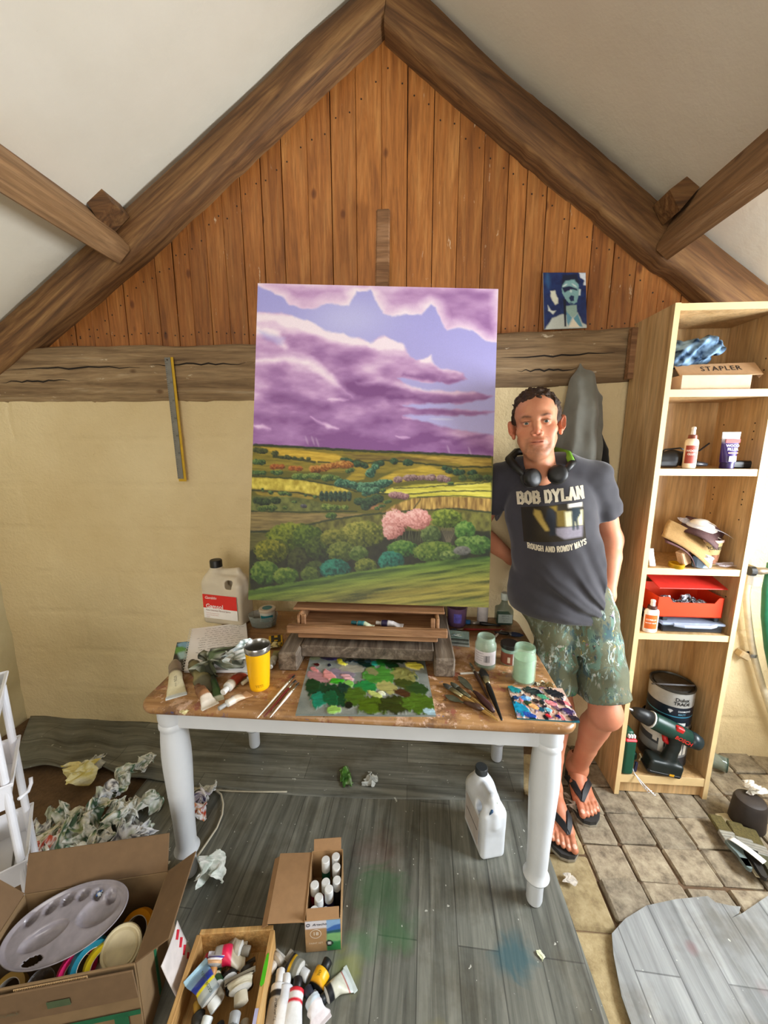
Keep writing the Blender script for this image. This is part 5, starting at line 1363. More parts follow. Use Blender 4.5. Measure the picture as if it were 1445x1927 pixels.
def paint_tube(p_cap, p_tail, r, bands, cap, label, z=0.0, name='paint_tube', crush=.15, group=None, cap_len=.022, lift=0.0, seed=1, flatw=1.5, print_=None, tail_z=None):
    """soft metal tube: screw cap, shoulder, body that flattens into the folded tail; bands = [(t, hex)...]"""
    a, b = Vector(p_cap), Vector(p_tail); L = max((b - a).length, .05)
    M = frame(a, b - a, Vector((0, 0, 1)).cross(b - a)); root = empty(name, a, label=label, cat='paint tube', group=group)
    root.matrix_world = M
    n, m = 16, 22; v = []; cols = []; f = []
    ts = np.linspace(0, 1, m); bt = [q[0] for q in bands]
    for i, t in enumerate(ts):
        k = max(0, (t - .35) / .65); k = k * k * (3 - 2 * k); ry, rz = r * (1 + (flatw - 1) * k), r * (1 - .93 * k)
        x = cap_len + .006 + (L - cap_len - .006) * t; cz = rz + lift * t
        for j in range(n):
            q = 2 * PI * j / n; w = 1 + crush * (float(fbm(np.array([t * 5 + seed]), np.array([math.cos(q) * 1.2 + seed]), np.array([math.sin(q) * 1.2]), oct=2)[0]) - .5) * 2 * (0 if t < .05 else 1)
            v.append((x, ry * math.cos(q) * w, cz + rz * math.sin(q) * w)); c = bands[0][1]
            for tt, hx_ in bands:
                if t >= tt: c = hx_
            cols.append(sr(c))
    for i in range(m - 1):
        for j in range(n): f.append((i * n + j, i * n + (j + 1) % n, (i + 1) * n + (j + 1) % n, (i + 1) * n + j))
    f += [tuple(range(n))[::-1], tuple(range((m - 1) * n, m * n))]
    mesh_ob('tube_body', v, f, vcol(.42, .15, 90, 'tube'), root, True, cols=np.array(cols))
    MB().lathe([(r * .35, 0), (r * .8, .004), (r, .0065)], n).build('shoulder', plain('c8c8c4', .4), root).matrix_local = Matrix.Translation((cap_len, 0, r)) @ Matrix.Rotation(PI / 2, 4, 'Y')
    rc = r * .62; cp = MB(); k = 14; prof = [(rc * .85, 0), (rc, .002), (rc * .94, cap_len - .002), (rc * .86, cap_len)]
    cp.lathe(prof, k).build('cap', plain(cap, .45), root, auto=50).matrix_local = Matrix.Translation((0, 0, r)) @ Matrix.Rotation(PI / 2, 4, 'Y')
    MB().box((L - .002, 0, r * .08 + lift), (.012, 2 * r * flatw * 1.02, r * .22), .001).build('folded_tail', plain(bands[-1][1], .45), root)
    if print_:
        for (body, t, sz, hx_) in print_:
            x = cap_len + .006 + (L - cap_len) * t; kk = max(0, (t - .35) / .65); kk = kk * kk * (3 - 2 * kk); rz = r * (1 - .93 * kk) * 2
            text_ob('lettering', body, sz, plain(hx_, .6), root, Matrix.Translation((x, 0, rz * (1 + crush * .5) + lift * t + .0012)))
    if z: root.location.z += z
    return root


def brush(p_tip, p_end, label, handle='7a2a24', bristle='2a2420', ferrule='b0a890', w=.006, hr=.004, bl=.03, fl=.03, flat=.4, group='paint brushes on the table', name='paint_brush', zt=None, ze=None, cat='brush'):
    a, b = Vector(p_tip), Vector(p_end); L = (b - a).length
    M = frame(a, b - a, Vector((0, 0, 1)).cross(b - a)); root = empty(name, a, label=label, cat=cat, group=group); root.matrix_world = M
    zc = max(hr * 1.3, w * flat)
    n = 10
    def loft(nm, sec, mt):
        v = []; f = []
        for x, ry, rz in sec:
            for j in range(n): q = 2 * PI * j / n; v.append((x, ry * math.cos(q), zc + rz * math.sin(q)))
        for i in range(len(sec) - 1):
            for j in range(n): f.append((i * n + j, i * n + (j + 1) % n, (i + 1) * n + (j + 1) % n, (i + 1) * n + j))
        f += [tuple(range(n))[::-1], tuple(range((len(sec) - 1) * n, len(sec) * n))]; return mesh_ob(nm, v, f, mt, root, True)
    loft('bristles', [(0, w * .25, w * flat * .2), (bl * .3, w * .9, w * flat * .7), (bl * .7, w * 1.05, w * flat), (bl, w * .9, w * flat)], plain(bristle, .8, .3, 200, .5))
    loft('ferrule', [(bl, w * .92, w * flat * 1.02), (bl + fl * .5, (w + hr) / 2, (w * flat + hr) / 2), (bl + fl, hr * 1.05, hr * 1.05)], plain(ferrule, .3, .1, 60, 0, .8))
    s = bl + fl; R = L - s
    loft('handle', [(s, hr, hr), (s + R * .12, hr * 1.25, hr * 1.25), (s + R * .3, hr * 1.2, hr * 1.2), (s + R * .8, hr * .7, hr * .7), (L - .003, hr * .5, hr * .5), (L, hr * .2, hr * .2)], plain(handle, .35, .2, 40))
    return root


def wrap_cyl(cx, cy, r, ang0, z0):
    """maps label x, y onto an upright cylinder; ang0 = angle the label's middle faces"""
    return lambda x, y: (cx + r * math.cos(ang0 + x / r), cy + r * math.sin(ang0 + x / r), z0 + y)


def cyl_patch(r, a0, a1, z0, z1, n=14, r2=None):
    r2 = r2 or r; v = []
    for i in range(n + 1):
        a = a0 + (a1 - a0) * i / n; v += [(r * math.cos(a), r * math.sin(a), z0), (r2 * math.cos(a), r2 * math.sin(a), z1)]
    return v, [(2 * i, 2 * i + 2, 2 * i + 3, 2 * i + 1) for i in range(n)]


def face_cam(p): return math.atan2(-p[1], -p[0])       # heading from p to the viewer, for things turned that way


# ================================================================== on the table: left half
# solvent jug
jp = tp(432, 1168); jug = empty('solvent_jug', jp, (0, 0, math.radians(-10)), 'translucent plastic solvent jug with red and white label by the canvas corner', 'jug')
def jug_sdf(w, d, h, neck_x, grip=True):
    S = SDF((-w - .03, -d - .03, -.005), (w + .03, d + .03, h + .03), .004)
    S.box((0, 0, h * .36), (w, d, h * .36), .016); S.box((0, 0, h * .60), (w * .96, d * .92, h * .22), .03, k=.02)
    S.chain([(neck_x, 0, h * .74), (neck_x, 0, h * .86)], [.045, .03], .03)
    S.cone((neck_x, 0, h * .8), (neck_x, 0, h * .93), .021, None, .006)
    if grip:
        S.chain([(neck_x + .045, 0, h * .84), (w * .62, 0, h * .87), (w * .88, 0, h * .74), (w * .9, 0, h * .55)], [.016, .015, .016, .018], .012)
        S.chain([(neck_x + .07, 0, h * .70), (w * .55, 0, h * .69), (w * .56, 0, h * .60)], [.019, .019, .014], .01, 'sub'); S.box((w * .45, 0, h * .68), (.02, d, .02), .012, op='sub', k=.01)
    return S.mesh()
def jug_mat(name, hx_, al):
    m, nt = newmat(name, .35, color=sr(hx_)); b = nt.bsdf(); b.inputs['Subsurface Weight'].default_value = .35; b.inputs['Subsurface Radius'].default_value = (.03, .028, .024); b.inputs['Subsurface Scale'].default_value = .6
    n = nt.noise(nt.coord('Object'), 14, 3); nt.link(nt.ramp(n, [(.3, tuple(q * .9 for q in sr(hx_))), (.7, sr(hx_))]), b.inputs['Base Color']); return m
V, Q = jug_sdf(.100, .052, .282, -.048); V = smooth_mesh(V, Q, 2)
mesh_ob('jug_body', V, Q, jug_mat('cloudy_plastic', 'd6cbb6', .8), jug, True)
MB().lathe([(.0245, .256), (.0265, .258), (.0265, .286), (.024, .290), (0.001, .2905)], 28, (-.048, 0, 0), cap=False).build('cap', plain('151515', .45), jug, auto=40)
lb = MB().box((0, -.0565, .090), (.172, .002, .112), 0).build('jug_label', plain('f0eeec', .5, .02), jug)
MB().box((0, -.0578, .114), (.172, .001, .064), 0).build('red_panel', plain('d8281f', .5, .05), lb)
LF = lambda x, z: frame((x * 1.15, -.0588, z * 1.13), (1, 0, 0), (0, 0, 1))
text_ob('lettering', 'Gamsol', .029, plain('f4f2f0', .5), lb, LF(-.063, .0805), .0004, align='LEFT'); text_ob('lettering', 'Gamblin', .018, plain('f4f2f0', .5), lb, LF(-.066, .116), 0, .35, 'LEFT')
text_ob('lettering', 'Pure Odorless Mineral Spirits', .0105, plain('8a4a48', .5), lb, LF(-.063, .064), 0, 0, 'LEFT')
for k in range(3): text_ob('lettering', ('Disolvente mineral sin olor', 'Essence minerale inodore', 'Danger')[k], .006, plain('c98a88', .5), lb, LF(-.063, .052 - k * .008), 0, 0, 'LEFT')

# notebook and the dark booklet under it
nb = empty('spiral_notebook', tp(410, 1225), label='open spiral notebook with handwritten page lying under the rags', cat='notebook')
nc = [tp(361, 1183, .012), tp(463, 1171, .012), tp(472, 1262, .012), tp(346, 1262, .012)]; o = Vector(nb.location)
pad = MB().add([tuple(p - o) for p in nc] + [tuple(p - o - Vector((0, 0, .0085))) for p in nc], [(0, 1, 2, 3), (4, 7, 6, 5), (0, 4, 5, 1), (1, 5, 6, 2), (2, 6, 7, 3), (3, 7, 4, 0)]).build('page', plain('f6f5f6', .7, .02, 6), nb)
u_ = (nc[1] - nc[0]); v_ = (nc[3] - nc[0]); hw = MB(); rh = random.Random(21)
for ln in range(11):
    q0, q1 = (.24 if ln < 4 else .12) + rh.uniform(0, .06), rh.uniform(.78, .98); yy = .07 + ln * .058; xx = q0
    while xx < q1:
        wlen = rh.uniform(.05, .14); k = max(4, int(wlen / .008)); pts = []
        for i in range(k): pts.append(nc[0] - o + u_ * (xx + wlen * i / k) + v_ * (yy - .02 * (xx - .5) + rh.uniform(-.011, .011)) + Vector((0, 0, .0006)))
        for i in range(k - 1):
            a, b = pts[i], pts[i + 1]; s_ = Vector((-(b - a).y, (b - a).x, 0)).normalized() * .0005; hw.add([a + s_, a - s_, b - s_, b + s_], [(0, 1, 2, 3)])
        xx += wlen + .025
tag(hw.build('handwriting', plain('2c2f3a', .8), nb, fix=False), kind='stuff')
bn = MB()
for i in range(17):
    p = nc[0].lerp(nc[3], (i + .5) / 17) - o; d = (nc[1] - nc[0]).normalized(); bn.tube([p + d * .004 + Vector((0, 0, -.006)), p - d * .006 + Vector((0, 0, -.004)), p - d * .008 + Vector((0, 0, .003)), p - d * .002 + Vector((0, 0, .0055)), p + d * .005 + Vector((0, 0, .002))], .0009, 5)
bn.build('spiral_binding', plain('d8d8d4', .3, .05, 30, 0, .6), nb)
bk = empty('booklet', tp(335, 1240), label='black booklet with green and blue leaf picture under the notebook', cat='booklet')
o = Vector(bk.location); q = [tp(333, 1209, .003), tp(420, 1200, .003), tp(420, 1262, .003), tp(321, 1262, .003)]; nu, nv = 40, 30; U, V = grid_uv(nu, nv); P_ = Painter(U * 100, V * 60); P_.C[:] = np.array(sr('1c1a1c'))
P_.lay(P_.poly([(0, 2), (40, 0), (45, 14), (10, 18)], 2, 3, 12), '7fb4d8'); P_.lay(P_.poly([(0, 12), (14, 10), (26, 24), (12, 30), (0, 26)], 2, 3, 12), '5fa04a'); P_.lay(P_.poly([(6, 26), (20, 22), (28, 34), (14, 38)], 2, 3, 12), 'a9d0d8')
pts = [(q[0].lerp(q[1], u)).lerp(q[3].lerp(q[2], u), v) - o for u, v in zip(U.ravel(), V.ravel())]
mesh_ob('cover', [tuple(p) for p in pts], grid_faces(nu, nv), vcol(.5, 0, 100, 'cover'), bk, True, cols=P_.C.reshape(-1, 3))
MB().add([tuple(p - o - Vector((0, 0, .0005))) for p in q] + [tuple(p - o - Vector((0, 0, .003))) for p in q], [(0, 1, 2, 3), (4, 7, 6, 5), (0, 4, 5, 1), (1, 5, 6, 2), (2, 6, 7, 3), (3, 7, 4, 0)]).build('pages', plain('2a2626', .7), bk)

# paint tubes in front of the notebook
G1 = 'used paint tubes on the left of the table'
paint_tube(tp(330, 1256), tp(332, 1312), .021, [(0, '8a7a6a'), (.3, '75685c'), (.42, 'cfc6a4'), (.72, 'd8d0ac'), (.93, 'cfd8dc')], '9a8f80', 'cream and grey oil tube with wide pale folded tail at the table corner', crush=.1, group=G1, print_=[('WINTON', .58, .013, '3a342c'), ('OIL COLOUR', .7, .006, '3a342c')], flatw=1.45, seed=3)
paint_tube(tp(362, 1256), tp(392, 1304), .021, [(0, '6e6748'), (.4, '857c54'), (.6, '5d5840')], '4a4636', 'squashed olive-smeared metal oil tube among the rags', crush=.28, group=G1, seed=5)
paint_tube(tp(372, 1300), tp(396, 1330), .017, [(0, '7a5236'), (.35, '8f6440'), (.55, 'cfc4b4'), (.75, 'e3ddd2')], '6a4630', 'brown-smeared oil tube with white label end pointing to the table edge', crush=.2, group=G1, seed=8, flatw=1.5)
paint_tube(tp(398, 1272), tp(412, 1318), .0105, [(0, '3a4030'), (.25, '2f4a24'), (.6, '3c5a2c'), (.85, 'b9b8a0')], '4a4a40', 'small dark green oil tube lying beside the brown-smeared one', crush=.15, group=G1, seed=9)
paint_tube(tp(420, 1312), tp(466, 1262), .0165, [(0, 'd8cfc0'), (.15, '9c3a24'), (.55, 'a8432a'), (.7, 'b0aca4')], 'd9d9d6', 'oil tube with rust red label and white cap behind the yellow tumbler', crush=.08, group=G1, seed=11, print_=[('OIL', .38, .009, 'e8d8c8')])
paint_tube(tp(412, 1340), tp(468, 1306), .0115, [(0, 'd9d2c6'), (.3, 'cdb9a0'), (.7, 'b48a62')], '9a9a98', 'slim white oil tube with grey cap at the front table edge', crush=.15, group=G1, seed=12, flatw=1.6)
paint_tube(tp(456, 1292), tp(486, 1272), .011, [(0, '2c2a26'), (.4, '33302a')], 'c9c2a8', 'small black oil tube with pale cap half hidden behind the tumbler', crush=.1, group=G1, seed=14)
paint_tube(tp(509, 1262), tp(524, 1226), .013, [(0, 'c9c6b4'), (.3, '8a865c'), (.7, '9a9460')], 'd0d0c8', 'olive stained oil tube between the tumbler and the easel foot', crush=.2, group=G1, seed=15)
rag = crumple('paint_rag', 4, tp(425, 1262), .074, ['2c2e22', '4a4f34', '74745c', '3a4030', 'a8aca0', '1f2018', '5a6a4a'], vcol(.85, 0, 80, 'rag'), (1.25, .8, .85), .4, .75)
tag(rag, 'crumpled olive and black paint rag on the notebook', 'rag')
rg2 = crumple('paint_rag', 14, tp(440, 1246, .06), .045, ['dfe6ea', 'c4d2da', 'a9b4a8', 'e9eef0', '6a7a70'], vcol(.85, 0, 80, 'rag'), (1.3, .8, .75), .9, .9); tag(rg2, 'white and pale blue crumpled tissue on top of the dark rag', 'tissue')
rg3 = crumple('paint_rag', 24, tp(384, 1262), .026, ['9cb43c', '4a5f8a', '3a4030', '7fae3a', '2f4a6a'], vcol(.85, 0, 80, 'rag'), (1, .9, 1.1), .2, .6); tag(rg3, 'small rag blotched lime green and blue beside the dark rag', 'rag')

# yellow tumbler
yp = tp(489, 1292); tum = empty('tumbler', yp, label='yellow insulated tumbler with steel rim', cat='tumbler')
MB().lathe([(.029, 0), (.0315, .002), (.0325, .012), (.036, .06), (.0395, .13), (.0402, .134), (.039, .134), (.035, .06), (.0305, .012)], 40, cap=False).build('tumbler_body', plain('f2b707', .38, .04, 12), tum, auto=50)
MB().lathe([(.0402, .134), (.0418, .1355), (.0422, .139), (.0425, .152), (.0415, .1545), (.0398, .152), (.0385, .13), (.0335, .06), (0.001, .058)], 40, cap=False).build('steel_rim', plain('b8b6b2', .25, .05, 30, 0, .9), tum, auto=50)
MB().lathe([(.0386, .118), (.02, .118), (.0005, .118)], 32, cap=False).build('drink', plain('241a14', .1), tum)
ym = face_cam(yp) - .05; text_ob('lettering', 'YETI', .0135, plain('b98a04', .4), tum, None, .0002, wrap=wrap_cyl(0, 0, .0344, ym, .022))

# plastic tub with a pot in it
bp = tp(496, 1176); tubp = empty('plastic_tub', bp, label='clear scalloped plastic tub behind the tumbler', cat='tub')
MB().lathe([(.046, .0), (.05, .002), (.060, .05), (.0625, .052), (.0615, .0535), (.0585, .05), (.049, .004), (0.001, .004)], 10, sq=(1.12, .8), cap=False).build('tub_wall', glassy('aab4b0', .42, .2), tubp, auto=30)
MB().lathe([(.049, .005), (.054, .026), (.0005, .027)], 10, sq=(1.1, .78), cap=False).build('residue', plain('6a6a62', .5, .3), tubp)
pp = Vector(bp) + Vector((.018, .008, .005)); pot = empty('paint_pot', pp, (0, 0, .2), 'white pot with teal label and lid standing inside the clear tub', 'pot')
MB().lathe([(.030, 0), (.034, .062), (.0345, .064)], 28).build('pot_wall', plain('d8d6cc', .5), pot, auto=50)
MB().lathe([(.036, .062), (.037, .064), (.037, .072), (.034, .075), (.0005, .0745)], 28, cap=False).build('lid', plain('c8b9a4', .5), pot, auto=40)
MB().lathe([(.022, .0755), (.0005, .0757)], 24, cap=False).build('lid_sticker', plain('3a7a80', .5), pot)
MB().add(*cyl_patch(.0335, -2.4, -.7, .012, .05, 14, .0348)).build('pot_label', plain('1f7f8c', .5), pot, fix=False)

# craft knife blister pack, yellow and black
kp = tp(519, 1212); kn = empty('knife_pack', kp, (0, 0, .35), 'crumpled yellow and black blister pack behind the tumbler', 'packet')
MB().box((0, .012, .006), (.055, .07, .010), .002, (.12, .05, 0)).build('backing_card', plain('e0b21a', .45), kn)
for (c_, s_) in (((-.012, .02, .0135), (.012, .045, .002)), ((.014, .02, .0135), (.012, .045, .002)), ((0, .02, .0135), (.02, .012, .002)), ((.0, -.02, .012), (.05, .012, .002))): MB().box(c_, s_, .0005, (.12, .05, 0)).build('black_print', plain('1c1c1c', .4), kn)
crumple('clear_film', 31, (0, -.028, .002), .026, ['c9b04a', '8a7a3a', '3a3a30', 'd8c88a'], vcol(.25, 0, 60, 'film'), (1, .8, .5), parent=kn)

# brushes to the left of the palette
brush(tp(555, 1272), tp(484, 1354), 'thin white-handled brush, leftmost of the three left of the palette', 'e6e0d2', '1c1c1a', w=.004, hr=.0035, bl=.02)
brush(tp(557, 1281), tp(497, 1352), 'dark red-handled brush, middle one of the three left of the palette', '6a1c1a', '2a2a26', w=.004, hr=.0035, bl=.02)
brush(tp(563, 1286), tp(508, 1353), 'white-handled brush closest to the palette on its left side', 'e9e4da', '3a3a34', w=.004, hr=.0035, bl=.02)
fl = crumple('paint_flake', 41, tp(346, 1340), .012, ['e3d9a8', 'cfc38a'], vcol(.8, 0, 60, 'flake'), (1, .8, .25)); tag(fl, 'small cream scrap of dried paint on the table\'s front left corner', 'paint scrap')

# ================================================================== palettes: slabs with raised paint
def palette(name, corners, label, draw, nu, nv, thick, edge, parts_mat, z=.0):
    C4 = [tp(*p, thick + z) for p in corners]; o = (C4[0] + C4[1] + C4[2] + C4[3]) / 4; o.z = TT + z
    root = empty(name, o, label=label, cat='palette'); U, V = grid_uv(nu, nv); P_ = Painter(U * 265, V * 115); P_.C[:] = 0; draw(P_)
    c4 = [np.array(p - o) for p in C4]; u, v = U[..., None], V[..., None]
    X = (c4[0] * (1 - u) + c4[1] * u) * (1 - v) + (c4[3] * (1 - u) + c4[2] * u) * v; X[..., 2] += P_.H
    mesh_ob('paint_surface', X.reshape(-1, 3), grid_faces(nu, nv), vcol(.28, .1, 300, 'wetpaint'), root, True, cols=P_.C.reshape(-1, 3))
    q = [Vector(p) - Vector((0, 0, .0004)) for p in c4] + [Vector((p[0], p[1], .0003)) for p in c4]
    MB().add(q, [(0, 1, 2, 3), (4, 7, 6, 5), (0, 4, 5, 1), (1, 5, 6, 2), (2, 6, 7, 3), (3, 7, 4, 0)]).build('palette_board', parts_mat, root)
    return root
def dab(P_, x, y, rx, ry, c_, h=.003, rot=0., seed=0., a=1.0):
    ca, sa = math.cos(rot), math.sin(rot); X, Y = P_.X - x, P_.Y - y; p, q = (X * ca + Y * sa) / rx, (-X * sa + Y * ca) / ry
    n = fbm(P_.X / 6 + seed + x, P_.Y / 6, oct=3) - .5; st = fbm(P_.X / 14 + P_.Y / 3 + x, P_.Y / 2.2, oct=2) - .5; r = np.sqrt(p * p + q * q) + n * .7
    m = np.clip((1 - r) * 5, 0, 1); m = m * m * (3 - 2 * m); base = np.array(sr(c_)); P_.lay(m * a, np.clip(base * (1 + st[..., None] * .7), 0, 1)); P_.H = np.maximum(P_.H, m * h * (.7 + .8 * (st + .5)))
def draw_main(P_):
    n = fbm(P_.X / 30, P_.Y / 14, oct=4)[..., None]; P_.C = np.array(sr('6f7a78')) * (1 - n) + np.array(sr('9fa29c')) * n
    for (x, y, rx, ry, c_, h, rot) in ((30, 52, 30, 16, 'b5848a', .0008, .5), (75, 40, 40, 12, '8f8496', .0006, .1), (100, 28, 30, 10, 'a8a494', .0006, 0), (60, 80, 60, 20, '0f4226', .001, .2), (20, 64, 18, 14, '16401f', .002, .3), (15, 32, 12, 5, 'd98a8c', .003, .4), (52, 44, 18, 10, 'e59a9a', .003, .5), (92, 48, 16, 6, 'e9b4bc', .003, .3),
        (20, 22, 9, 4, '4a1414', .003, .1), (48, 22, 5, 4, '1e2438', .002, 0), (42, 6, 16, 5, '30285a', .002, .1), (60, 5, 8, 5, '5a4a9c', .003, .4), (70, 10, 8, 5, 'ece22c', .004, .2), (76, 17, 12, 5, 'f0e94a', .004, .2), (92, 9, 11, 5, '10222a', .003, 0), (112, 9, 11, 6, '33475a', .002, 0), (128, 16, 26, 8, '0f2a22', .003, .4), (135, 10, 10, 5, '2a4a52', .002, 0),
        (150, 15, 9, 7, '28a08a', .003, .1), (170, 12, 20, 12, '1f6a26', .003, .1), (190, 20, 26, 10, '14381c', .003, .5), (160, 42, 40, 20, '4a8f34', .0018, 0), (145, 34, 16, 8, '8a8a5c', .001, .2), (205, 8, 20, 6, '12301a', .003, 0), (240, 18, 20, 9, 'f1e45a', .0045, .1), (232, 40, 12, 9, '1d4a48', .002, .3), (215, 40, 30, 18, '8a8a4c', .0008, .2),
        (70, 56, 16, 6, '3fae26', .003, 0), (95, 62, 13, 8, '84c45c', .003, 0), (130, 65, 26, 13, '1f8a44', .002, .1), (175, 66, 24, 12, 'a8a564', .001, .3), (220, 62, 34, 14, '3c4a16', .0018, .3), (238, 68, 24, 14, '2a4a20', .0018, 0), (40, 92, 18, 15, '17866a', .003, .2), (62, 88, 20, 14, '0f5a36', .0025, .3), (90, 72, 22, 10, '123a2e', .002, .4),
        (70, 108, 15, 7, '9acb62', .003, 0), (112, 85, 26, 18, '4a6a1e', .0015, 0), (100, 100, 9, 6, '161a10', .002, 0), (150, 100, 40, 16, '4f6a14', .002, 0), (190, 98, 40, 18, '2f3a10', .003, 0), (235, 95, 36, 20, '4a6a1c', .0018, 0), (205, 76, 18, 8, '4a2c1a', .001, .3), (150, 80, 16, 5, 'c5d47a', .003, .3), (165, 78, 9, 4, 'e9ecd0', .0035, .3), (255, 110, 14, 6, 'a9c8d8', .001, .2), (10, 6, 14, 5, 'a8b08a', .001, 0)):
        dab(P_, x, y, rx, ry, c_, h, rot, x * .37)
palette('paint_palette', [(584, 1234), (799, 1241), (820, 1346), (556, 1344)], 'large glass palette of mixed green and pink paint in front of the easel', draw_main, 190, 100, .006, None, plain('7f8a88', .3))
def draw_small(P_):
    P_.C[:] = np.array(sr('d8b8a8')); rr = random.Random(2)
    cs = ['e8a08c', 'd8c8c0', '8f7fa0', '2a1a2a', 'c06a4a', 'e9d8c8', '5a4a7a', '3a2a3a', '7a5a6a', 'b0a0b0', '14141c', 'e07a80', '8a5a3a', '2a3a5a']
    for i in range(75): dab(P_, rr.uniform(0, 265), rr.uniform(0, 115), rr.uniform(8, 22), rr.uniform(4, 10), rr.choice(cs), rr.uniform(.001, .0035), rr.uniform(-1, 1), i)
    for (x, y, rx, ry, c_) in ((26, 14, 34, 15, '14828a'), (112, 20, 50, 18, '141c20'), (210, 24, 46, 18, '1c2026'), (60, 48, 24, 11, '4a90d8'), (78, 46, 16, 8, '9cc8ee'), (22, 46, 16, 9, '14386a'), (150, 40, 26, 10, '4a9a78'), (30, 86, 42, 26, '0f8fb8'), (56, 106, 34, 10, '1f4aa8'), (70, 66, 24, 10, '1f3a1c'), (150, 84, 16, 8, '8ad4ea'), (118, 84, 18, 9, '14506a'), (138, 104, 12, 6, 'd8303a'), (110, 56, 18, 10, '2a1618'), (180, 106, 14, 7, '241a5a'), (135, 60, 14, 10, '232a26'), (235, 86, 26, 12, '3a2a5a'), (250, 110, 30, 10, '241e2a'), (220, 56, 22, 9, '3a1c2c'), (90, 76, 24, 10, 'f0b070'), (175, 60, 30, 10, 'e58a90')):
        dab(P_, x, y, rx, ry, c_, .0035, .2, x)
palette('paint_palette', [(955, 1292), (1058, 1295), (1091, 1358), (973, 1351)], 'small square palette of blue, pink and black paint at the right table corner', draw_small, 120, 90, .005, None, plain('2a6a78', .4))
# ================================================================== easel tray, right half of the table
def tube_at(cap, tail, *a, **k): return paint_tube(cap, tail, *a, **k)
zt = .8515
q0 = ony(661, 1166, 1.355); q1 = ony(706, 1172, 1.34)
paint_tube((q0.x, 1.36, zt), (q0.x + .082, 1.338, zt), .011, [(0, '2f7f90'), (.35, '3a8c9a'), (.45, 'b9c2a0'), (.7, 'cfd2b8')], '1f6f80', 'teal-capped oil tube lying in the easel tray, the left of two', crush=.2, group='oil tubes in the easel tray', seed=31, lift=.004)
q0 = ony(707, 1166, 1.355)
paint_tube((q0.x, 1.362, zt), (q0.x + .10, 1.35, zt), .0115, [(0, '241a44'), (.3, 'd9d6da'), (.6, 'c9c4c4')], 'cfc8c8', 'oil tube with purple band and white body in the easel tray, the right of two', crush=.18, group='oil tubes in the easel tray', seed=33, lift=.006, cap_len=.016)

# dark pot and roll behind the easel on the right, small glass bottle
pr_ = tp(859, 1174); rt = empty('paint_pot', pr_, label='purple-splashed clear pot behind the easel\'s right foot', cat='pot')
MB().lathe([(.034, 0), (.036, .003), (.040, .072), (.0415, .075), (.039, .076), (.037, .07), (.033, .006), (0.001, .005)], 28, cap=False).build('pot_wall', glassy('8a6a90', .72, .3), rt, auto=50)
MB().lathe([(.032, .006), (.0345, .046), (.0005, .047)], 24, cap=False).build('paint_inside', plain('5a2a44', .5, .4, 20), rt)
MB().add(*cyl_patch(.0385, -2.0, -1.2, .02, .058, 10, .0405)).build('splash', plain('6a62c8', .5, .3, 60), rt, fix=False)
pw = tp(907, 1172); ro = empty('paper_roll', pw, label='upright white paper roll beside the purple pot', cat='roll')
MB().lathe([(.021, 0), (.022, .001), (.022, .074), (.021, .075), (.010, .075), (.0095, .06), (.009, .0)], 28, cap=False).build('roll_paper', plain('d9d4d4', .7), ro, auto=50)
pb = tp(947, 1172); bo = empty('glass_bottle', pb, label='small square glass bottle with white screw cap behind the jars', cat='bottle')
S = SDF((-.045, -.04, -.004), (.045, .04, .115), .0025); S.box((0, 0, .032), (.031, .024, .032), .008); S.chain([(0, 0, .06), (0, 0, .088)], [.022, .011], .012); S.cone((0, 0, .08), (0, 0, .098), .0105, None, .004)
V, Q = S.mesh(); V = smooth_mesh(V, Q, 2); mesh_ob('bottle_glass', V, Q, glassy('4a6a5e', .55, .08), bo, True)
MB().box((0, 0, .022), (.052, .038, .038), .006).build('oil_medium', plain('3a5a40', .2), bo)
MB().lathe([(.0125, .094), (.0145, .096), (.0150, .118), (.0135, .121), (.0005, .1215)], 20, cap=False).build('cap', plain('cfd9d0', .5), bo, auto=40)
bl_ = MB().box((0, -.0248, .028), (.052, .001, .034), 0).build('bottle_label', plain('b9c6c0', .6), bo)
for k, t in enumerate(('ZEST-IT', 'clear glaze', '125 ml')): text_ob('lettering', t, .008 if k == 0 else .006, plain('3a4a52', .6), bl_, frame((0, -.0256, .038 - k * .009), (1, 0, 0), (0, 0, 1)))

bo.scale = (1.2, 1.2, 1.2); rt.scale = (1.12, 1.12, 1.15); ro.scale = (1.1, 1.1, 1.15)
# jars
def jar(x, y, r, h, label, glass, alpha, neck=.82, fill=None, fill_h=0., lid=None, tag_=None, body_part=.72):
    p = tp(x, y); root = empty('glass_jar', p, label=label, cat='jar', group='glass jars on the right of the table'); rn = r * neck
    prof = [(r * .9, 0), (r, .004), (r, h * body_part), (r * .97, h * (body_part + .04)), (rn * 1.03, h * (body_part + .12)), (rn, h * (body_part + .15)), (rn, h * .87), (rn * 1.05, h * .885), (rn, h * .9), (rn, h * .93), (rn * 1.05, h * .945), (rn, h * .96), (rn * .99, h), (rn * .92, h), (rn * .9, h * .86), (r * .9, h * (body_part - .02)), (r * .9, .008), (.0005, .007)]
    MB().lathe(prof, 32, cap=False).build('jar_glass', glassy(glass, alpha, .12), root, auto=60)
    if fill: MB().lathe([(r * .88, .009), (r * .88, fill_h), (.0005, fill_h + .0005)], 28, cap=False).build('murky_solvent', plain(fill, .25, .15, 30), root, auto=40)
    if lid: MB().lathe([(rn * 1.1, h * .82), (rn * 1.15, h * .83), (rn * 1.15, h * 1.0), (rn * 1.08, h * 1.02), (rn * .9, h * 1.015), (.0005, h * 1.015)], 32, cap=False).build('lid', plain(lid, .4), root, auto=40)
    return root, p
jr, p = jar(912, 1252, .0385, .118, 'greenish jar with torn barcode label nearest the easel foot', 'b4ccb8', .34, .8, '4a5048', .032)
am = face_cam(p)
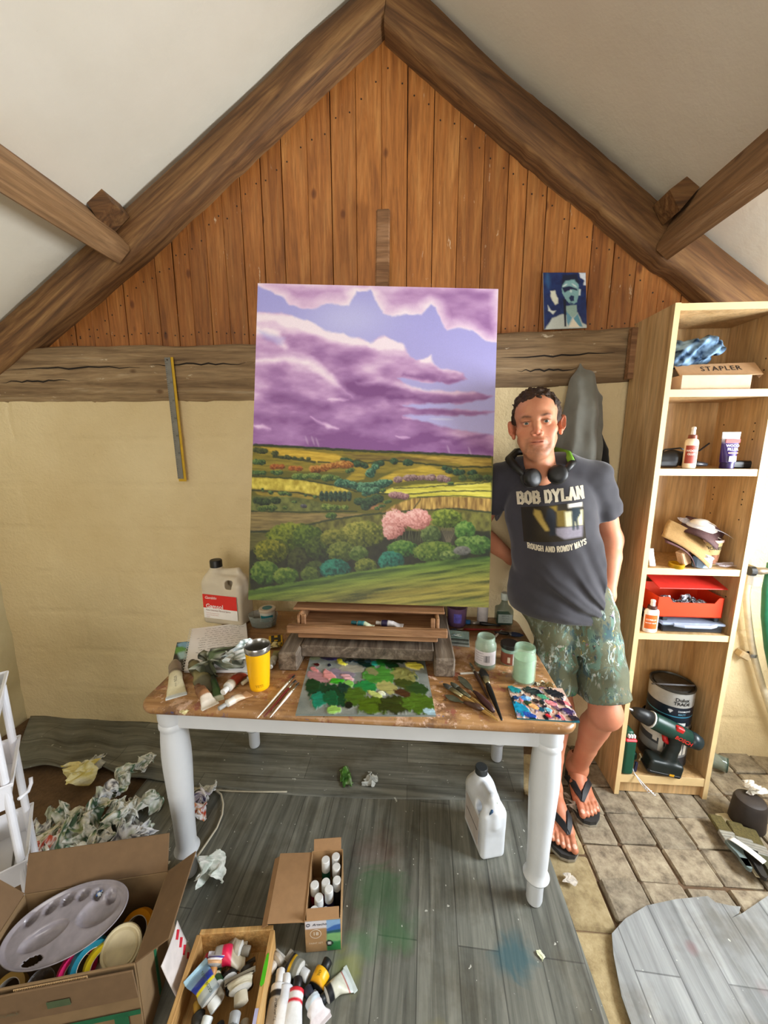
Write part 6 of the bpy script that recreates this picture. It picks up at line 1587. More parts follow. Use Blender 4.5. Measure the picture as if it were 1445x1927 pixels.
lab = MB().add(*cyl_patch(.0392, am - 1.25, am + 1.15, .022, .074, 20)).build('jar_label', plain('d2ccd0', .7, .08), jr, fix=False)
bar = MB(); rb = random.Random(8); xx = -.004
while xx < .016:
    w_ = rb.uniform(.0006, .0018); w0 = wrap_cyl(0, 0, .0396, am, .048); bar.add([w0(xx, -.014), w0(xx + w_, -.014), w0(xx + w_, .012), w0(xx, .012)], [(0, 1, 2, 3)]); xx += w_ + rb.uniform(.0007, .0016)
tag(bar.build('barcode', plain('22222a', .7), lab, fix=False), kind='stuff')
for k in range(4): text_ob('lettering', ('INGREDIENTS', 'Tomatoes (63%)', 'Water, Onion', 'Best before')[k], .0052, plain('55505a', .7), lab, None, wrap=wrap_cyl(0, 0, .0396, am - .55, .066 - k * .009))
jr, p = jar(957, 1246, .0305, .078, 'short jar with black lid and brown label between two green jars', 'a4c0b0', .4, .95, '5a6a58', .05, '16110f'); am = face_cam(p)
lab = MB().add(*cyl_patch(.0312, am - 1.2, am + 1.2, .006, .05, 18)).build('jar_label', plain('7a3c28', .6), jr, fix=False)
MB().add(*cyl_patch(.0315, am + .45, am + 1.2, .006, .05, 8)).build('label_panel', plain('cfcac4', .6), lab, fix=False)
MB().add(*cyl_patch(.0315, am - .15, am + .15, .014, .036, 4)).build('label_figure', plain('d8c8b0', .6), lab, fix=False)
jr, p = jar(984, 1280, .0385, .128, 'tall open jar of milky green solvent by the small palette', 'c0e0c8', .28, .86, 'a9cba8', .088)

# metal pan palette
pm = tp(863, 1208); pan = empty('metal_paint_pan', pm, (0, 0, -.12), 'grey metal box palette smeared with dark paint behind the barcode jar', 'paint pan')
MB().box((0, -.012, .004), (.085, .05, .008), .001).build('pan_base', plain('8f9490', .4, .2, 40, 0, .3), pan)
for k in range(3): MB().box((0, -.028 + k * .015, .0085), (.082, .012, .004), .001).build('well', plain(('4a5048', '6f766e', '3a4038')[k], .4, .4, 60), pan)
MB().box((0, .034, .012), (.085, .042, .006), .001, (.45, 0, 0)).build('pan_lid', plain('6a7a70', .4, .5, 30), pan)
crumple('dried_paint', 52, (-.012, .03, .014), .02, ['2f5a48', 'd8c84a', '8aa0a8', '3a4a40', 'b9c4bc'], vcol(.5, 0, 60, 'dried'), (1.4, .8, .2), parent=pan)

# brushes and tools behind the jars
BG = 'brushes lying behind the jars'
brush(tp(866, 1172, .0), tp(942, 1181), 'large black-handled brush with blue paint-loaded bristles behind the jars', '16161a', '2f6fae', 'b8b4ae', .015, .007, .045, .04, .6, BG)
brush(tp(846, 1186), tp(950, 1187), 'slim red-handled brush behind the barcode jar', '8f1f1c', '4a4a50', w=.006, hr=.004, group=BG)
brush(tp(985, 1199, .0), tp(930, 1193), 'foam brush with navy tip at the right table edge', '141416', '2a3454', '8a8a8c', .015, .006, .05, .01, .55, BG)
brush(tp(920, 1212), tp(945, 1186), 'short white-handled brush standing across the others behind the jars', 'e6e2da', 'cfcac0', w=.004, hr=.0035, group=BG)
# knives and brushes in front
FG = 'brushes and knives fanned out beside the palette'
brush(tp(834, 1290), tp(938, 1361), 'bare-wood brush, longest of the fan beside the palette', 'b08a4a', '3a3a34', 'b0a880', .0105, .0056, .035, .05, .5, FG)
brush(tp(848, 1288), tp(928, 1351), 'brush with green-grey ferrule next to the bare-wood one', '9a7a44', '4a4c40', '7a7c68', .010, .0056, .035, .06, .5, FG)
brush(tp(906, 1263), tp(944, 1361), 'big black-handled brush at the right of the fan', '101014', '1c1a18', '9a9270', .015, .0075, .055, .035, .6, FG)
brush(tp(884, 1250), tp(918, 1316), 'thin dark wooden brush leaning towards the barcode jar', '3c2620', '6a6a5c', '8a8272', .005, .0054, .03, .03, .6, FG)
def knife(tip, end, label, handle):
    a, b = Vector(tip), Vector(end); L = (b - a).length; M = frame(a, b - a, Vector((0, 0, 1)).cross(b - a)); root = empty('palette_knife', a, label=label, cat='palette knife', group=FG); root.matrix_world = M
    bl_ = L * .42; sh = [(0, 0), (.012, .008), (bl_ * .4, .014), (bl_ * .75, .012), (bl_, .0035), (bl_ + .02, .003)]
    poly = [(x, y) for x, y in sh] + [(x, -y) for x, y in reversed(sh)]
    MB().prism(poly, .0045, .0055).build('blade', plain('5c5f50', .35, .3, 50, 0, .4), root); MB().tube([(bl_ + .012, 0, .0075), (bl_ + .028, 0, .0095), (bl_ + .05, 0, .0105), (L - .02, 0, .0105), (L, 0, .009)], [.004, .007, .0095, .010, .005], 10).build('handle', plain(handle, .4, .35, 40), root, smooth=True)
knife(tp(862, 1274), tp(929, 1344), 'palette knife with purple-brown handle and leaf-shaped blade', '4a2c2e')
knife(tp(836, 1310), tp(910, 1341), 'palette knife with paint-crusted brown handle nearest the palette', '4a3226')
ss = MB().box((0, 0, .003), (.075, .007, .005), .001).build('paint_stick', plain('d9d8d2', .6)); ss.location = tp(885, 1268); ss.rotation_euler = (0, 0, math.radians(9)); tag(ss, 'thin white wooden stick lying in front of the easel foot', 'stick')
for k, (x, y, s_) in enumerate(((1012, 1288, .016), (1034, 1293, .018), (1026, 1290, .012))):
    fl = crumple('paint_peel', 60 + k, tp(x, y), s_, ['8a6a3a', '5a4626', 'cfc4a8', '3a2e1c'], vcol(.6, 0, 60, 'flake'), (1.2, .7, .45), k); tag(fl, ('curled brown paint peel, nearest the tall green jar', 'curled brown paint peel, nearest the right table edge', 'smallest brown paint peel between the other two')[k], 'paint scrap', 'brown paint peels above the small palette')
# ================================================================== bookcase
M_BIRCH = wood_mat('birch_veneer', [(0.3, sr('b08a58')), (0.5, sr('c7a271')), (0.72, sr('d6b585'))], 'z', .8, .45, rand=0.04, knots=False, bump=0.03)
M_EDGE = plain('e3c692', .45, .05, 20)
BX0, BX1, BYF, BYB = .917, 1.306, 1.525, 1.772
bc = empty('bookcase', ((BX0 + BX1) / 2, (BYF + BYB) / 2, 0), label='tall narrow birch bookcase full of tools and paint against the back wall', cat='bookcase')
o0 = Vector(bc.location)
def slab_part(name, x0, x1, y0, y1, z0, z1, m=M_BIRCH, edge=True):
    b = MB().box(Vector(((x0 + x1) / 2, (y0 + y1) / 2, (z0 + z1) / 2)) - o0, (x1 - x0, y1 - y0, z1 - z0), .0008).build(name, m, bc)
    if edge: MB().box(Vector(((x0 + x1) / 2, y0 - .0008, (z0 + z1) / 2)) - o0, (x1 - x0, .0012, z1 - z0)).build('edge_band', M_EDGE, b)
    return b
T_ = .019
sdl = slab_part('side_panel', BX0, BX0 + T_, BYF, BYB, 0.004, 2.02); sdr = slab_part('side_panel', BX1 - T_, BX1, BYF, BYB, 0.004, 2.02)
slab_part('top_panel', BX0 + T_, BX1 - T_, BYF + .001, BYB - .008, 1.995, 2.018)
SZ = [1.728, 1.441, 1.050, .772]
for z in SZ: slab_part('shelf', BX0 + T_, BX1 - T_, BYF + .003, BYB - .008, z - .026, z)
slab_part('bottom_panel', BX0 + T_, BX1 - T_, BYF + .002, BYB - .008, .066, .104); slab_part('plinth', BX0 + T_, BX1 - T_, BYF + .016, BYF + .032, .006, .066, edge=False)
slab_part('back_panel', BX0 + T_, BX1 - T_, BYB - .007, BYB - .001, .03, 2.0, edge=False)
br_ = slab_part('wall_bracket', BX0 - .022, BX0 + .001, 1.745, 1.772, 1.80, 2.0, M_EASEL, False)
holes = MB()
for zz in (1.80, 1.84, 1.55, 1.58, 1.61, 1.35, 1.32, 1.30, 1.24, .95, .92): 
    for yy in (BYF + .05, BYB - .05): holes.cyl(Vector((BX1 - T_ - .0006, yy, zz)) - o0, Vector((BX1 - T_ + .001, yy, zz)) - o0, .003, n=8)
tag(holes.build('peg_holes', plain('2a1c10'), sdr), kind='stuff')
SZB = SZ + [.104]
def sp(x, y, k, d):                                        # a point on shelf k whose front-back distance is d behind the front edge
    p = ony(x, y, BYF + d); return Vector((min(max(p.x, BX0 + T_ + .005), BX1 - T_ - .005), BYF + d, SZB[k] + .0012))

# --- top shelf: cardboard box marked STAPLER, jeans, red-tipped pliers
p = sp(1322, 730, 0, .075); p.x = max(p.x, BX0 + T_ + .128); sx = empty('cardboard_box', p, (0, 0, .03), 'low cardboard box with STAPLER written on its flap, top shelf of the bookcase', 'box')
M_CARD = plain('b8926a', .8, .08, 40, .1); M_CARDL = plain('cfb092', .8, .06, 40, .1)
bw, bd, bh, t_ = .245, .12, .05, .003
for nm, c_, s_ in (('box_base', (0, 0, .002), (bw, bd, t_)), ('box_front', (0, -bd / 2, bh / 2), (bw, t_, bh)), ('box_back', (0, bd / 2, bh / 2), (bw, t_, bh)), ('box_side', (-bw / 2, 0, bh / 2), (t_, bd, bh)), ('box_side', (bw / 2, 0, bh / 2), (t_, bd, bh))): MB().box(c_, s_, .0005).build(nm, M_CARDL, sx)
fp = MB().box((0, 0, 0), (.29, .065, t_), .0005).build('box_flap', M_CARD, sx); fp.location = (.02, -.034, bh + .022); fp.rotation_euler = (.85, -.03, 0)
st = text_ob('lettering', 'STAPLER', .034, plain('241a14', .8), fp, Matrix.Translation((.01, .004, .0024)), .0003, .12, space=1.15)
MB().box((.143, -.004, -.008), (t_, .055, .018), .0005).build('flap_lip', M_CARDL, fp)
jp_ = sp(1300, 690, 0, .09); jz = SZ[0] + bh + .012
S = SDF((-.12, -.10, -.03), (.12, .10, .14), .004)
S.box((-.02, .01, .035), (.085, .06, .045), .035, rot=(0, .1, .1)); S.chain([(-.09, -.05, .01), (-.02, -.055, .05), (.04, -.04, .075), (.085, -.02, .065)], [.03, .028, .022, .018], .02); S.chain([(-.07, -.055, -.005), (.0, -.065, .02), (.06, -.05, .045), (.09, -.03, .045)], [.018, .016, .015, .014], .012)
S.ell((.0, -.085, .035), (.055, .03, .022), rot=(0, -.5, .3), k=.012, op='sub')
S.warp(lambda X, Y, Z: (fbm(X * 22, Y * 22, Z * 22, oct=3) - .5) * .02 - .003 * np.sin((X - Z) * 160))
V, Q = S.mesh(); V = smooth_mesh(V, Q, 1); n = fbm(V[:, 0] * 40, V[:, 1] * 40, V[:, 2] * 40, oct=3)[:, None]; lt = np.clip((V[:, 2:3] + .02) / .1, 0, 1)
je = mesh_ob('jeans', V, Q, vcol(.9, .4, 500, 'denim', spec=.1), None, True, loc=Vector((BX0 + T_ + .130, BYF + .122, jz + .044)), cols=np.array(sr('182a42')) * (1 - np.clip((n - .3) / .4, 0, 1)) + np.array(sr('8fb0cf')) * np.clip((n - .3) / .4, 0, 1)); tag(je, 'folded pair of blue denim jeans on the stapler box', 'jeans')
pl_ = empty('pliers', (jp_.x + .085, BYF + .10, jz - .012), label='pliers with a red tipped handle lying in the stapler box', cat='pliers'); MB().tube([(-.06, 0, .012), (-.01, 0, .014), (.01, .0, .014)], .006, 8).build('steel_jaw', plain('9a9a9c', .3, .1, 30, 0, .8), pl_); MB().tube([(.005, 0, .014), (.03, -.004, .014), (.042, -.006, .013)], [.008, .010, .006], 10).build('red_handle', plain('a81c18', .4), pl_, smooth=True)

# --- second shelf
def glue_bottle(p, label, h, r, body, cap, nozzle, labc, sq=(1, .7), text=None, tcol='f0e8d8'):
    root = empty('glue_bottle', p, (0, 0, .0), label, 'glue bottle')
    MB().lathe([(r * .9, 0), (r, .004), (r, h * .62), (r * .9, h * .68), (r * .5, h * .72), (r * .45, h * .74)], 28, sq=sq).build('bottle_body', plain(body, .4, .04), root, auto=50)
    MB().lathe([(r * .6, h * .715), (r * .62, h * .72), (r * .58, h * .80), (r * .3, h * .81)], 20).build('screw_collar', plain(cap, .45), root, auto=40)
    MB().lathe([(r * .3, h * .81), (r * .32, h * .83), (r * .28, h * .93), (r * .34, h * .94), (r * .30, h * .985), (r * .1, h)], 16).build('nozzle', plain(nozzle, .45), root, auto=40)
    a = -PI / 2 - .3; v, f = cyl_patch(1.0, a - .95, a + .95, h * .12, h * .55, 16); lb_ = MB().add([(x * r * sq[0] * 1.012, y * r * sq[1] * 1.012, z) for x, y, z in v], f).build('bottle_label', plain(labc, .5), root, fix=False)
    if text:
        for (t, s_, zz) in text: text_ob('lettering', t, s_, plain(tcol, .5), lb_, None, .0002, wrap=lambda x, y: ((r * sq[0] * 1.025) * math.cos(a + x / r), (r * sq[1] * 1.025) * math.sin(a + x / r), h * zz + y))
    return root
glue_bottle(sp(1295, 882, 1, .03), 'cream wood glue bottle with brown collar, second shelf down', .155, .0235, 'e6cfae', '7a3a22', 'e8e2da', '9c3418', text=[('WOOD', .011, .42), ('GLUE', .011, .34)])
p = sp(1366, 882, 1, .028); wf = empty('filler_tube', p, label='purple wood filler tube standing on its cap, second shelf down', cat='tube')
v = []; f = []; cc = []; n = 20
secs = [(.0, .020, .020), (.02, .021, .021), (.022, .024, .022), (.05, .027, .019), (.09, .030, .010), (.115, .0325, .003), (.135, .0335, .0016)]
for k, (z, a, b) in enumerate(secs[2:]):
    for j in range(n): q = 2 * PI * j / n; v.append((a * math.cos(q), b * math.sin(q), z)); cc.append(sr('3a1f6a') if z < .1 else sr('e8e4ea'))
for k in range(len(secs) - 3):
    for j in range(n): f.append((k * n + j, k * n + (j + 1) % n, (k + 1) * n + (j + 1) % n, (k + 1) * n + j))
f.append(tuple(range((len(secs) - 3) * n, (len(secs) - 2) * n)))
mesh_ob('tube_body', v, f, vcol(.35, 0, 60, 'filler'), wf, True, cols=np.array(cc)); MB().lathe([(.0215, 0), (.022, .001), (.0215, .021), (.015, .022)], 24).build('cap', plain('2a1650', .4), wf, auto=40)
fr = lambda z, y: frame((0, y, z), (1, 0, 0), (0, .17, 1))
MB().box((0, -.0125, .102), (.05, .002, .014)).build('red_banner', plain('c8281c', .5), wf); text_ob('lettering', 'WOOD', .0135, plain('eceaf0', .5), wf, fr(.084, -.0150), .0003); text_ob('lettering', 'FILLER', .0135, plain('eceaf0', .5), wf, fr(.071, -.0175), .0003); MB().box((0, -.021, .058), (.034, .001, .004)).build('label_stripe', plain('c98a5a', .5), wf); MB().box((0, -.0228, .036), (.026, .001, .020)).build('label_panel', plain('b9b4c4', .5), wf)
p = sp(1268, 884, 1, .07); bg = empty('power_tool', Vector((BX0 + T_ + .082, p.y, p.z + .003)), label='black power tool with coiled lead at the left of the second shelf', cat='tool')
S = SDF((-.07, -.05, -.004), (.09, .06, .08), .003); S.chain([(-.05, 0, .03), (.0, 0, .034), (.05, .005, .03), (.075, .01, .022)], [.026, .03, .027, .02], .02); S.box((-.03, 0, .012), (.04, .03, .012), .006, k=.01); V, Q = S.mesh(); mesh_ob('tool_body', smooth_mesh(V, Q, 1), Q, plain('17171a', .4), bg, True)
MB().tube([(-.05, .02, .04), (-.03, .0, .066), (.02, -.01, .072), (.07, .01, .056), (.12, .03, .062), (.16, .04, .09)], .0033, 8).build('lead', plain('1a1a1c', .4), bg, smooth=True); MB().tube([(.03, -.03, .014), (.075, -.035, .013), (.11, -.03, .010)], [.012, .010, .007], 8).build('nose', plain('202024', .4), bg, smooth=True)
p = sp(1400, 882, 1, .05); rc = empty('remote_bar', p, label='flat black bar at the right end of the second shelf', cat='tool'); MB().box((-.01, 0, .014), (.11, .028, .028), .004).build('bar_body', plain('141416', .45), rc); MB().box((-.01, -.0145, .018), (.09, .001, .005)).build('groove', plain('2a2a2e', .4), rc)

# --- third shelf: sandpaper, mask, pots
z3 = SZ[2] + .0012
def sheet(name, c_, w, h, rot, mat, label, curl=.02, par=None, cat='sandpaper', group=None):
    nu, nv = 14, 10; U, V = grid_uv(nu, nv); X = np.stack([(U - .5) * w, (V - .5) * h, curl * np.sin(U * PI * .9) + .4 * curl * np.cos(V * 4)], -1).reshape(-1, 3)
    o = mesh_ob(name, X, grid_faces(nu, nv), mat, par, True, loc=c_, rot=rot); s = o.modifiers.new('thickness', 'SOLIDIFY'); s.thickness = .0016
    return tag(o, label, cat, group) if label else o
p = sp(1300, 1060, 2, .06); SG = 'sandpaper sheets on the third shelf'
sheet('sandpaper_sheet', Vector((p.x - .030, BYF + .055, z3 + .088)), .20, .105, (.85, .62, -.3), plain('9c7a48', .85, .1, 120, .3), 'folded tan sandpaper sheet leaning across the third shelf', .022, group=SG)
sheet('sandpaper_sheet', Vector((p.x - .062, BYF + .06, z3 + .062)), .15, .09, (.7, .75, -.1), plain('5a3636', .8, .2, 120, .3), 'maroon sandpaper sheet behind the wooden sanding block', .03, group=SG)
sheet('sandpaper_sheet', Vector((p.x + .035, BYF + .085, z3 + .125)), .14, .09, (.95, .5, -.5), plain('4a2c2a', .8, .2, 120, .3), 'dark red sandpaper roll tucked behind the tan sheet', .035, group=SG)
sb = MB().box((0, 0, 0), (.038, .03, .062), .004).build('sanding_block', plain('d0a680', .7, .1, 60)); sb.location = (p.x - .056, BYF + .026, z3 + .039); sb.rotation_euler = (.1, -.45, .2); tag(sb, 'small wooden sanding block at the left of the third shelf', 'block')
tr_ = MB().lathe([(.019, 0), (.026, 0), (.027, .001), (.027, .015), (.026, .016), (.019, .016), (.019, 0)], 28, cap=False).build('tape_roll', plain('c79a1c', .25, .1, 40, 0, .5), auto=40); tr_.location = sp(1271, 1072, 2, .022); tr_.rotation_euler = (.12, 0, 0); tag(tr_, 'roll of shiny gold tape at the front of the third shelf', 'tape')
kf = empty('craft_knife', sp(1290, 1066, 2, .05), (0, 0, .4), 'black and yellow craft knife behind the gold tape', 'knife'); MB().box((0, 0, .021), (.07, .02, .02), .005, (0, -.25, 0)).build('knife_body', plain('1c2426', .4), kf); MB().lathe([(.008, .0), (.013, .002), (.013, .008), (.008, .010), (.008, 0)], 14, (.018, -.004, .03), cap=False).build('yellow_ring', plain('d8a818', .4), kf)
pc = sp(1326, 1060, 2, .085); ck = empty('cookie_tub', pc, label='paper tub printed with cookies holding clutter on the third shelf', cat='tub')
MB().lathe([(.036, 0), (.0365, .002), (.047, .098), (.0485, .1), (.0485, .104), (.046, .105), (.044, .098), (.034, .005), (.0005, .005)], 32, cap=False).build('tub_wall', plain('cbb27a', .6, .1, 20), ck, auto=50)
am = -PI / 2 - .25
MB().add(*cyl_patch(.0382, am - .9, am + .9, .006, .045, 14, .0435)).build('cookie_picture', plain('8f5a3a', .6, .5, 70), ck, fix=False); MB().add(*cyl_patch(.0415, am - 1.1, am - .2, .02, .062, 10, .0455)).build('dark_panel', plain('241c1a', .6), ck, fix=False)
text_ob('lettering', 'COOKIES', .019, plain('2a221c', .6), ck, None, .0003, wrap=lambda x, y: ((.0452 + y * .11) * math.cos(am + x / .045), (.0452 + y * .11) * math.sin(am + x / .045), .072 + y))
MB().lathe([(.0487, .095), (.0497, .097), (.0497, .104), (.0487, .106)], 32, cap=False).build('rim', plain('c8a090', .5), ck)
crumple('paper_scraps', 71, (0, 0, .088), .04, ['8a5a44', 'cfb9a4', '6a4636', 'd8cabc'], vcol(.7, 0, 60, 'scrap'), (1, 1, .5), parent=ck)
bt = empty('plastic_beaker', sp(1318, 1072, 2, .03), label='pale blue octagonal plastic beaker at the front of the third shelf', cat='beaker'); MB().lathe([(.030, 0), (.033, .003), (.034, .042), (.0325, .044), (.030, .042), (.029, .006), (.0005, .006)], 10, sq=(1.05, .8), cap=False).build('beaker_wall', plain('9db8d8', .45), bt, auto=25); crumple('powder', 72, (.004, 0, .02), .026, ['d8d4d8', 'b9b4bc'], vcol(.8, 0, 60, 'pow'), (1, .8, .9), parent=bt)
mk = empty('dust_mask', Vector((pc.x - .022, BYF + .10, z3 + .142)), label='white dust mask in clear film on top of the third shelf heap', cat='mask')
S = SDF((-.075, -.06, -.05), (.075, .06, .06), .003); S.ell((0, 0, -.01), (.062, .045, .046), rot=(0, .35, 0), k=0); S.half((0, 0, -.022), (.35, 0, -1)); S.warp(lambda X, Y, Z: .0015 * np.sin(Z * 300)); V, Q = S.mesh(); mesh_ob('mask_shell', smooth_mesh(V, Q, 1), Q, plain('e6ded2', .8, .05), mk, True)
sheet('film', (0, -.012, .0), .17, .10, (.35, .3, .1), glassy('e8e6ea', .28, .06), None, .018, mk)
crm = crumple('plastic_wrap', 73, sp(1362, 1074, 2, .04), .030, ['cfc4c4', 'b8a8a8', 'e6e0e0'], glassy('d8ccd0', .5, .15), (1.5, .7, .35)); tag(crm, 'crumpled clear plastic wrap at the right of the third shelf', 'wrap')
wb_ = sheet('white_card', Vector((BX0 + T_ + .028, BYF + .03, z3 + .035)), .03, .07, (1.3, .1, .4), plain('dfe4ea', .7), 'white card standing at the left end of the third shelf', .004, cat='card')

# --- fourth shelf: orange bin and what lies under it
z4 = SZ[3] + .0012; p = sp(1292, 1150, 3, .05)
ob_ = empty('storage_bin', Vector((p.x - .005, BYF + .10, z4 + .062)), label='orange plastic storage bin of screws with red lid, fourth shelf down', cat='bin'); MO = plain('e2401c', .4, .05); bw = .255
fr_ = MB(); pts = [(-bw / 2, 0), (bw / 2, 0), (bw / 2, .085), (bw / 2 - .02, .085), (bw / 2 - .035, .062), (-bw / 2 + .06, .062), (-bw / 2 + .045, .085), (-bw / 2, .085)]; fr_.prism(pts, -.072, -.069, 'y'); fr_.build('bin_front', MO, ob_)
for nm, c_, s_ in (('bin_base', (0, 0, .0015), (bw, .144, .003)), ('bin_back', (0, .071, .05), (bw, .003, .1)), ('bin_side', (-bw / 2 + .0015, 0, .043), (.003, .144, .085)), ('bin_side', (bw / 2 - .0015, 0, .043), (.003, .144, .085))): MB().box(c_, s_, .0005).build(nm, MO, ob_)
ld = MB().box((0, 0, 0), (bw + .01, .15, .004), .001).build('bin_lid', plain('d8342a', .4), ob_); ld.location = (.004, .002, .142); ld.rotation_euler = (.28, 0, .01)
for k in range(5): crumple('screw_packet', 80 + k, (-.075 + k * .035, -.03 + .02 * (k % 2), .03), .026, ['8a8c94', '3a3c44', 'c4c8d0', '5a5450'], vcol(.25, 0, 60, 'pack'), (1, 1, 1.0), parent=ob_)
lb2 = empty('organiser_box', Vector((p.x + .01, BYF + .095, z4)), label='flat clear-lidded organiser box under the orange bin', cat='organiser'); MB().box((0, 0, .014), (.235, .15, .028), .004).build('box_tray', plain('1c1e24', .4), lb2); MB().box((0, -.003, .036), (.25, .16, .012), .005).build('clear_lid', glassy('a9b8d0', .6, .12), lb2); MB().tube([(-.08, -.085, .036), (-.05, -.098, .036), (.05, -.098, .036), (.08, -.085, .036)], .007, 8).build('carry_handle', glassy('b4c2d8', .7, .12), lb2)
for (x_, y_) in ((-.10, -.05), (.10, -.05), (-.10, .05), (.10, .05)): MB().box((x_, y_, .052), (.02, .02, .02), .002).build('lid_foot', plain('2a2c32', .5), lb2)
glue_bottle(sp(1221, 1192, 3, .022), 'white glue bottle with orange label and brown nozzle, fourth shelf down', .138, .028, 'ece6e2', '4a2418', 'e9e6e4', 'd8641c', (1, .6), [('GORILLA', .010, .40), ('WOOD GLUE', .007, .30)], 'f4efe8')

# --- bottom: paint cans, drill, green box
z5 = .1052
def paint_can(p, r, h, label, bands, tilt=(0, 0, 0), lid='3c3a34', open_=False):
    root = empty('paint_can', p, tilt, label, 'paint can', 'paint cans at the bottom of the bookcase'); n = 36; v = []; f = []; cc = []
    zs = sorted(set([0, .003] + [t * h for t, _ in bands] + [t * h - .0004 for t, _ in bands if t > 0] + [h]))
    for z in zs:
        c_ = bands[0][1]
        for t, hx_ in bands:
            if z >= t * h - 1e-6: c_ = hx_
        for j in range(n): q = 2 * PI * j / n; v.append((r * math.cos(q), r * math.sin(q), z)); cc.append(sr(c_))
    for k in range(len(zs) - 1):
        for j in range(n): f.append((k * n + j, k * n + (j + 1) % n, (k + 1) * n + (j + 1) % n, (k + 1) * n + j))
    f.append(tuple(range(n))[::-1]); mesh_ob('can_wall', v, f, vcol(.4, .05, 40, 'can'), root, True, cols=np.array(cc))
    MB().lathe([(r, h - .004), (r * 1.025, h - .002), (r * 1.025, h + .004), (r * .97, h + .005), (r * .93, h - .004), (r * .85, h - .005), (r * .82, h + .001), (.0005, h + .001)], n, cap=False).build('can_lid', plain(lid, .4, .3, 60, 0, .3), root, auto=40)
    MB().lathe([(r * 1.0, 0), (r * 1.02, .002), (r * 1.02, .005), (r, .007)], n, cap=False).build('bottom_rim', plain('6a6a66', .35, .1, 30, 0, .7), root, auto=40)
    return root
pcx = Vector((ony(1254, 1350, 1.66).x, 1.665, z5))
can1 = paint_can(pcx, .092, .178, 'lower paint can, white drips over grey, under the trade paint can', [(0, '3a3c40'), (.3, '8a8c8c'), (.55, '4a4c50'), (.72, 'd2cec4')], lid='1c1a18')
drp = MB()
for k in range(9): a0 = -2.6 + k * .27; drp.add(*cyl_patch(.0932, a0, a0 + .2, .178 * (.62 - .28 * abs(math.sin(k * 2.1))), .177, 3))
drp.build('paint_drips', plain('d9d5ca', .5), can1, fix=False)
can2 = paint_can(pcx + Vector((.004, -.004, .1845)), .085, .182, 'upper trade paint can with navy label and bail handle', [(0, '7c7a74'), (.12, '14202e'), (.36, '3a88a8'), (.385, '101c2a'), (.62, 'a8a8a4')], (0, 0, 0)); am = -PI / 2 - .32
wr = lambda z: wrap_cyl(0, 0, .0862, am + .25, z)
text_ob('lettering', 'Dulux', .023, plain('1c1c1e', .5), can2, None, .0004, wrap=wr(.150)); text_ob('lettering', 'TRADE', .021, plain('1c1c1e', .5), can2, None, .0005, wrap=wr(.131)); text_ob('lettering', 'DIAMOND', .0115, plain('c4c8cc', .5), can2, None, .0002, wrap=wrap_cyl(0, 0, .0862, am + .42, .096)); text_ob('lettering', 'MATT', .0115, plain('6aa0b8', .5), can2, None, .0002, wrap=wrap_cyl(0, 0, .0862, am + .30, .081)); MB().add(*cyl_patch(.0861, am + .1, am + .55, .026, .041, 8)).build('white_sticker', plain('d8d8d8', .5), can2, fix=False)
w0 = wrap_cyl(0, 0, .0863, am - .22, .09); MB().add([w0(-.010, .006), w0(-.005, .010), w0(.005, .010), w0(.010, .006), w0(0, -.008)], [(0, 1, 2, 3, 4)]).build('gem_mark', plain('c8ccd0', .5), can2, fix=False)
MB().tube([(-.088 * math.cos(t), -.055 * math.sin(t) * .9, .172 + .030 * math.sin(t)) for t in np.linspace(0, PI, 14)], .004, 8).build('bail_handle', plain('6a6c72', .4), can2, smooth=True)
# drill
dp = Vector((1.108, 1.555, z5 + .004)); dr = empty('cordless_drill', dp, (0, 0, -.12), 'green cordless drill with red trigger standing on its battery, bottom of the bookcase', 'drill'); MG, MK = plain('14382e', .4, .1), plain('121416', .45)
ax_a, ax_b = Vector((-.125, .0, .245)), Vector((.125, .0, .135)); dd = (ax_b - ax_a).normalized()
MB().tube([ax_a + dd * .085, ax_a + dd * .095, ax_a + dd * .15, ax_a + dd * .23], [.029, .031, .032, .030], 18).build('motor_housing', MG, dr, smooth=True); MB().tube([ax_a + dd * .225, ax_a + dd * .25, ax_a + dd * .268, ax_a + dd * .274], [.0305, .030, .026, .014], 18).build('rear_grip', plain('1c2a2e', .35), dr, smooth=True)
MB().tube([ax_a + dd * .015, ax_a + dd * .03, ax_a + dd * .05, ax_a + dd * .08], [.014, .021, .026, .028], 18).build('chuck', MK, dr, smooth=True); MB().tube([ax_a - dd * .004, ax_a + dd * .018], [.004, .006], 10).build('drill_bit', plain('9a9aa0', .3, .1, 30, 0, .8), dr); MB().tube([ax_a - dd * .02, ax_a - dd * .002], [.007, .007], 8).build('bit_tip', plain('e6dfc8', .6), dr); MB().tube([ax_a + dd * .081, ax_a + dd * .086], [.0315, .0315], 18).build('collar_ring', plain('c4c8c4', .4), dr)
S = SDF((-.07, -.05, -.005), (.12, .05, .19), .003); S.chain([(.045, 0, .165), (.040, 0, .11), (.028, 0, .05)], [.026, .021, .026], .015); S.box((.012, 0, .032), (.058, .034, .026), .012, rot=(0, .12, 0), k=.01); V, Q = S.mesh(); mesh_ob('handle', smooth_mesh(V, Q, 1), Q, plain('17201e', .45), dr, True)
MB().box((.008, 0, .012), (.118, .07, .022), .008, (0, .10, 0)).build('battery', MK, dr); MB().box((.03, -.0358, .014), (.016, .001, .008), 0, (0, .1, 0)).build('charge_light', plain('d8a020', .4), dr); MB().tube([(.005, 0, .152), (.01, 0, .132), (.02, 0, .122)], [.009, .010, .007], 10).build('trigger', plain('c01c1c', .4), dr, smooth=True)
dr.scale = (1.16, 1.1, 1.16)
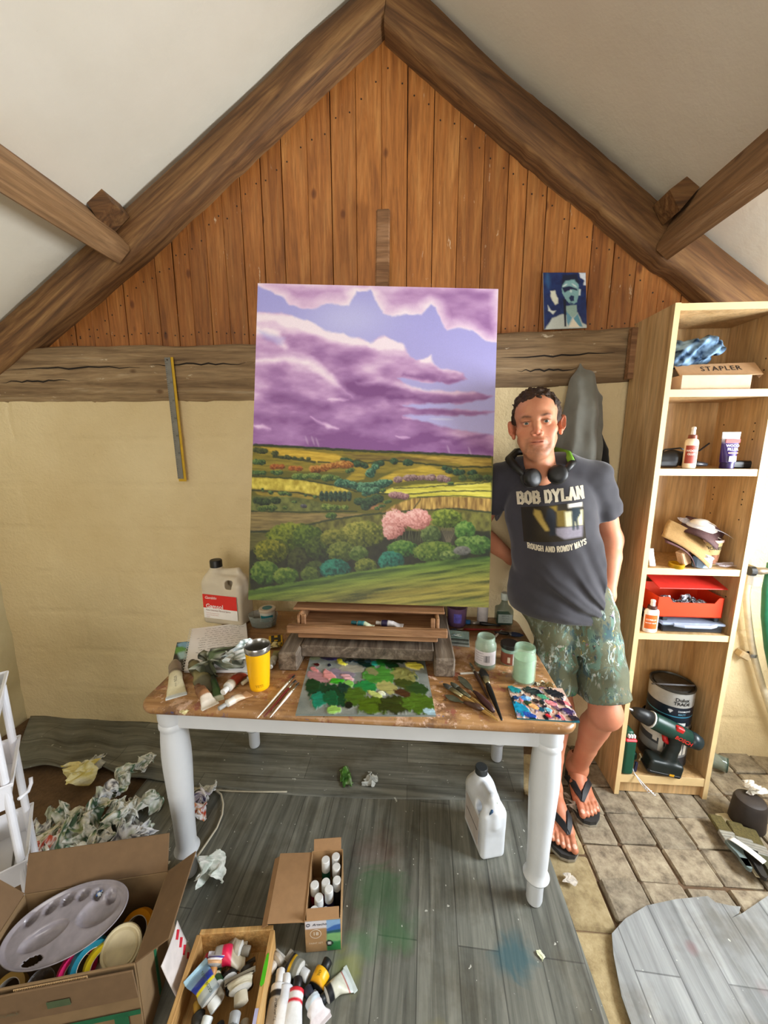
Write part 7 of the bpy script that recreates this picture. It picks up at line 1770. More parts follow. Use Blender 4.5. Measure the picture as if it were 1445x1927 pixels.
nrm = Vector((0, -1, 0)); fm = frame(ax_a + dd * .185 + nrm * .033, dd, nrm.cross(dd)); text_ob('lettering', 'BOSCH', .019, plain('c82a20', .5), dr, frame(ax_a + dd * .195 + Vector((0, -.033, -.006)), dd, Vector((0, 0, 1))), .0005)
MB().box(ax_a + dd * .175 + Vector((.006, -.018, .022)), (.03, .02, .02), .004, (0, math.atan2(.11, .25), 0)).build('speed_switch', plain('b81f1c', .4), dr)
sn = empty('sander', Vector((1.005, 1.63, z5)), label='dark green sander half hidden behind the drill', cat='sander'); MB().box((0, 0, .022), (.085, .06, .04), .008).build('sander_base', plain('1f3a30', .45), sn); MB().box((0, 0, .075), (.07, .05, .07), .016).build('sander_body', plain('1c2422', .45), sn); MB().tube([(.045, -.034, .012), (.052, -.036, .03), (.046, -.03, .045)], .0035, 6).build('clamp_wire', plain('c8b890', .4), sn)
gb = empty('tool_charger', Vector((.962, 1.555, z5)), label='tall dark green tool case with red band at the bottom left of the bookcase', cat='tool'); S = SDF((-.035, -.045, -.003), (.035, .045, .22), .003); S.box((0, 0, .085), (.024, .034, .085), .012); S.box((0, .004, .175), (.017, .026, .03), .012, k=.012); V, Q = S.mesh(); mesh_ob('case_body', smooth_mesh(V, Q, 1), Q, plain('0f4a36', .4), gb, True); MB().box((0, 0, .168), (.051, .07, .014), .006).build('red_band', plain('c8202a', .4), gb)
for k in range(3): MB().box((-.010 + k * .011, -.026, .188), (.008, .012, .016), .002).build('white_vent', plain('e6e6e6', .4), gb)
cb_ = empty('white_cable', Vector((.985, 1.535, z5)), label='loop of white cable hanging over the bookcase\'s bottom edge', cat='cable'); rc_ = random.Random(4); mbc = MB()
for k in range(6):
    e = Vector((.035 + k * .006, -.045 - .004 * k, -.03 - .006 * (k % 3))); mbc.tube([Vector((-.008, .02, .06)), Vector((0, 0, .03)), Vector((.01, -.006, .004)), e * .6 + Vector((0, -.012, .004)), e, e + Vector((.006, .004, -.002))], .0018, 6)
mbc.build('cable_loops', plain('e4e6ec', .5), cb_, smooth=True); MB().tube([(.012, -.002, .012), (.02, .006, .05)], .006, 10).build('plug', plain('1c1a3a', .45), cb_)
# ================================================================== on the walls: coat, ruler, small blue painting, pipe and hose
S = SDF((.54, 1.60, 1.05), (.92, 1.80, 1.92), .006)
S.chain([(.708, 1.758, 1.862), (.71, 1.745, 1.78), (.715, 1.735, 1.66), (.72, 1.73, 1.50)], [.012, .045, .064, .075], .03); S.chain([(.735, 1.745, 1.80), (.765, 1.74, 1.72), (.765, 1.735, 1.60)], [.024, .034, .034], .02); S.chain([(.68, 1.745, 1.74), (.655, 1.74, 1.6), (.64, 1.735, 1.5)], [.02, .035, .04], .02)
S.chain([(.72, 1.735, 1.52), (.73, 1.73, 1.3), (.73, 1.73, 1.12)], [.075, .09, .085], .03)
S.warp(lambda X, Y, Z: -.006 * np.sin((X - .05 * Z) * 95 + 4 * fbm(X * 8, Y * 8, Z * 6)) + (fbm(X * 18, Y * 18, Z * 12, oct=2) - .5) * .014)
S.F = np.maximum(S.F, (S.grid((slice(None),) * 3)[1] - 1.783).astype(np.float32) + 0 * S.F)
V, Q = S.mesh(); V = smooth_mesh(V, Q, 2); co = mesh_ob('hooded_coat', V - np.array((.72, 1.76, 1.1)), Q, cloth_mat('grey_fleece', '77776f', .5, 500), None, True, loc=(.72, 1.76, 1.1)); tag(co, 'grey hooded top hanging by its hood from the beam behind the man', 'hooded top')
S = SDF((.74, 1.66, 1.0), (.92, 1.80, 1.64), .006); S.chain([(.795, 1.765, 1.62), (.825, 1.755, 1.50), (.84, 1.75, 1.38), (.83, 1.75, 1.05)], [.012, .025, .035, .05], .02); S.warp(lambda X, Y, Z: (fbm(X * 20, Y * 20, Z * 10, oct=2) - .5) * .016); S.F = np.maximum(S.F, (S.grid((slice(None),) * 3)[1] - 1.786).astype(np.float32) + 0 * S.F)
V, Q = S.mesh(); bk2 = mesh_ob('jacket', smooth_mesh(V, Q, 1) - np.array((.82, 1.76, 1.05)), Q, cloth_mat('black_cloth', '141416'), None, True, loc=(.82, 1.76, 1.05)); tag(bk2, 'black jacket hanging beside the grey hooded top', 'jacket')

ra, rb_ = ony(316, 672, 1.768), ony(342, 906, 1.768); rl_ = empty('steel_ruler', (ra + rb_) / 2, label='long grey steel ruler with yellow edge hanging tilted on the wall', cat='ruler'); ux = (rb_ - ra).normalized(); M = frame((ra + rb_) / 2, Vector((0, 1, 0)).cross(ux) * -1, -ux); rl_.matrix_world = M; L = (rb_ - ra).length
MB().box((.004, 0, -.002), (.038, L, .002), .0005).build('yellow_back', plain('c9a01c', .5), rl_); rs = MB().box((-.003, .006, .0005), (.028, L - .014, .002), .0004).build('ruler_blade', plain('7f7d78', .4, .15, 20, 0, .4), rl_)
tk = MB()
for i in range(62):
    y = -L / 2 + .02 + i * (L - .04) / 61; w = .012 if i % 10 == 0 else (.008 if i % 5 == 0 else .005); tk.box((-.016 + w / 2, y, .0018), (w, .0012, .0004))
tag(tk.build('scale_marks', plain('2c2c2a', .6), rs), kind='stuff')
for i in range(1, 6): text_ob('numerals', str(i * 10), .011, plain('2a2a28', .6), rs, Matrix.Translation((.004, L / 2 - .03 - i * (L - .06) / 6.3, .0019)))
MB().cyl((-.004, L / 2 - .012, -.006), (-.004, L / 2 - .012, .004), .003, n=8).build('nail', plain('3a3430', .4, .1, 30, 0, .7), rl_)

# small blue painting standing on the beam: a generic singing head in blue tones
pc4 = [ony(1022, 513, 1.826), ony(1102, 513, 1.826), ony(1104, 617, 1.812), ony(1024, 620, 1.812)]; zb = min(pc4[2].z, pc4[3].z); pt = empty('small_painting', ((pc4[2] + pc4[3]) / 2), label='small unframed blue painting of a singer leaning on the beam', cat='painting'); o = Vector(pt.location)
nu, nv = 76, 98; U, V = grid_uv(nu, nv); P_ = Painter(245 + U * 900, 255 + V * 1190); n = fbm(P_.X / 90, P_.Y / 90, oct=3)[..., None]; P_.C = np.array(sr('0f1a4a')) * (1 - n) + np.array(sr('1c3a78')) * n
P_.lay(.5 * P_.stroke([(330, 260), (350, 560)], 40, 60), '3f78a8'); P_.lay(P_.poly([(1010, 255), (1150, 255), (1150, 530), (1090, 520), (1110, 420), (1040, 360)], 14, 16, 60), 'dfe8f0')
P_.lay(P_.poly([(260, 1450), (420, 1210), (640, 1130), (760, 1160), (960, 1110), (1060, 1330), (1150, 1390), (1150, 1450)], 16, 14, 70), 'c9d2cc'); P_.lay(P_.poly([(690, 960), (940, 940), (950, 1130), (860, 1210), (730, 1120)], 12, 8), '9ab8b0'); P_.lay(P_.poly([(960, 1130), (1060, 1420), (960, 1400), (870, 1230)], 10), '5f9ab0'); P_.lay(P_.poly([(720, 1080), (840, 1210), (760, 1380), (730, 1300)], 10), '6aa0b8')
P_.lay(P_.poly([(860, 1230), (1000, 1420), (770, 1420)], 10), 'efe6d2'); P_.lay(P_.poly([(640, 520), (700, 400), (820, 350), (930, 380), (990, 520), (990, 720), (950, 880), (880, 930), (780, 900), (700, 800), (640, 680)], 10, 10, 60), '86b4b8'); P_.lay(P_.poly([(650, 300), (960, 290), (1020, 480), (960, 480), (900, 400), (720, 430), (620, 560)], 16, 14), '141c3a')
P_.lay(P_.poly([(640, 570), (800, 540), (960, 600), (960, 640), (860, 610), (760, 640), (690, 680)], 10, 8), '14204a'); P_.lay(P_.stroke([(660, 545), (750, 495)], 14, 12), 'e2ecec'); P_.lay(P_.stroke([(850, 490), (950, 560)], 16, 14), 'd6e6e6'); P_.lay(P_.stroke([(820, 620), (830, 670)], 24, 16), 'cfe2e0'); P_.lay(P_.poly([(780, 790), (830, 735), (890, 750), (890, 850), (820, 870)], 8, 6), '1c2f5a'); P_.lay(P_.stroke([(790, 890), (880, 920)], 12, 10), '24406a')
P_.lay(P_.poly([(995, 600), (1035, 610), (1025, 740), (985, 740)], 8), 'cfe0e4'); P_.lay(P_.poly([(400, 640), (490, 630), (510, 720), (550, 790), (550, 900), (490, 930), (430, 830), (390, 740)], 14, 12), 'e6ead8'); P_.lay(P_.poly([(330, 940), (400, 1050), (500, 1060), (440, 1130), (340, 1050)], 14, 12), 'dfe8e4'); P_.lay(P_.poly([(660, 820), (720, 820), (715, 1400), (675, 1400)], 8), '1a2036')
q = [np.array(p - o) for p in pc4]; u, v = U[..., None], V[..., None]; X = (q[0] * (1 - u) + q[1] * u) * (1 - v) + (q[3] * (1 - u) + q[2] * u) * v
mesh_ob('painted_face', X.reshape(-1, 3), grid_faces(nu, nv), vcol(.45, .05, 300, 'bluepic'), pt, True, cols=P_.C.reshape(-1, 3)); b4 = [Vector(p) + Vector((0, .0004, 0)) for p in q] + [Vector(p) + Vector((0, .008, 0)) for p in q]; MB().add(b4, [(0, 3, 2, 1), (4, 5, 6, 7), (0, 1, 5, 4), (1, 2, 6, 5), (2, 3, 7, 6), (3, 0, 4, 7)]).build('board', plain('d8d2c4', .7), pt)

# pipe with clamp, tap and hose to the right of the bookcase
pp_ = [ony(*p, 1.765) for p in [(1411, 1080), (1404, 1120), (1407, 1160), (1413, 1205), (1420, 1240), (1434, 1290), (1452, 1345), (1475, 1400)]]; pe = empty('waste_pipe', pp_[-1], label='cream plastic hose pipe running down the wall right of the bookcase', cat='pipe'); o = Vector(pe.location)
MB().tube([p - o for p in pp_], .0135, 12).build('pipe', plain('d8d0b8', .5), pe, smooth=True); MB().box(ony(1398, 1232, 1.775) - o, (.05, .04, .035), .006, (0, .5, 0)).build('clamp_block', plain('b09a74', .8), pe); MB().lathe([(.017, -.008), (.019, -.006), (.019, .006), (.017, .008)], 16, tuple(ony(1414, 1232, 1.765) - o), cap=False).build('clamp_ring', plain('8a8a86', .35, .1, 30, 0, .7), pe)
tpz = ony(1424, 1072, 1.74); ta = empty('water_tap', tpz, label='old brass water tap beside the bookcase', cat='tap'); MB().cyl((0, .05, 0), (0, -.02, 0), .011).build('tap_pipe', plain('8a7a64', .4, .2, 40, 0, .6), ta); MB().tube([(-.03, -.02, .0), (0, -.02, 0), (.05, -.02, .004)], [.014, .016, .012], 12).build('tap_body', plain('9a8a74', .4, .2, 40, 0, .6), ta, smooth=True); MB().tube([(-.05, -.02, .0), (-.03, -.02, .0)], [.02, .022], 12).build('tap_handle', plain('1c1c1c', .5), ta); MB().cyl((-.022, -.02, -.022), (-.022, -.02, -.062), .021, n=20).build('hose_connector', glassy('c8d0d8', .6), ta)
gh = [ony(*p, 1.72) for p in [(1452, 1060), (1442, 1110), (1440, 1160), (1446, 1220), (1460, 1290)]]; g_ = empty('garden_hose', gh[-1], label='green garden hose hanging from the tap at the right edge', cat='hose'); MB().tube([p - Vector(g_.location) for p in gh], .016, 12).build('hose', plain('1f6a4a', .4), g_, smooth=True)
tag(MB().box((1.82, 1.77, 1.66), (.30, .05, .44), .006).build('trim_8', M_RAFTER), kind='structure')
# ================================================================== on the floor
FZ = .0095
def fp(x, y, z=FZ): return onz(x, y, z)
# ---- white trolley at the left edge
cs_ = Vector((.68, -.73, 0)); cl = Vector((-.73, -.68, 0)); c0 = Vector((-1.318, 1.058, 0))
ct_ = empty('trolley', c0, label='white three-tier plastic trolley at the left edge', cat='trolley'); MW = plain('e6e8f0', .4, .04, 10); LS, LL = .235, .38
def cpnt(a, b, z): return cs_ * a + cl * b + Vector((0, 0, z))
for (a, b) in ((.012, .012), (LS - .012, .012), (.012, LL - .012), (LS - .012, LL - .012)):
    MB().cyl(cpnt(a, b, .045), cpnt(a, b, .76), .0105, n=14).build('post', MW, ct_, smooth=False)
    MB().lathe([(.012, -.0), (.02, .006), (.022, .02), (.02, .034), (.008, .042)], 14, tuple(cpnt(a, b, 0))).build('castor', plain('2a2a2c', .5), ct_)
for zt_, hh in ((.80, .085), (.56, .085), (.29, .085)):
    tier = MB(); R0 = [cpnt(0, 0, zt_), cpnt(LS, 0, zt_), cpnt(LS, LL, zt_), cpnt(0, LL, zt_)]; cen = cpnt(LS / 2, LL / 2, zt_)
    def ring(s, z): return [cen + (p - cen) * s + Vector((0, 0, z)) for p in R0]
    prof = [(1.03, 0), (1.04, -.004), (1.03, -.012), (1.0, -.012), (.94, -hh), (.93, -hh), (.985, -.006), (1.03, 0)]; v = [p for s, z in prof for p in ring(s, z)]
    f = [(k * 4 + i, k * 4 + (i + 1) % 4, (k + 1) * 4 + (i + 1) % 4, (k + 1) * 4 + i) for k in range(len(prof) - 1) for i in range(4)]; f.append((20, 21, 22, 23)); tier.add(v, f); tb_ = tier.build('tier', MW, ct_)
    sl = MB()
    for k in range(7): sl.box(tuple(cpnt(LS * .5, LL * (.12 + .12 * k), zt_ - hh + .003)), (.17, .006, .002), 0, (0, 0, math.atan2(cs_.y, cs_.x)))
    tag(sl.build('vent_slots', plain('6a6660', .8), tb_), kind='stuff')
hk = MB().tube([cpnt(LS + .004, -.012, .50), cpnt(LS * .9, -.03, .492), cpnt(LS * .8, -.036, .497), cpnt(LS * .75, -.036, .51)], .005, 8).build('hook', MW, ct_, smooth=True)
pbp = c0 + cpnt(.10, .09, .80 - .083)
for k, (a, b, hx_, nm) in enumerate(((.07, .06, '1f7f8c', 'teal'), (.14, .07, 'c9d2cc', 'pale grey'), (.16, .13, 'c9bf3a', 'yellow'))):
    t = empty('paint_bottle', c0 + cpnt(a, b, .719), label=f'{nm} paint bottle in the trolley\'s top tier', cat='bottle', group='paint bottles in the trolley'); MB().lathe([(.02, 0), (.022, .003), (.022, .07), (.012, .082), (.012, .086)], 20).build('bottle_body', plain(hx_, .4), t, auto=50); MB().lathe([(.013, .084), (.014, .086), (.013, .104), (.011, .106)], 16).build('cap', plain('e0e0dc', .45), t, auto=40)
rcup = empty('red_cup', c0 + cpnt(.13, .13, .479), label='red and white cup in the trolley\'s middle tier', cat='cup'); MB().lathe([(.026, 0), (.03, .002), (.034, .035), (.036, .085), (.034, .086), (.028, .005), (.0005, .005)], 24, cap=False).build('cup_wall', plain('d8283a', .4), rcup, auto=50); MB().lathe([(.0305, .003), (.0345, .03)], 24, cap=False).build('cup_base_band', plain('e6dcd8', .5), rcup)
cpk = MB().box((0, 0, .03), (.10, .07, .06), .002).build('cardboard_pack', plain('b0986a', .8, .1)); cpk.location = c0 + cpnt(.12, .14, .214); cpk.rotation_euler = (0, 0, -.8); tag(cpk, 'small cardboard pack in the trolley\'s bottom tier', 'box')
MB().box((.02, -.0355, .035), (.04, .001, .03)).build('purple_patch', plain('4a3a5a', .7), cpk)

# ---- big cardboard box with an oval palette and tapes
bxr = math.radians(13); bb = empty('cardboard_box', (-.875, .752, FZ), (0, 0, bxr), 'open brown cardboard box with green stripes at the bottom left', 'box'); W_, D_, H_ = .38, .21, .262
MCB = plain('836a4a', .85, .08, 25, .15); MCI = plain('745b40', .85, .08, 25, .15)
for nm, c_, s_ in (('box_base', (0, 0, .003), (W_, D_, .005)), ('box_front', (0, -D_ / 2, H_ / 2), (W_, .005, H_)), ('box_back', (0, D_ / 2, H_ / 2), (W_, .005, H_)), ('box_side', (-W_ / 2, 0, H_ / 2), (.005, D_ - .005, H_)), ('box_side', (W_ / 2, 0, H_ / 2), (.005, D_ - .005, H_))): MB().box(c_, s_, .001).build(nm, MCB, bb)
def flap(c_, s_, rot, nm='box_flap'): q = MB().box((0, 0, 0), s_, .001).build(nm, MCI, bb); q.location = c_; q.rotation_euler = rot; return q
flap((0, D_ / 2 + .018, H_ + .048), (W_, .004, .10), (-.38, 0, 0)); flap((W_ / 2 + .043, 0, H_ + .028), (.10, D_, .004), (0, -.6, 0)); flap((-W_ / 2 - .03, 0, H_ + .035), (.09, D_, .004), (0, .85, 0)); flap((0, -D_ / 2 - .008, H_ - .052), (W_, .004, .10), (.08, 0, 0))
cg = MB()
for k in range(44): cg.tube([(-W_ / 2 + .12 + k * .0036, -D_ / 2 - .004, H_ - .03), (-W_ / 2 + .12 + k * .0036, -D_ / 2 - .006, H_ - .002)], .0015, 5)
tag(cg.build('corrugations', plain('c4a274', .85), bb), kind='stuff')
GR = plain('14603c', .7)
for c_, s_ in (((0.0, -D_ / 2 - .0065, .115), (W_, .001, .014)), ((.145, -D_ / 2 - .0065, .06), (.032, .001, .12)), ((W_ / 2 + .003, -.02, .11), (.001, .012, .2))): MB().box(c_, s_).build('green_stripe', GR, bb)
MB().box((.02, -D_ / 2 - .012, H_ - .06), (.05, .0008, .022), 0, (.08, 0, 0)).build('printed_stamp', plain('4a5a3c', .8), bb); text_ob('lettering', 'RECYCLABLE', .012, plain('5a5a44', .8), bb, frame((-.10, -D_ / 2 - .0125, H_ - .065), (1, 0, 0), (0, -.08, 1)))
MB().lathe([(.05, 0), (.0005, .0)], 24, cap=False).build('sticker', plain('c4c2cc', .6), bb).matrix_local = frame((-.01, -D_ / 2 - .0075, .062), (1, 0, 0), (0, 0, 1))
# oval palette
op = empty('oval_palette', Matrix.Rotation(bxr, 3, 'Z') @ Vector((-.028, .012, .258)) + Vector((-.875, .752, FZ)), label='silver-grey oval plastic palette with round wells inside the cardboard box', cat='palette'); op.rotation_euler = Euler((.14, -.15, bxr + .04)); nr, na = 64, 150; v = []; f = []
A_, B_ = .152, .086; wells = [(-.108 + k * .040, .030 + .031 * math.sin(PI * (k + .5) / 6), .0165, .017) for k in range(6)]; big = [((-.05, -.012), .056, .026, .016, .22), ((.075, .008), .055, .036, .016, .1)]; hole = (-.05, -.060, .024, .010)
for i in range(nr + 1):
    r = i / nr
    for j in range(na):
        t = 2 * PI * j / na; x, y = A_ * r * math.cos(t), B_ * r * math.sin(t); z = .0
        if r > .93: z += .008 * (r - .93) / .07
        for wx, wy, wr_, wd in wells:
            d = math.hypot(x - wx, y - wy) / wr_
            if d < 1.15: z -= wd * (1 - min(1, d) ** 6)
        for (cx, cy), rx_, ry_, wd, ro_ in big:
            dx, dy = x - cx, y - cy; q = math.hypot((dx * math.cos(ro_) + dy * math.sin(ro_)) / rx_, (-dx * math.sin(ro_) + dy * math.cos(ro_)) / ry_)
            if q < 1.1: z -= wd * (1 - min(1, q) ** 5)
        v.append((x, y, z))
for i in range(nr):
    for j in range(na):
        a, b = i * na + j, i * na + (j + 1) % na; c_, d_ = (i + 1) * na + (j + 1) % na, (i + 1) * na + j; mx = sum(v[k][0] for k in (a, b, c_, d_)) / 4; my = sum(v[k][1] for k in (a, b, c_, d_)) / 4
        if math.hypot((mx - hole[0]) / hole[2], (my - hole[1]) / hole[3]) > 1: f.append((a, b, c_, d_))
opm = mesh_ob('palette_tray', v, f, plain('8f8a92', .2, .18, 25), op, True); s = opm.modifiers.new('thickness', 'SOLIDIFY'); s.thickness = .0025
bl3 = crumple('dried_paint', 90, (.052, .056, -.010), .008, ['2a6ac8', 'd8e4f0'], vcol(.4, 0, 60, 'dab'), (1, 1, .3), parent=op)
def tape(p, rot, r, w, hx_, label, core='d8cfc0'):
    root = empty('tape_roll', p, rot, label, 'tape', 'tape rolls in the cardboard box'); MB().lathe([(r * .72, -w / 2), (r, -w / 2), (r * 1.01, 0), (r, w / 2), (r * .72, w / 2)], 30, cap=False).build('tape', plain(hx_, .4, .06), root, auto=40); MB().lathe([(r * .68, -w / 2), (r * .72, -w / 2), (r * .72, w / 2), (r * .68, w / 2), (r * .68, -w / 2)], 30, cap=False).build('cardboard_core', plain(core, .8), root, auto=40); return root
bbm = Matrix.Translation((-.875, .752, FZ)) @ Matrix.Rotation(bxr, 4, 'Z')
def bl_(x, y, z): return bbm @ Vector((x, y, z))
tape(bl_(.028, -.058, .205), (1.2, .2, .9), .042, .014, 'd8206a', 'pink tape roll standing in the cardboard box'); tape(bl_(.055, -.05, .21), (1.2, .2, .9), .045, .026, '1f7f98', 'teal tape roll between the pink and yellow ones'); tape(bl_(.084, -.05, .2), (1.2, .2, .9), .043, .015, 'e0c81c', 'yellow tape roll in the cardboard box'); tape(bl_(.135, -.045, .12), (.3, .3, .2), .045, .03, 'e08a10', 'orange tape roll lying at the right of the cardboard box')
tape(bl_(.12, .045, .15), (.7, -.3, .3), .045, .022, 'e6960f', 'second orange tape roll under the oval palette')
cld = empty('pot_lid', bl_(.125, -.04, .222), (.75, .45, 0), 'cream round pot lid leaning in the cardboard box', 'lid'); MB().lathe([(.046, -.006), (.047, -.004), (.047, .004), (.044, .006), (.038, .0045), (.0005, .0045)], 32, cap=False).build('lid_disc', plain('e3d8b4', .5), cld, auto=40); MB().lathe([(.040, .0055), (.037, .0065), (.034, .0055)], 32, cap=False).build('lid_ridge', plain('d8cba4', .5), cld)
ml = tape(bl_(-.135, -.055, .165), (.5, .1, 0), .038, .02, 'b8923c', 'tan masking tape roll at the front of the cardboard box')
cup2 = empty('clear_cup', bl_(-.055, -.055, .17), (.5, .3, 0), 'clear plastic cup at the front of the cardboard box', 'cup'); MB().lathe([(.02, -.03), (.03, .03), (.031, .032), (.029, .03), (.019, -.028)], 24, cap=False).build('cup_wall', glassy('c8c4c8', .4), cup2, auto=50)
rw = sheet('striped_packet', (-.638, .80, .09), .10, .16, (1.35, 0, bxr + PI / 2 - .05), plain('d9d2d0', .5), 'red and white striped packet beside the cardboard box', .004, cat='packet')
for k in range(5): MB().box((.028, -.06 + k * .03, .004), (.02, .012, .003), 0, (0, 0, .5)).build('red_stripe', plain('c8283a', .5), rw)

# ---- wooden box of tubes
wr_ = math.radians(7); wx = empty('wooden_box', (-.487, .735, FZ), (0, 0, wr_), 'open pine box crammed with paint tubes on the floor', 'box'); MP = wood_mat('raw_pine', [(.3, sr('a87c44')), (.5, sr('c79a5c')), (.75, sr('dcb87c'))], 'y', 1.2, .7, rand=.08, knots=False)
WW, WD, WH = .215, .29, .092
for nm, c_, s_ in (('box_base', (0, 0, .005), (WW, WD, .008)), ('box_end', (0, WD / 2, WH / 2), (WW, .013, WH)), ('box_end', (0, -WD / 2, WH / 2), (WW, .013, WH)), ('box_side', (-WW / 2, 0, WH / 2), (.014, WD - .013, WH)), ('box_side', (WW / 2, 0, WH / 2), (.014, WD - .013, WH))): MB().box(c_, s_, .0015).build(nm, MP, wx)
MB().prism([(.101, .02), (.106, .015), (.112, .022), (.113, .06), (.110, .085), (.105, .08), (.102, .055)], WH + .0005, WH + .0016).build('green_smear', plain('4fb41c', .4), wx); MB().box((WW / 2 - .002, -.06, WH + .0008), (.009, .07, .001)).build('lilac_smear', plain('b4b4d8', .5), wx)
GT = 'paint tubes in the wooden box'; bx_ = lambda px, py, z: onz(px, py, z)
def tb(px0, py0, z0, px1, py1, z1, *a, **k):
    p0, p1 = bx_(px0, py0, z0), bx_(px1, py1, z1); r_ = paint_tube(p0, p1, *a, group=k.pop('group', GT), **k); return r_
tb(405, 1905, .06, 368, 1828, .10, 0.0252, [(0, '8a9498'), (.12, 'a9b0ac'), (.3, 'e6d81c'), (.42, '1c3aa8'), (.66, '8ab4d8'), (.9, 'a8cfe4')], 'e8ecec', 'oil tube with blue, yellow and pale blue bands leaning on the box\'s left side', seed=41, crush=.08, print_=[('GEORGIAN', .36, .010, '2a3a14')], flatw=1.25)
tb(415, 1895, .055, 392, 1838, .05, 0.0238, [(0, '1f4a2c'), (.3, 'cfc4a0'), (.45, '1f4a2c')], 'd8d6d0', 'green-banded tube with white cap in the wooden box', seed=42, crush=.05)
tb(455, 1900, .07, 452, 1836, .085, 0.0294, [(0, 'b9b19a'), (.2, 'c9c3ae'), (.62, 'c4bda6'), (.68, '1c1a18'), (.9, '8a8270')], 'c4bca8', 'large grey-beige tube with black band in the wooden box', seed=43, crush=.15, flatw=1.35)
tb(388, 1818, .06, 460, 1800, .062, 0.0224, [(0, 'a8a29a'), (.25, 'd81c4a'), (.5, 'cf1f50'), (.58, 'b0a48c')], 'b01c38', 'tube with bright pink label lying across the wooden box', seed=44, crush=.06)
tb(400, 1845, .075, 408, 1808, .09, 0.0182, [(0, 'd8a87a'), (.3, 'e9e6ec'), (.5, '4a4a9c'), (.7, 'dcdae6')], 'c0864a', 'crushed white and violet tube at the back left of the wooden box', seed=45, crush=.4)
tb(470, 1800, .05, 420, 1790, .055, 0.0196, [(0, 'a8a090'), (.5, 'b9b4aa'), (.8, 'c8c6c0')], '8a8478', 'grey flattened tube against the wooden box\'s back wall', seed=46, crush=.3)
tb(436, 1880, .045, 430, 1842, .04, 0.0224, [(0, '141414'), (.6, '1c1c1c')], '101010', 'black tube deep in the middle of the wooden box', seed=47, crush=.05)
tb(445, 1915, .085, 434, 1975, .08, 0.0224, [(0, 'b4b8ba'), (.35, '9aa0a2'), (.5, 'e4c81a'), (.7, '1c2a8a')], 'a8acb0', 'silver tube with yellow and blue bands at the front of the wooden box', seed=48, crush=.1, print_=[('GEORGIAN', .56, .009, '3a3410')])
tb(396, 1915, .075, 380, 1970, .06, 0.0210, [(0, 'dfe6d8'), (.4, 'b9d83a')], 'e6eef0', 'white-capped tube with lime label at the front of the wooden box', seed=49, crush=.06, cap_len=.04)
tb(372, 1895, .05, 378, 1960, .05, 0.0168, [(0, '2a2a28'), (.5, '3a3a34')], 'b8923c', 'dark tube along the left side of the wooden box', seed=50)
tb(470, 1868, .04, 462, 1815, .045, .018, [(0, '2a2622'), (.5, '3a342c')], '1c1a18', 'dark brown tube along the right wall of the wooden box', seed=51)
tb(415, 1935, .05, 420, 1985, .05, .017, [(0, '1a1a1c'), (.4, '2a2a2c')], '141416', 'black-capped tube between the lime and the silver one', seed=52)
tb(462, 1930, .05, 458, 1985, .05, .018, [(0, 'a49c8a'), (.4, '8f8878')], 'b9b09c', 'beige tube in the front right corner of the wooden box', seed=53)
sc_ = crumple('foil_scrap', 95, bx_(438, 1828, .05), .03, ['8a5a2a', 'a8743a', '5a3a1c', '3a2c1c'], vcol(.5, 0, 60, 'foil'), (1.2, .8, .6)); tag(sc_, 'brown crumpled wrapper in the wooden box', 'wrapper')

# ---- box of marker bottles
mr = math.radians(8); mx_ = empty('bottle_box', (-.262, 1.003, FZ), (0, 0, mr), 'small open cardboard box of paint bottles with landscape print', 'box'); MWd, MD, MH = .106, .20, .118
for nm, c_, s_ in (('box_base', (0, 0, .002), (MWd, MD, .003)), ('box_end', (0, MD / 2, MH / 2), (MWd, .002, MH)), ('box_front', (0, -MD / 2, MH / 2), (MWd, .002, MH)), ('box_side', (-MWd / 2, 0, MH / 2), (.002, MD, MH)), ('box_side', (MWd / 2, 0, MH / 2), (.002, MD, MH))): MB().box(c_, s_, .0004).build(nm, plain('b08c62', .8, .06, 30), mx_)
def mflap(c_, s_, rot): q = MB().box((0, 0, 0), s_, .0004).build('box_flap', plain('a5805a', .8, .08, 30), mx_); q.location = c_; q.rotation_euler = rot
mflap((-MWd / 2 - .055, 0, MH - .002), (.112, MD, .002), (0, .05, 0)); mflap((-MWd / 2 - .119, -.002, MH - .010), (.022, MD * .98, .002), (0, -.5, 0)); mflap((0, MD / 2 + .008, MH + .016), (MWd * .9, .002, .036), (-.45, 0, 0)); mflap((0, -MD / 2 + .006, MH + .012), (MWd * .92, .002, .034), (-.35, 0, 0))
nu, nv = 40, 44; U, V = grid_uv(nu, nv); P_ = Painter(U * 106, V * 118); P_.C[:] = np.array(sr('b08c62')); P_.lay(P_.poly([(0, 0), (64, 0), (64, 30), (0, 30)], .6), 'dcdce6'); P_.lay(P_.poly([(64, 0), (106, 0), (106, 118), (64, 118)], .6), '4a9a6a'); P_.lay(P_.poly([(64, 0), (106, 0), (106, 34), (64, 34)], 1), '8ab4e4'); P_.lay(P_.poly([(64, 34), (86, 22), (106, 18), (106, 40), (64, 44)], 1.5), '3a6ab8'); P_.lay(P_.poly([(64, 44), (106, 38), (106, 50), (64, 54)], 2), '1f5a6a'); P_.lay(P_.poly([(64, 54), (106, 50), (106, 84), (64, 80)], 3, 3, 12), '7fb87a'); P_.lay(P_.poly([(64, 92), (106, 82), (106, 118), (64, 118)], 3, 3, 12), '2f8a4a')
P_.lay(P_.poly([(60, 84), (68, 76), (78, 80), (84, 90), (76, 100), (64, 100)], 1), '14181c'); P_.lay(P_.poly([(66, 84), (76, 84), (76, 94), (66, 94)], 1), 'd8dcd8')
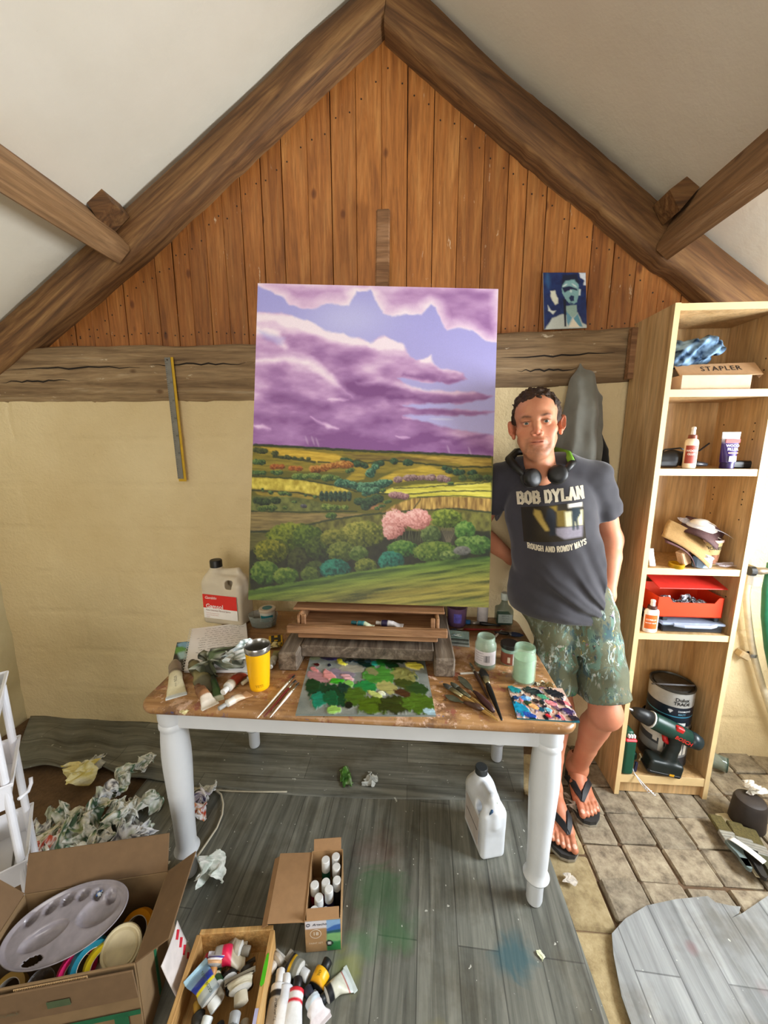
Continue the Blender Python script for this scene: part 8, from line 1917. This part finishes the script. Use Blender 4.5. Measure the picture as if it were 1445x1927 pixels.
pl3 = mesh_ob('front_print', np.stack([(U - .5) * .106, U * 0 - MD / 2 - .0018, MH - V * .118], -1).reshape(-1, 3), grid_faces(nu, nv), vcol(.6, 0, 60, 'boxprint'), mx_, False, cols=P_.C.reshape(-1, 3)); LFm = lambda x, z: frame((x, -MD / 2 - .0028, z), (1, 0, 0), (0, 0, 1))
text_ob('lettering', 'Artecho', .0125, plain('2a2c40', .6), pl3, LFm(-.010, .104), .0001, .3); text_ob('lettering', '18', .018, plain('ece4d8', .6), pl3, LFm(-.022, .070), .0003); text_ob('lettering', 'PAINT SET', .009, plain('e0d4c0', .6), pl3, LFm(-.022, .034)); MB().lathe([(.0042, 0), (.0058, 0), (.0058, .0004), (.0042, .0004)], 16, cap=False).build('logo_ring', plain('2a2c40', .6), pl3).matrix_local = LFm(-.044, .104)
MB().lathe([(.0155, 0), (.0168, 0), (.0168, .0004), (.0155, .0004)], 24, cap=False).build('badge_ring', plain('ece4d8', .6), pl3).matrix_local = LFm(-.022, .070)
bpos = [(613, 1628, '1f5a44', 'green'), (632, 1617, 'cfd4d4', 'white'), (633, 1637, '6a8a5a', 'olive'), (634, 1662, '3a3a3c', 'grey'), (592, 1671, '8a1c2c', 'crimson'), (613, 1666, '7a2a34', 'plum'), (619, 1684, '2a2a5a', 'indigo'), (600, 1695, '1c2a5a', 'navy'), (591, 1720, '8a2020', 'red'), (612, 1722, 'a8803c', 'ochre')]
for k, (px, py, hx_, nm) in enumerate(bpos):
    q = onz(px, py, .112); t = empty('paint_bottle', Vector((q.x, q.y, FZ + .004)), label=f'small {nm} paint bottle with white cap in the printed box', cat='bottle', group='small paint bottles in the printed box'); hh = -.012 if k in (0, 6) else -.022
    MB().lathe([(.0135, 0), (.0145, .002), (.0145, .070), (.011, .078), (.011, .082)], 18).build('bottle_body', plain(hx_, .4), t, auto=50); MB().lathe([(.0115, .080), (.0142, .081), (.0138, .133 + hh), (.012, .135 + hh), (.0005, .135 + hh)], 18, cap=False).build('cap', plain('eceeee', .45, .02), t, auto=40)

# ---- loose tubes beside the wooden box
GF = 'paint tubes lying loose on the floor'
def ft(x0, y0, x1, y1, r, bands, cap, label, **k): return paint_tube(fp(x0, y0), fp(x1, y1), r, bands, cap, label, group=GF, **k)
ft(618, 1818, 588, 1884, 0.0223, [(0, 'f0b414'), (.55, 'eca810'), (.58, '141414'), (.9, '1c1c1c')], '121212', 'yellow and black tube with black cap on the lino', seed=61, crush=.03, flatw=1.2, print_=[('OIL', .3, .010, '2a2010'), ('PAINT', .74, .009, 'c8c8c4')])
ft(598, 1898, 660, 1842, 0.0189, [(0, '14161c'), (.22, 'cfcfc0'), (.7, 'd6d6ca'), (.74, 'a83a2c'), (.8, 'c8d4d4')], '1c2228', 'flattened pale tube with one red stripe on the lino', seed=62, crush=.06, flatw=1.7)
ft(580, 1850, 534, 1812, 0.0223, [(0, '8a8c84'), (.2, '6a6c60'), (.35, 'e0b81c'), (.5, '1c2440'), (.75, '8a8880'), (.9, 'a8a49a')], 'c8ccd0', 'grey tube with yellow and navy bands behind the yellow one', seed=63, crush=.1)
ft(530, 1836, 516, 1935, 0.0216, [(0, 'dfe2e6'), (.2, '201c1c'), (.4, '9c9284'), (.9, 'a89e90')], 'e9ecf0', 'beige tube with black label block next to the wooden box', seed=64, crush=.05, cap_len=.03, print_=[('SUPER', .5, .009, '2a2622'), ('HEAVY', .6, .009, '2a2622'), ('WHITE', .7, .009, '2a2622')], flatw=1.2)
ft(541, 1846, 530, 1950, 0.0216, [(0, 'd9dee6'), (.5, 'e6eaf0')], 'e9edf2', 'plain white tube between the beige and the red-labelled one', seed=65, crush=.04, flatw=1.2)
ft(562, 1852, 548, 1950, 0.0223, [(0, 'd82a3c'), (.12, 'ecebee'), (.3, 'd42036'), (.42, 'dfe4ea')], '1a1416', 'white tube with red label and black cap', seed=66, crush=.03, flatw=1.2)
ft(578, 1870, 604, 1930, 0.0203, [(0, 'c9d8e4'), (.3, 'e2dfe4'), (.7, 'd8d0d4')], '2a3040', 'folded white tube leaning beside the red-labelled tube', seed=67, crush=.25)
ft(507, 1838, 532, 1800, 0.0189, [(0, 'b0a89c'), (.4, '9a948a'), (.7, 'a8a49c'), (.9, 'dcdcd8')], 'c8c0b4', 'thin grey tube rolled up against the wooden box', seed=68, crush=.2)

# ---- crumpled tissues
TG = 'crumpled painting tissues on the floor'; trn = random.Random(12); tiss = [['eceee8', 'e2e6da', 'f4f5f0', 'a8b4a0', 'f4f6f2', '5a7a60'], ['f0eee9', 'e4e6e0', 'f6f6f3', '7a8a72', 'eef0ee', 'e0e2da'], ['eaebed', 'd8dbde', 'f4f4f5', '6a6a70', 'eaeeed', 'c4ccbc'], ['efebe2', 'f4f2ec', 'e4dec8', '9aa87a', 'eef2ef', '4f6a54']]
spots = [(240, 1478, .04), (278, 1450, .035), (205, 1505, .045), (228, 1492, .03), (120, 1552, .05), (150, 1560, .045), (95, 1560, .04), (180, 1545, .045), (212, 1560, .05), (240, 1545, .04), (262, 1575, .045), (130, 1590, .05), (165, 1588, .045), (198, 1592, .05), (228, 1600, .045), (100, 1590, .04), (285, 1520, .04), (255, 1525, .035), (270, 1600, .04), (182, 1615, .045), (150, 1620, .04), (90, 1612, .035), (330, 1492, .035), (112, 1575, .035), (222, 1530, .04)]
TM = vcol(.85, 0, 120, 'tissue', spec=.2)
for k, (x, y, r) in enumerate(spots):
    q = fp(x, y); o = crumple('tissue', 200 + k, q, r, tiss[k % 4], TM, (1.0, .85, .95), trn.uniform(0, 6), .72); o.location.z = FZ + (.0 if k % 3 else .012) + (.016 if x < 300 and y < 1480 else 0)
    tag(o, 'white paint-stained tissue crumpled in the heap behind the cardboard box', 'tissue', TG)
for (x, y, r, cs__, lab_, sd) in ((152, 1468, .05, ['e8dc9c', 'f0e8b4', 'd8c874', 'efe9c8'], 'yellow-stained crumpled tissue above the heap', 301), (176, 1446, .04, ['c9c8bc', 'e0dfd4', 'a8a89c'], 'grey twisted tissue behind the yellow-stained one', 302), (84, 1622, .04, ['e9ddd6', 'c8583c', 'f0e6e0', 'a8402c'], 'red-stained crumpled tissue beside the trolley', 303), (396, 1496, .032, ['eceef0', 'd8dcd8', 'f2f2f2'], 'white crumpled tissue inside the cable loop', 304), (376, 1516, .032, ['dcd8e6', 'c4bcd8', 'efedf2', '6a6488'], 'lilac-stained tissue inside the cable loop', 305), (370, 1548, .042, ['e4e6ea', 'c88a5a', 'f0eef0', 'b8442c', 'dfe4e6'], 'tissue stained orange and red inside the cable loop', 306), (346, 1530, .028, ['b8b0a0', 'dcd8cc', '8a8474'], 'brownish twisted tissue nearest the table leg', 307), (400, 1648, .052, ['dfe6e0', 'eef2ee', 'c8d4cc', 'e8eee8'], 'single white tissue lying apart in front of the left table leg', 308), (298, 1640, .03, ['d0ccc0', 'e8e4d8'], 'small off-white tissue between table leg and cardboard box', 309)):
    o = crumple('tissue', sd, fp(x, y), r, cs__, TM, (1.05, .85, .85), sd * .7, .78); o.location.z = FZ + .006; tag(o, lab_, 'tissue', TG)

# ---- cable
cbl = [(343, 1651), (364, 1622), (385, 1592), (408, 1558), (418, 1533), (420, 1513), (416, 1495), (401, 1484), (378, 1482), (355, 1493), (332, 1511), (322, 1519)]; mbc = MB(); o = fp(400, 1520); mbc.tube([fp(x, y, FZ + .006) - o for x, y in cbl], .0038, 8)
cw_ = empty('power_cable', o, label='cream power cable looping on the lino by the left table leg', cat='cable'); mbc.build('cable_loop', plain('d2cbb8', .5), cw_, smooth=True); MB().tube([fp(x, y, FZ + .008) - o for x, y in ((338, 1481), (385, 1485), (436, 1489), (480, 1490), (540, 1490))], .003, 8).build('cable_end', plain('c4bda8', .5), cw_, smooth=True)

# ---- white jug under the table
jb = empty('solvent_jug', Vector((.302, 1.288, FZ)), (0, 0, math.radians(-76)), 'white plastic jug with paint-smeared handle under the table', 'jug'); V, Q = jug_sdf(.088, .048, .272, -.045); V = smooth_mesh(V, Q, 2); mesh_ob('jug_body', V, Q, jug_mat('white_plastic', 'dfe4ea', .9), jb, True)
MB().lathe([(.0225, .250), (.0245, .252), (.0245, .274), (.022, .277), (.0005, .2775)], 26, (-.045, 0, 0), cap=False).build('cap', plain('2a2e30', .45), jb, auto=40); jl = MB().box((.0, -.0515, .10), (.12, .0015, .12)).build('jug_label', plain('c4bcb8', .6), jb); MB().box((.0, -.0525, .10), (.10, .001, .004)).build('label_line', plain('6a605c', .6), jl); crumple('green_paint', 97, (.062, 0, .222), .014, ['4a7a14', '5f9418', '2f4a10'], vcol(.4, 0, 60, 'gp'), (1, .8, .8), parent=jb); crumple('blue_paint', 98, (.082, -.012, .195), .012, ['2f5a8a', '4a78a8', '1c2a3a'], vcol(.4, 0, 60, 'gp'), (.8, 1, 1), parent=jb)

# ---- odds and ends
def scrap(name, sd, x, y, r, cols_, label, cat, sq=(1.2, .8, .25), z=FZ): o = crumple(name, sd, fp(x, y, z), r, cols_, vcol(.7, 0, 80, 'scrap'), sq, sd, .6); o.location.z = z; return tag(o, label, cat)
scrap('paper_scrap', 401, 650, 1466, .04, ['3a6a24', '4f8a2c', '9ab48a', '2a4a1c'], 'green paint-smeared paper scrap on the lino under the table', 'scrap', (1.3, .6, .2), .012); scrap('plastic_scrap', 402, 697, 1470, .035, ['c8ccc8', 'b0b4b0', 'dfe4e0'], 'clear crumpled plastic scrap on the lino under the table', 'scrap', (.8, 1, .35), .012); scrap('plastic_bag', 403, 1086, 1522, .045, ['a8a294', '8a8474', 'c8c4b8'], 'clear crumpled plastic bag between the man\'s feet', 'bag', (.7, 1.1, .4), .012); scrap('leaf_scrap', 404, 1018, 1798, .011, ['dfe4c4', 'c8d0a8'], 'tiny cream paint flake beside the blue stain', 'paint scrap', (1.1, .8, .3)); scrap('plastic_disc', 405, 1071, 1655, .018, ['c8c0b4', 'b0a89c'], 'small clear plastic disc on the sandy kerb', 'disc', (1, 1, .15), .012)
wc = sheet('white_card', Vector(fp(826, 1391, .02)), .10, .025, (.3, 0, .1), plain('cfd4dc', .6), 'white folded card at the foot of the wall under the table', .004, cat='card')
# right edge: dark pot, brushes on a cream cloth, bottle
po = empty('tar_pot', fp(1404, 1548, .012), label='dark brown upturned pot at the right edge', cat='pot'); MB().lathe([(.058, 0), (.059, .004), (.053, .10), (.048, .112), (.036, .118), (.0005, .116)], 30, cap=False).build('pot_wall', plain('2e2622', .6, .25, 30), po, auto=40)
tq = crumple('tissue', 310, Vector(po.location) + Vector((.03, .03, .116)), .035, ['d8d2c8', 'eae6de', 'b0a898'], TM, (1, .8, .8)); tag(tq, 'torn white tissue on top of the dark brown pot', 'tissue', TG)
cq = [fp(1348, 1530, .02), fp(1400, 1535, .02), fp(1470, 1660, .02), fp(1420, 1650, .02)]; nu, nv = 18, 12; U, V = grid_uv(nu, nv); pts = [cq[0].lerp(cq[1], u).lerp(cq[3].lerp(cq[2], u), v) for u, v in zip(U.ravel(), V.ravel())]; zz = (fbm(U.ravel() * 4, V.ravel() * 5, oct=3) - .5) * .03; ccl = fbm(U.ravel() * 5 + 3, V.ravel() * 5, oct=3)[:, None]
cl_ = mesh_ob('paint_cloth', [(p.x + (zz[i]) * .5, p.y, .022 + zz[i] * .5) for i, p in enumerate(pts)], grid_faces(nu, nv), vcol(.85, 0, 80, 'cloth'), None, False, cols=np.array(sr('8a7a48')) * (1 - ccl) + np.array(sr('e6dcc0')) * ccl); s = cl_.modifiers.new('thickness', 'SOLIDIFY'); s.thickness = .004; tag(cl_, 'cream paint-stiff cloth under the wide brushes at the right edge', 'cloth')
WB = 'wide decorating brushes on the cream cloth'
def wide_brush(x0, y0, x1, y1, label, hx_, w, z):
    a, b = fp(x0, y0, z), fp(x1, y1, z); L = (b - a).length; M = frame(a, b - a, Vector((0, 0, 1)).cross(b - a)); r_ = empty('wide_brush', a, label=label, cat='brush', group=WB); r_.matrix_world = M
    MB().box((.035, 0, 0), (.07, w, .016), .004).build('bristles', plain('5a5028', .85, .35, 150, .6), r_); MB().box((.09, 0, 0), (.042, w * 1.02, .018), .002).build('ferrule', plain('a8aaa8', .35, .15, 40, 0, .7), r_)
    for k in range(3): MB().box((.078 + k * .012, 0, .0095), (.003, w * 1.0, .0012)).build('ferrule_rib', plain('c8cac8', .3, .1, 40, 0, .7), r_)
    h = [(.11, w * .48), (.13, w * .42), (.155, w * .24), (.2, w * .2), (L * .82, w * .26), (L - .006, w * .18), (L, w * .05)]; MB().prism([(x, y) for x, y in h] + [(x, -y) for x, y in reversed(h)], -.007, .007).build('handle', plain(hx_, .5, .15), r_)
wide_brush(1344, 1535, 1412, 1638, 'wide brush with grey handle, leftmost on the cream cloth', '6a7a7a', .05, .038); wide_brush(1380, 1548, 1440, 1655, 'wide brush with black handle in the middle of the cream cloth', '1c1a18', .052, .040); wide_brush(1408, 1560, 1462, 1662, 'wide brush with olive handle nearest the frame edge', '4a4a34', .045, .038)
pk = sheet('white_scraper', Vector(fp(1405, 1600, .054)), .10, .03, (0, 0, -1.05), plain('dcdcd4', .5), 'white leaf-shaped scraper lying across the brushes', .006, cat='scraper')
gbt = empty('glass_bottle', fp(1352, 1434, .04), (0, 0, -.6), 'empty greenish glass bottle lying at the wall beside the bookcase', 'bottle'); MB().lathe([(.030, 0), (.033, .004), (.033, .09), (.02, .12), (.014, .13), (.014, .15)], 24, cap=False).build('bottle_glass', glassy('8aa098', .45, .1), gbt, auto=50).matrix_local = Matrix.Rotation(-PI / 2, 4, 'Y') @ Matrix.Translation((0, 0, -.03)); MB().lathe([(.0335, 0), (.0340, .004), (.031, .006)], 24).build('bottle_base', glassy('3a5a52', .8, .1), gbt).matrix_local = Matrix.Rotation(-PI / 2, 4, 'Y') @ Matrix.Translation((0, 0, -.032))
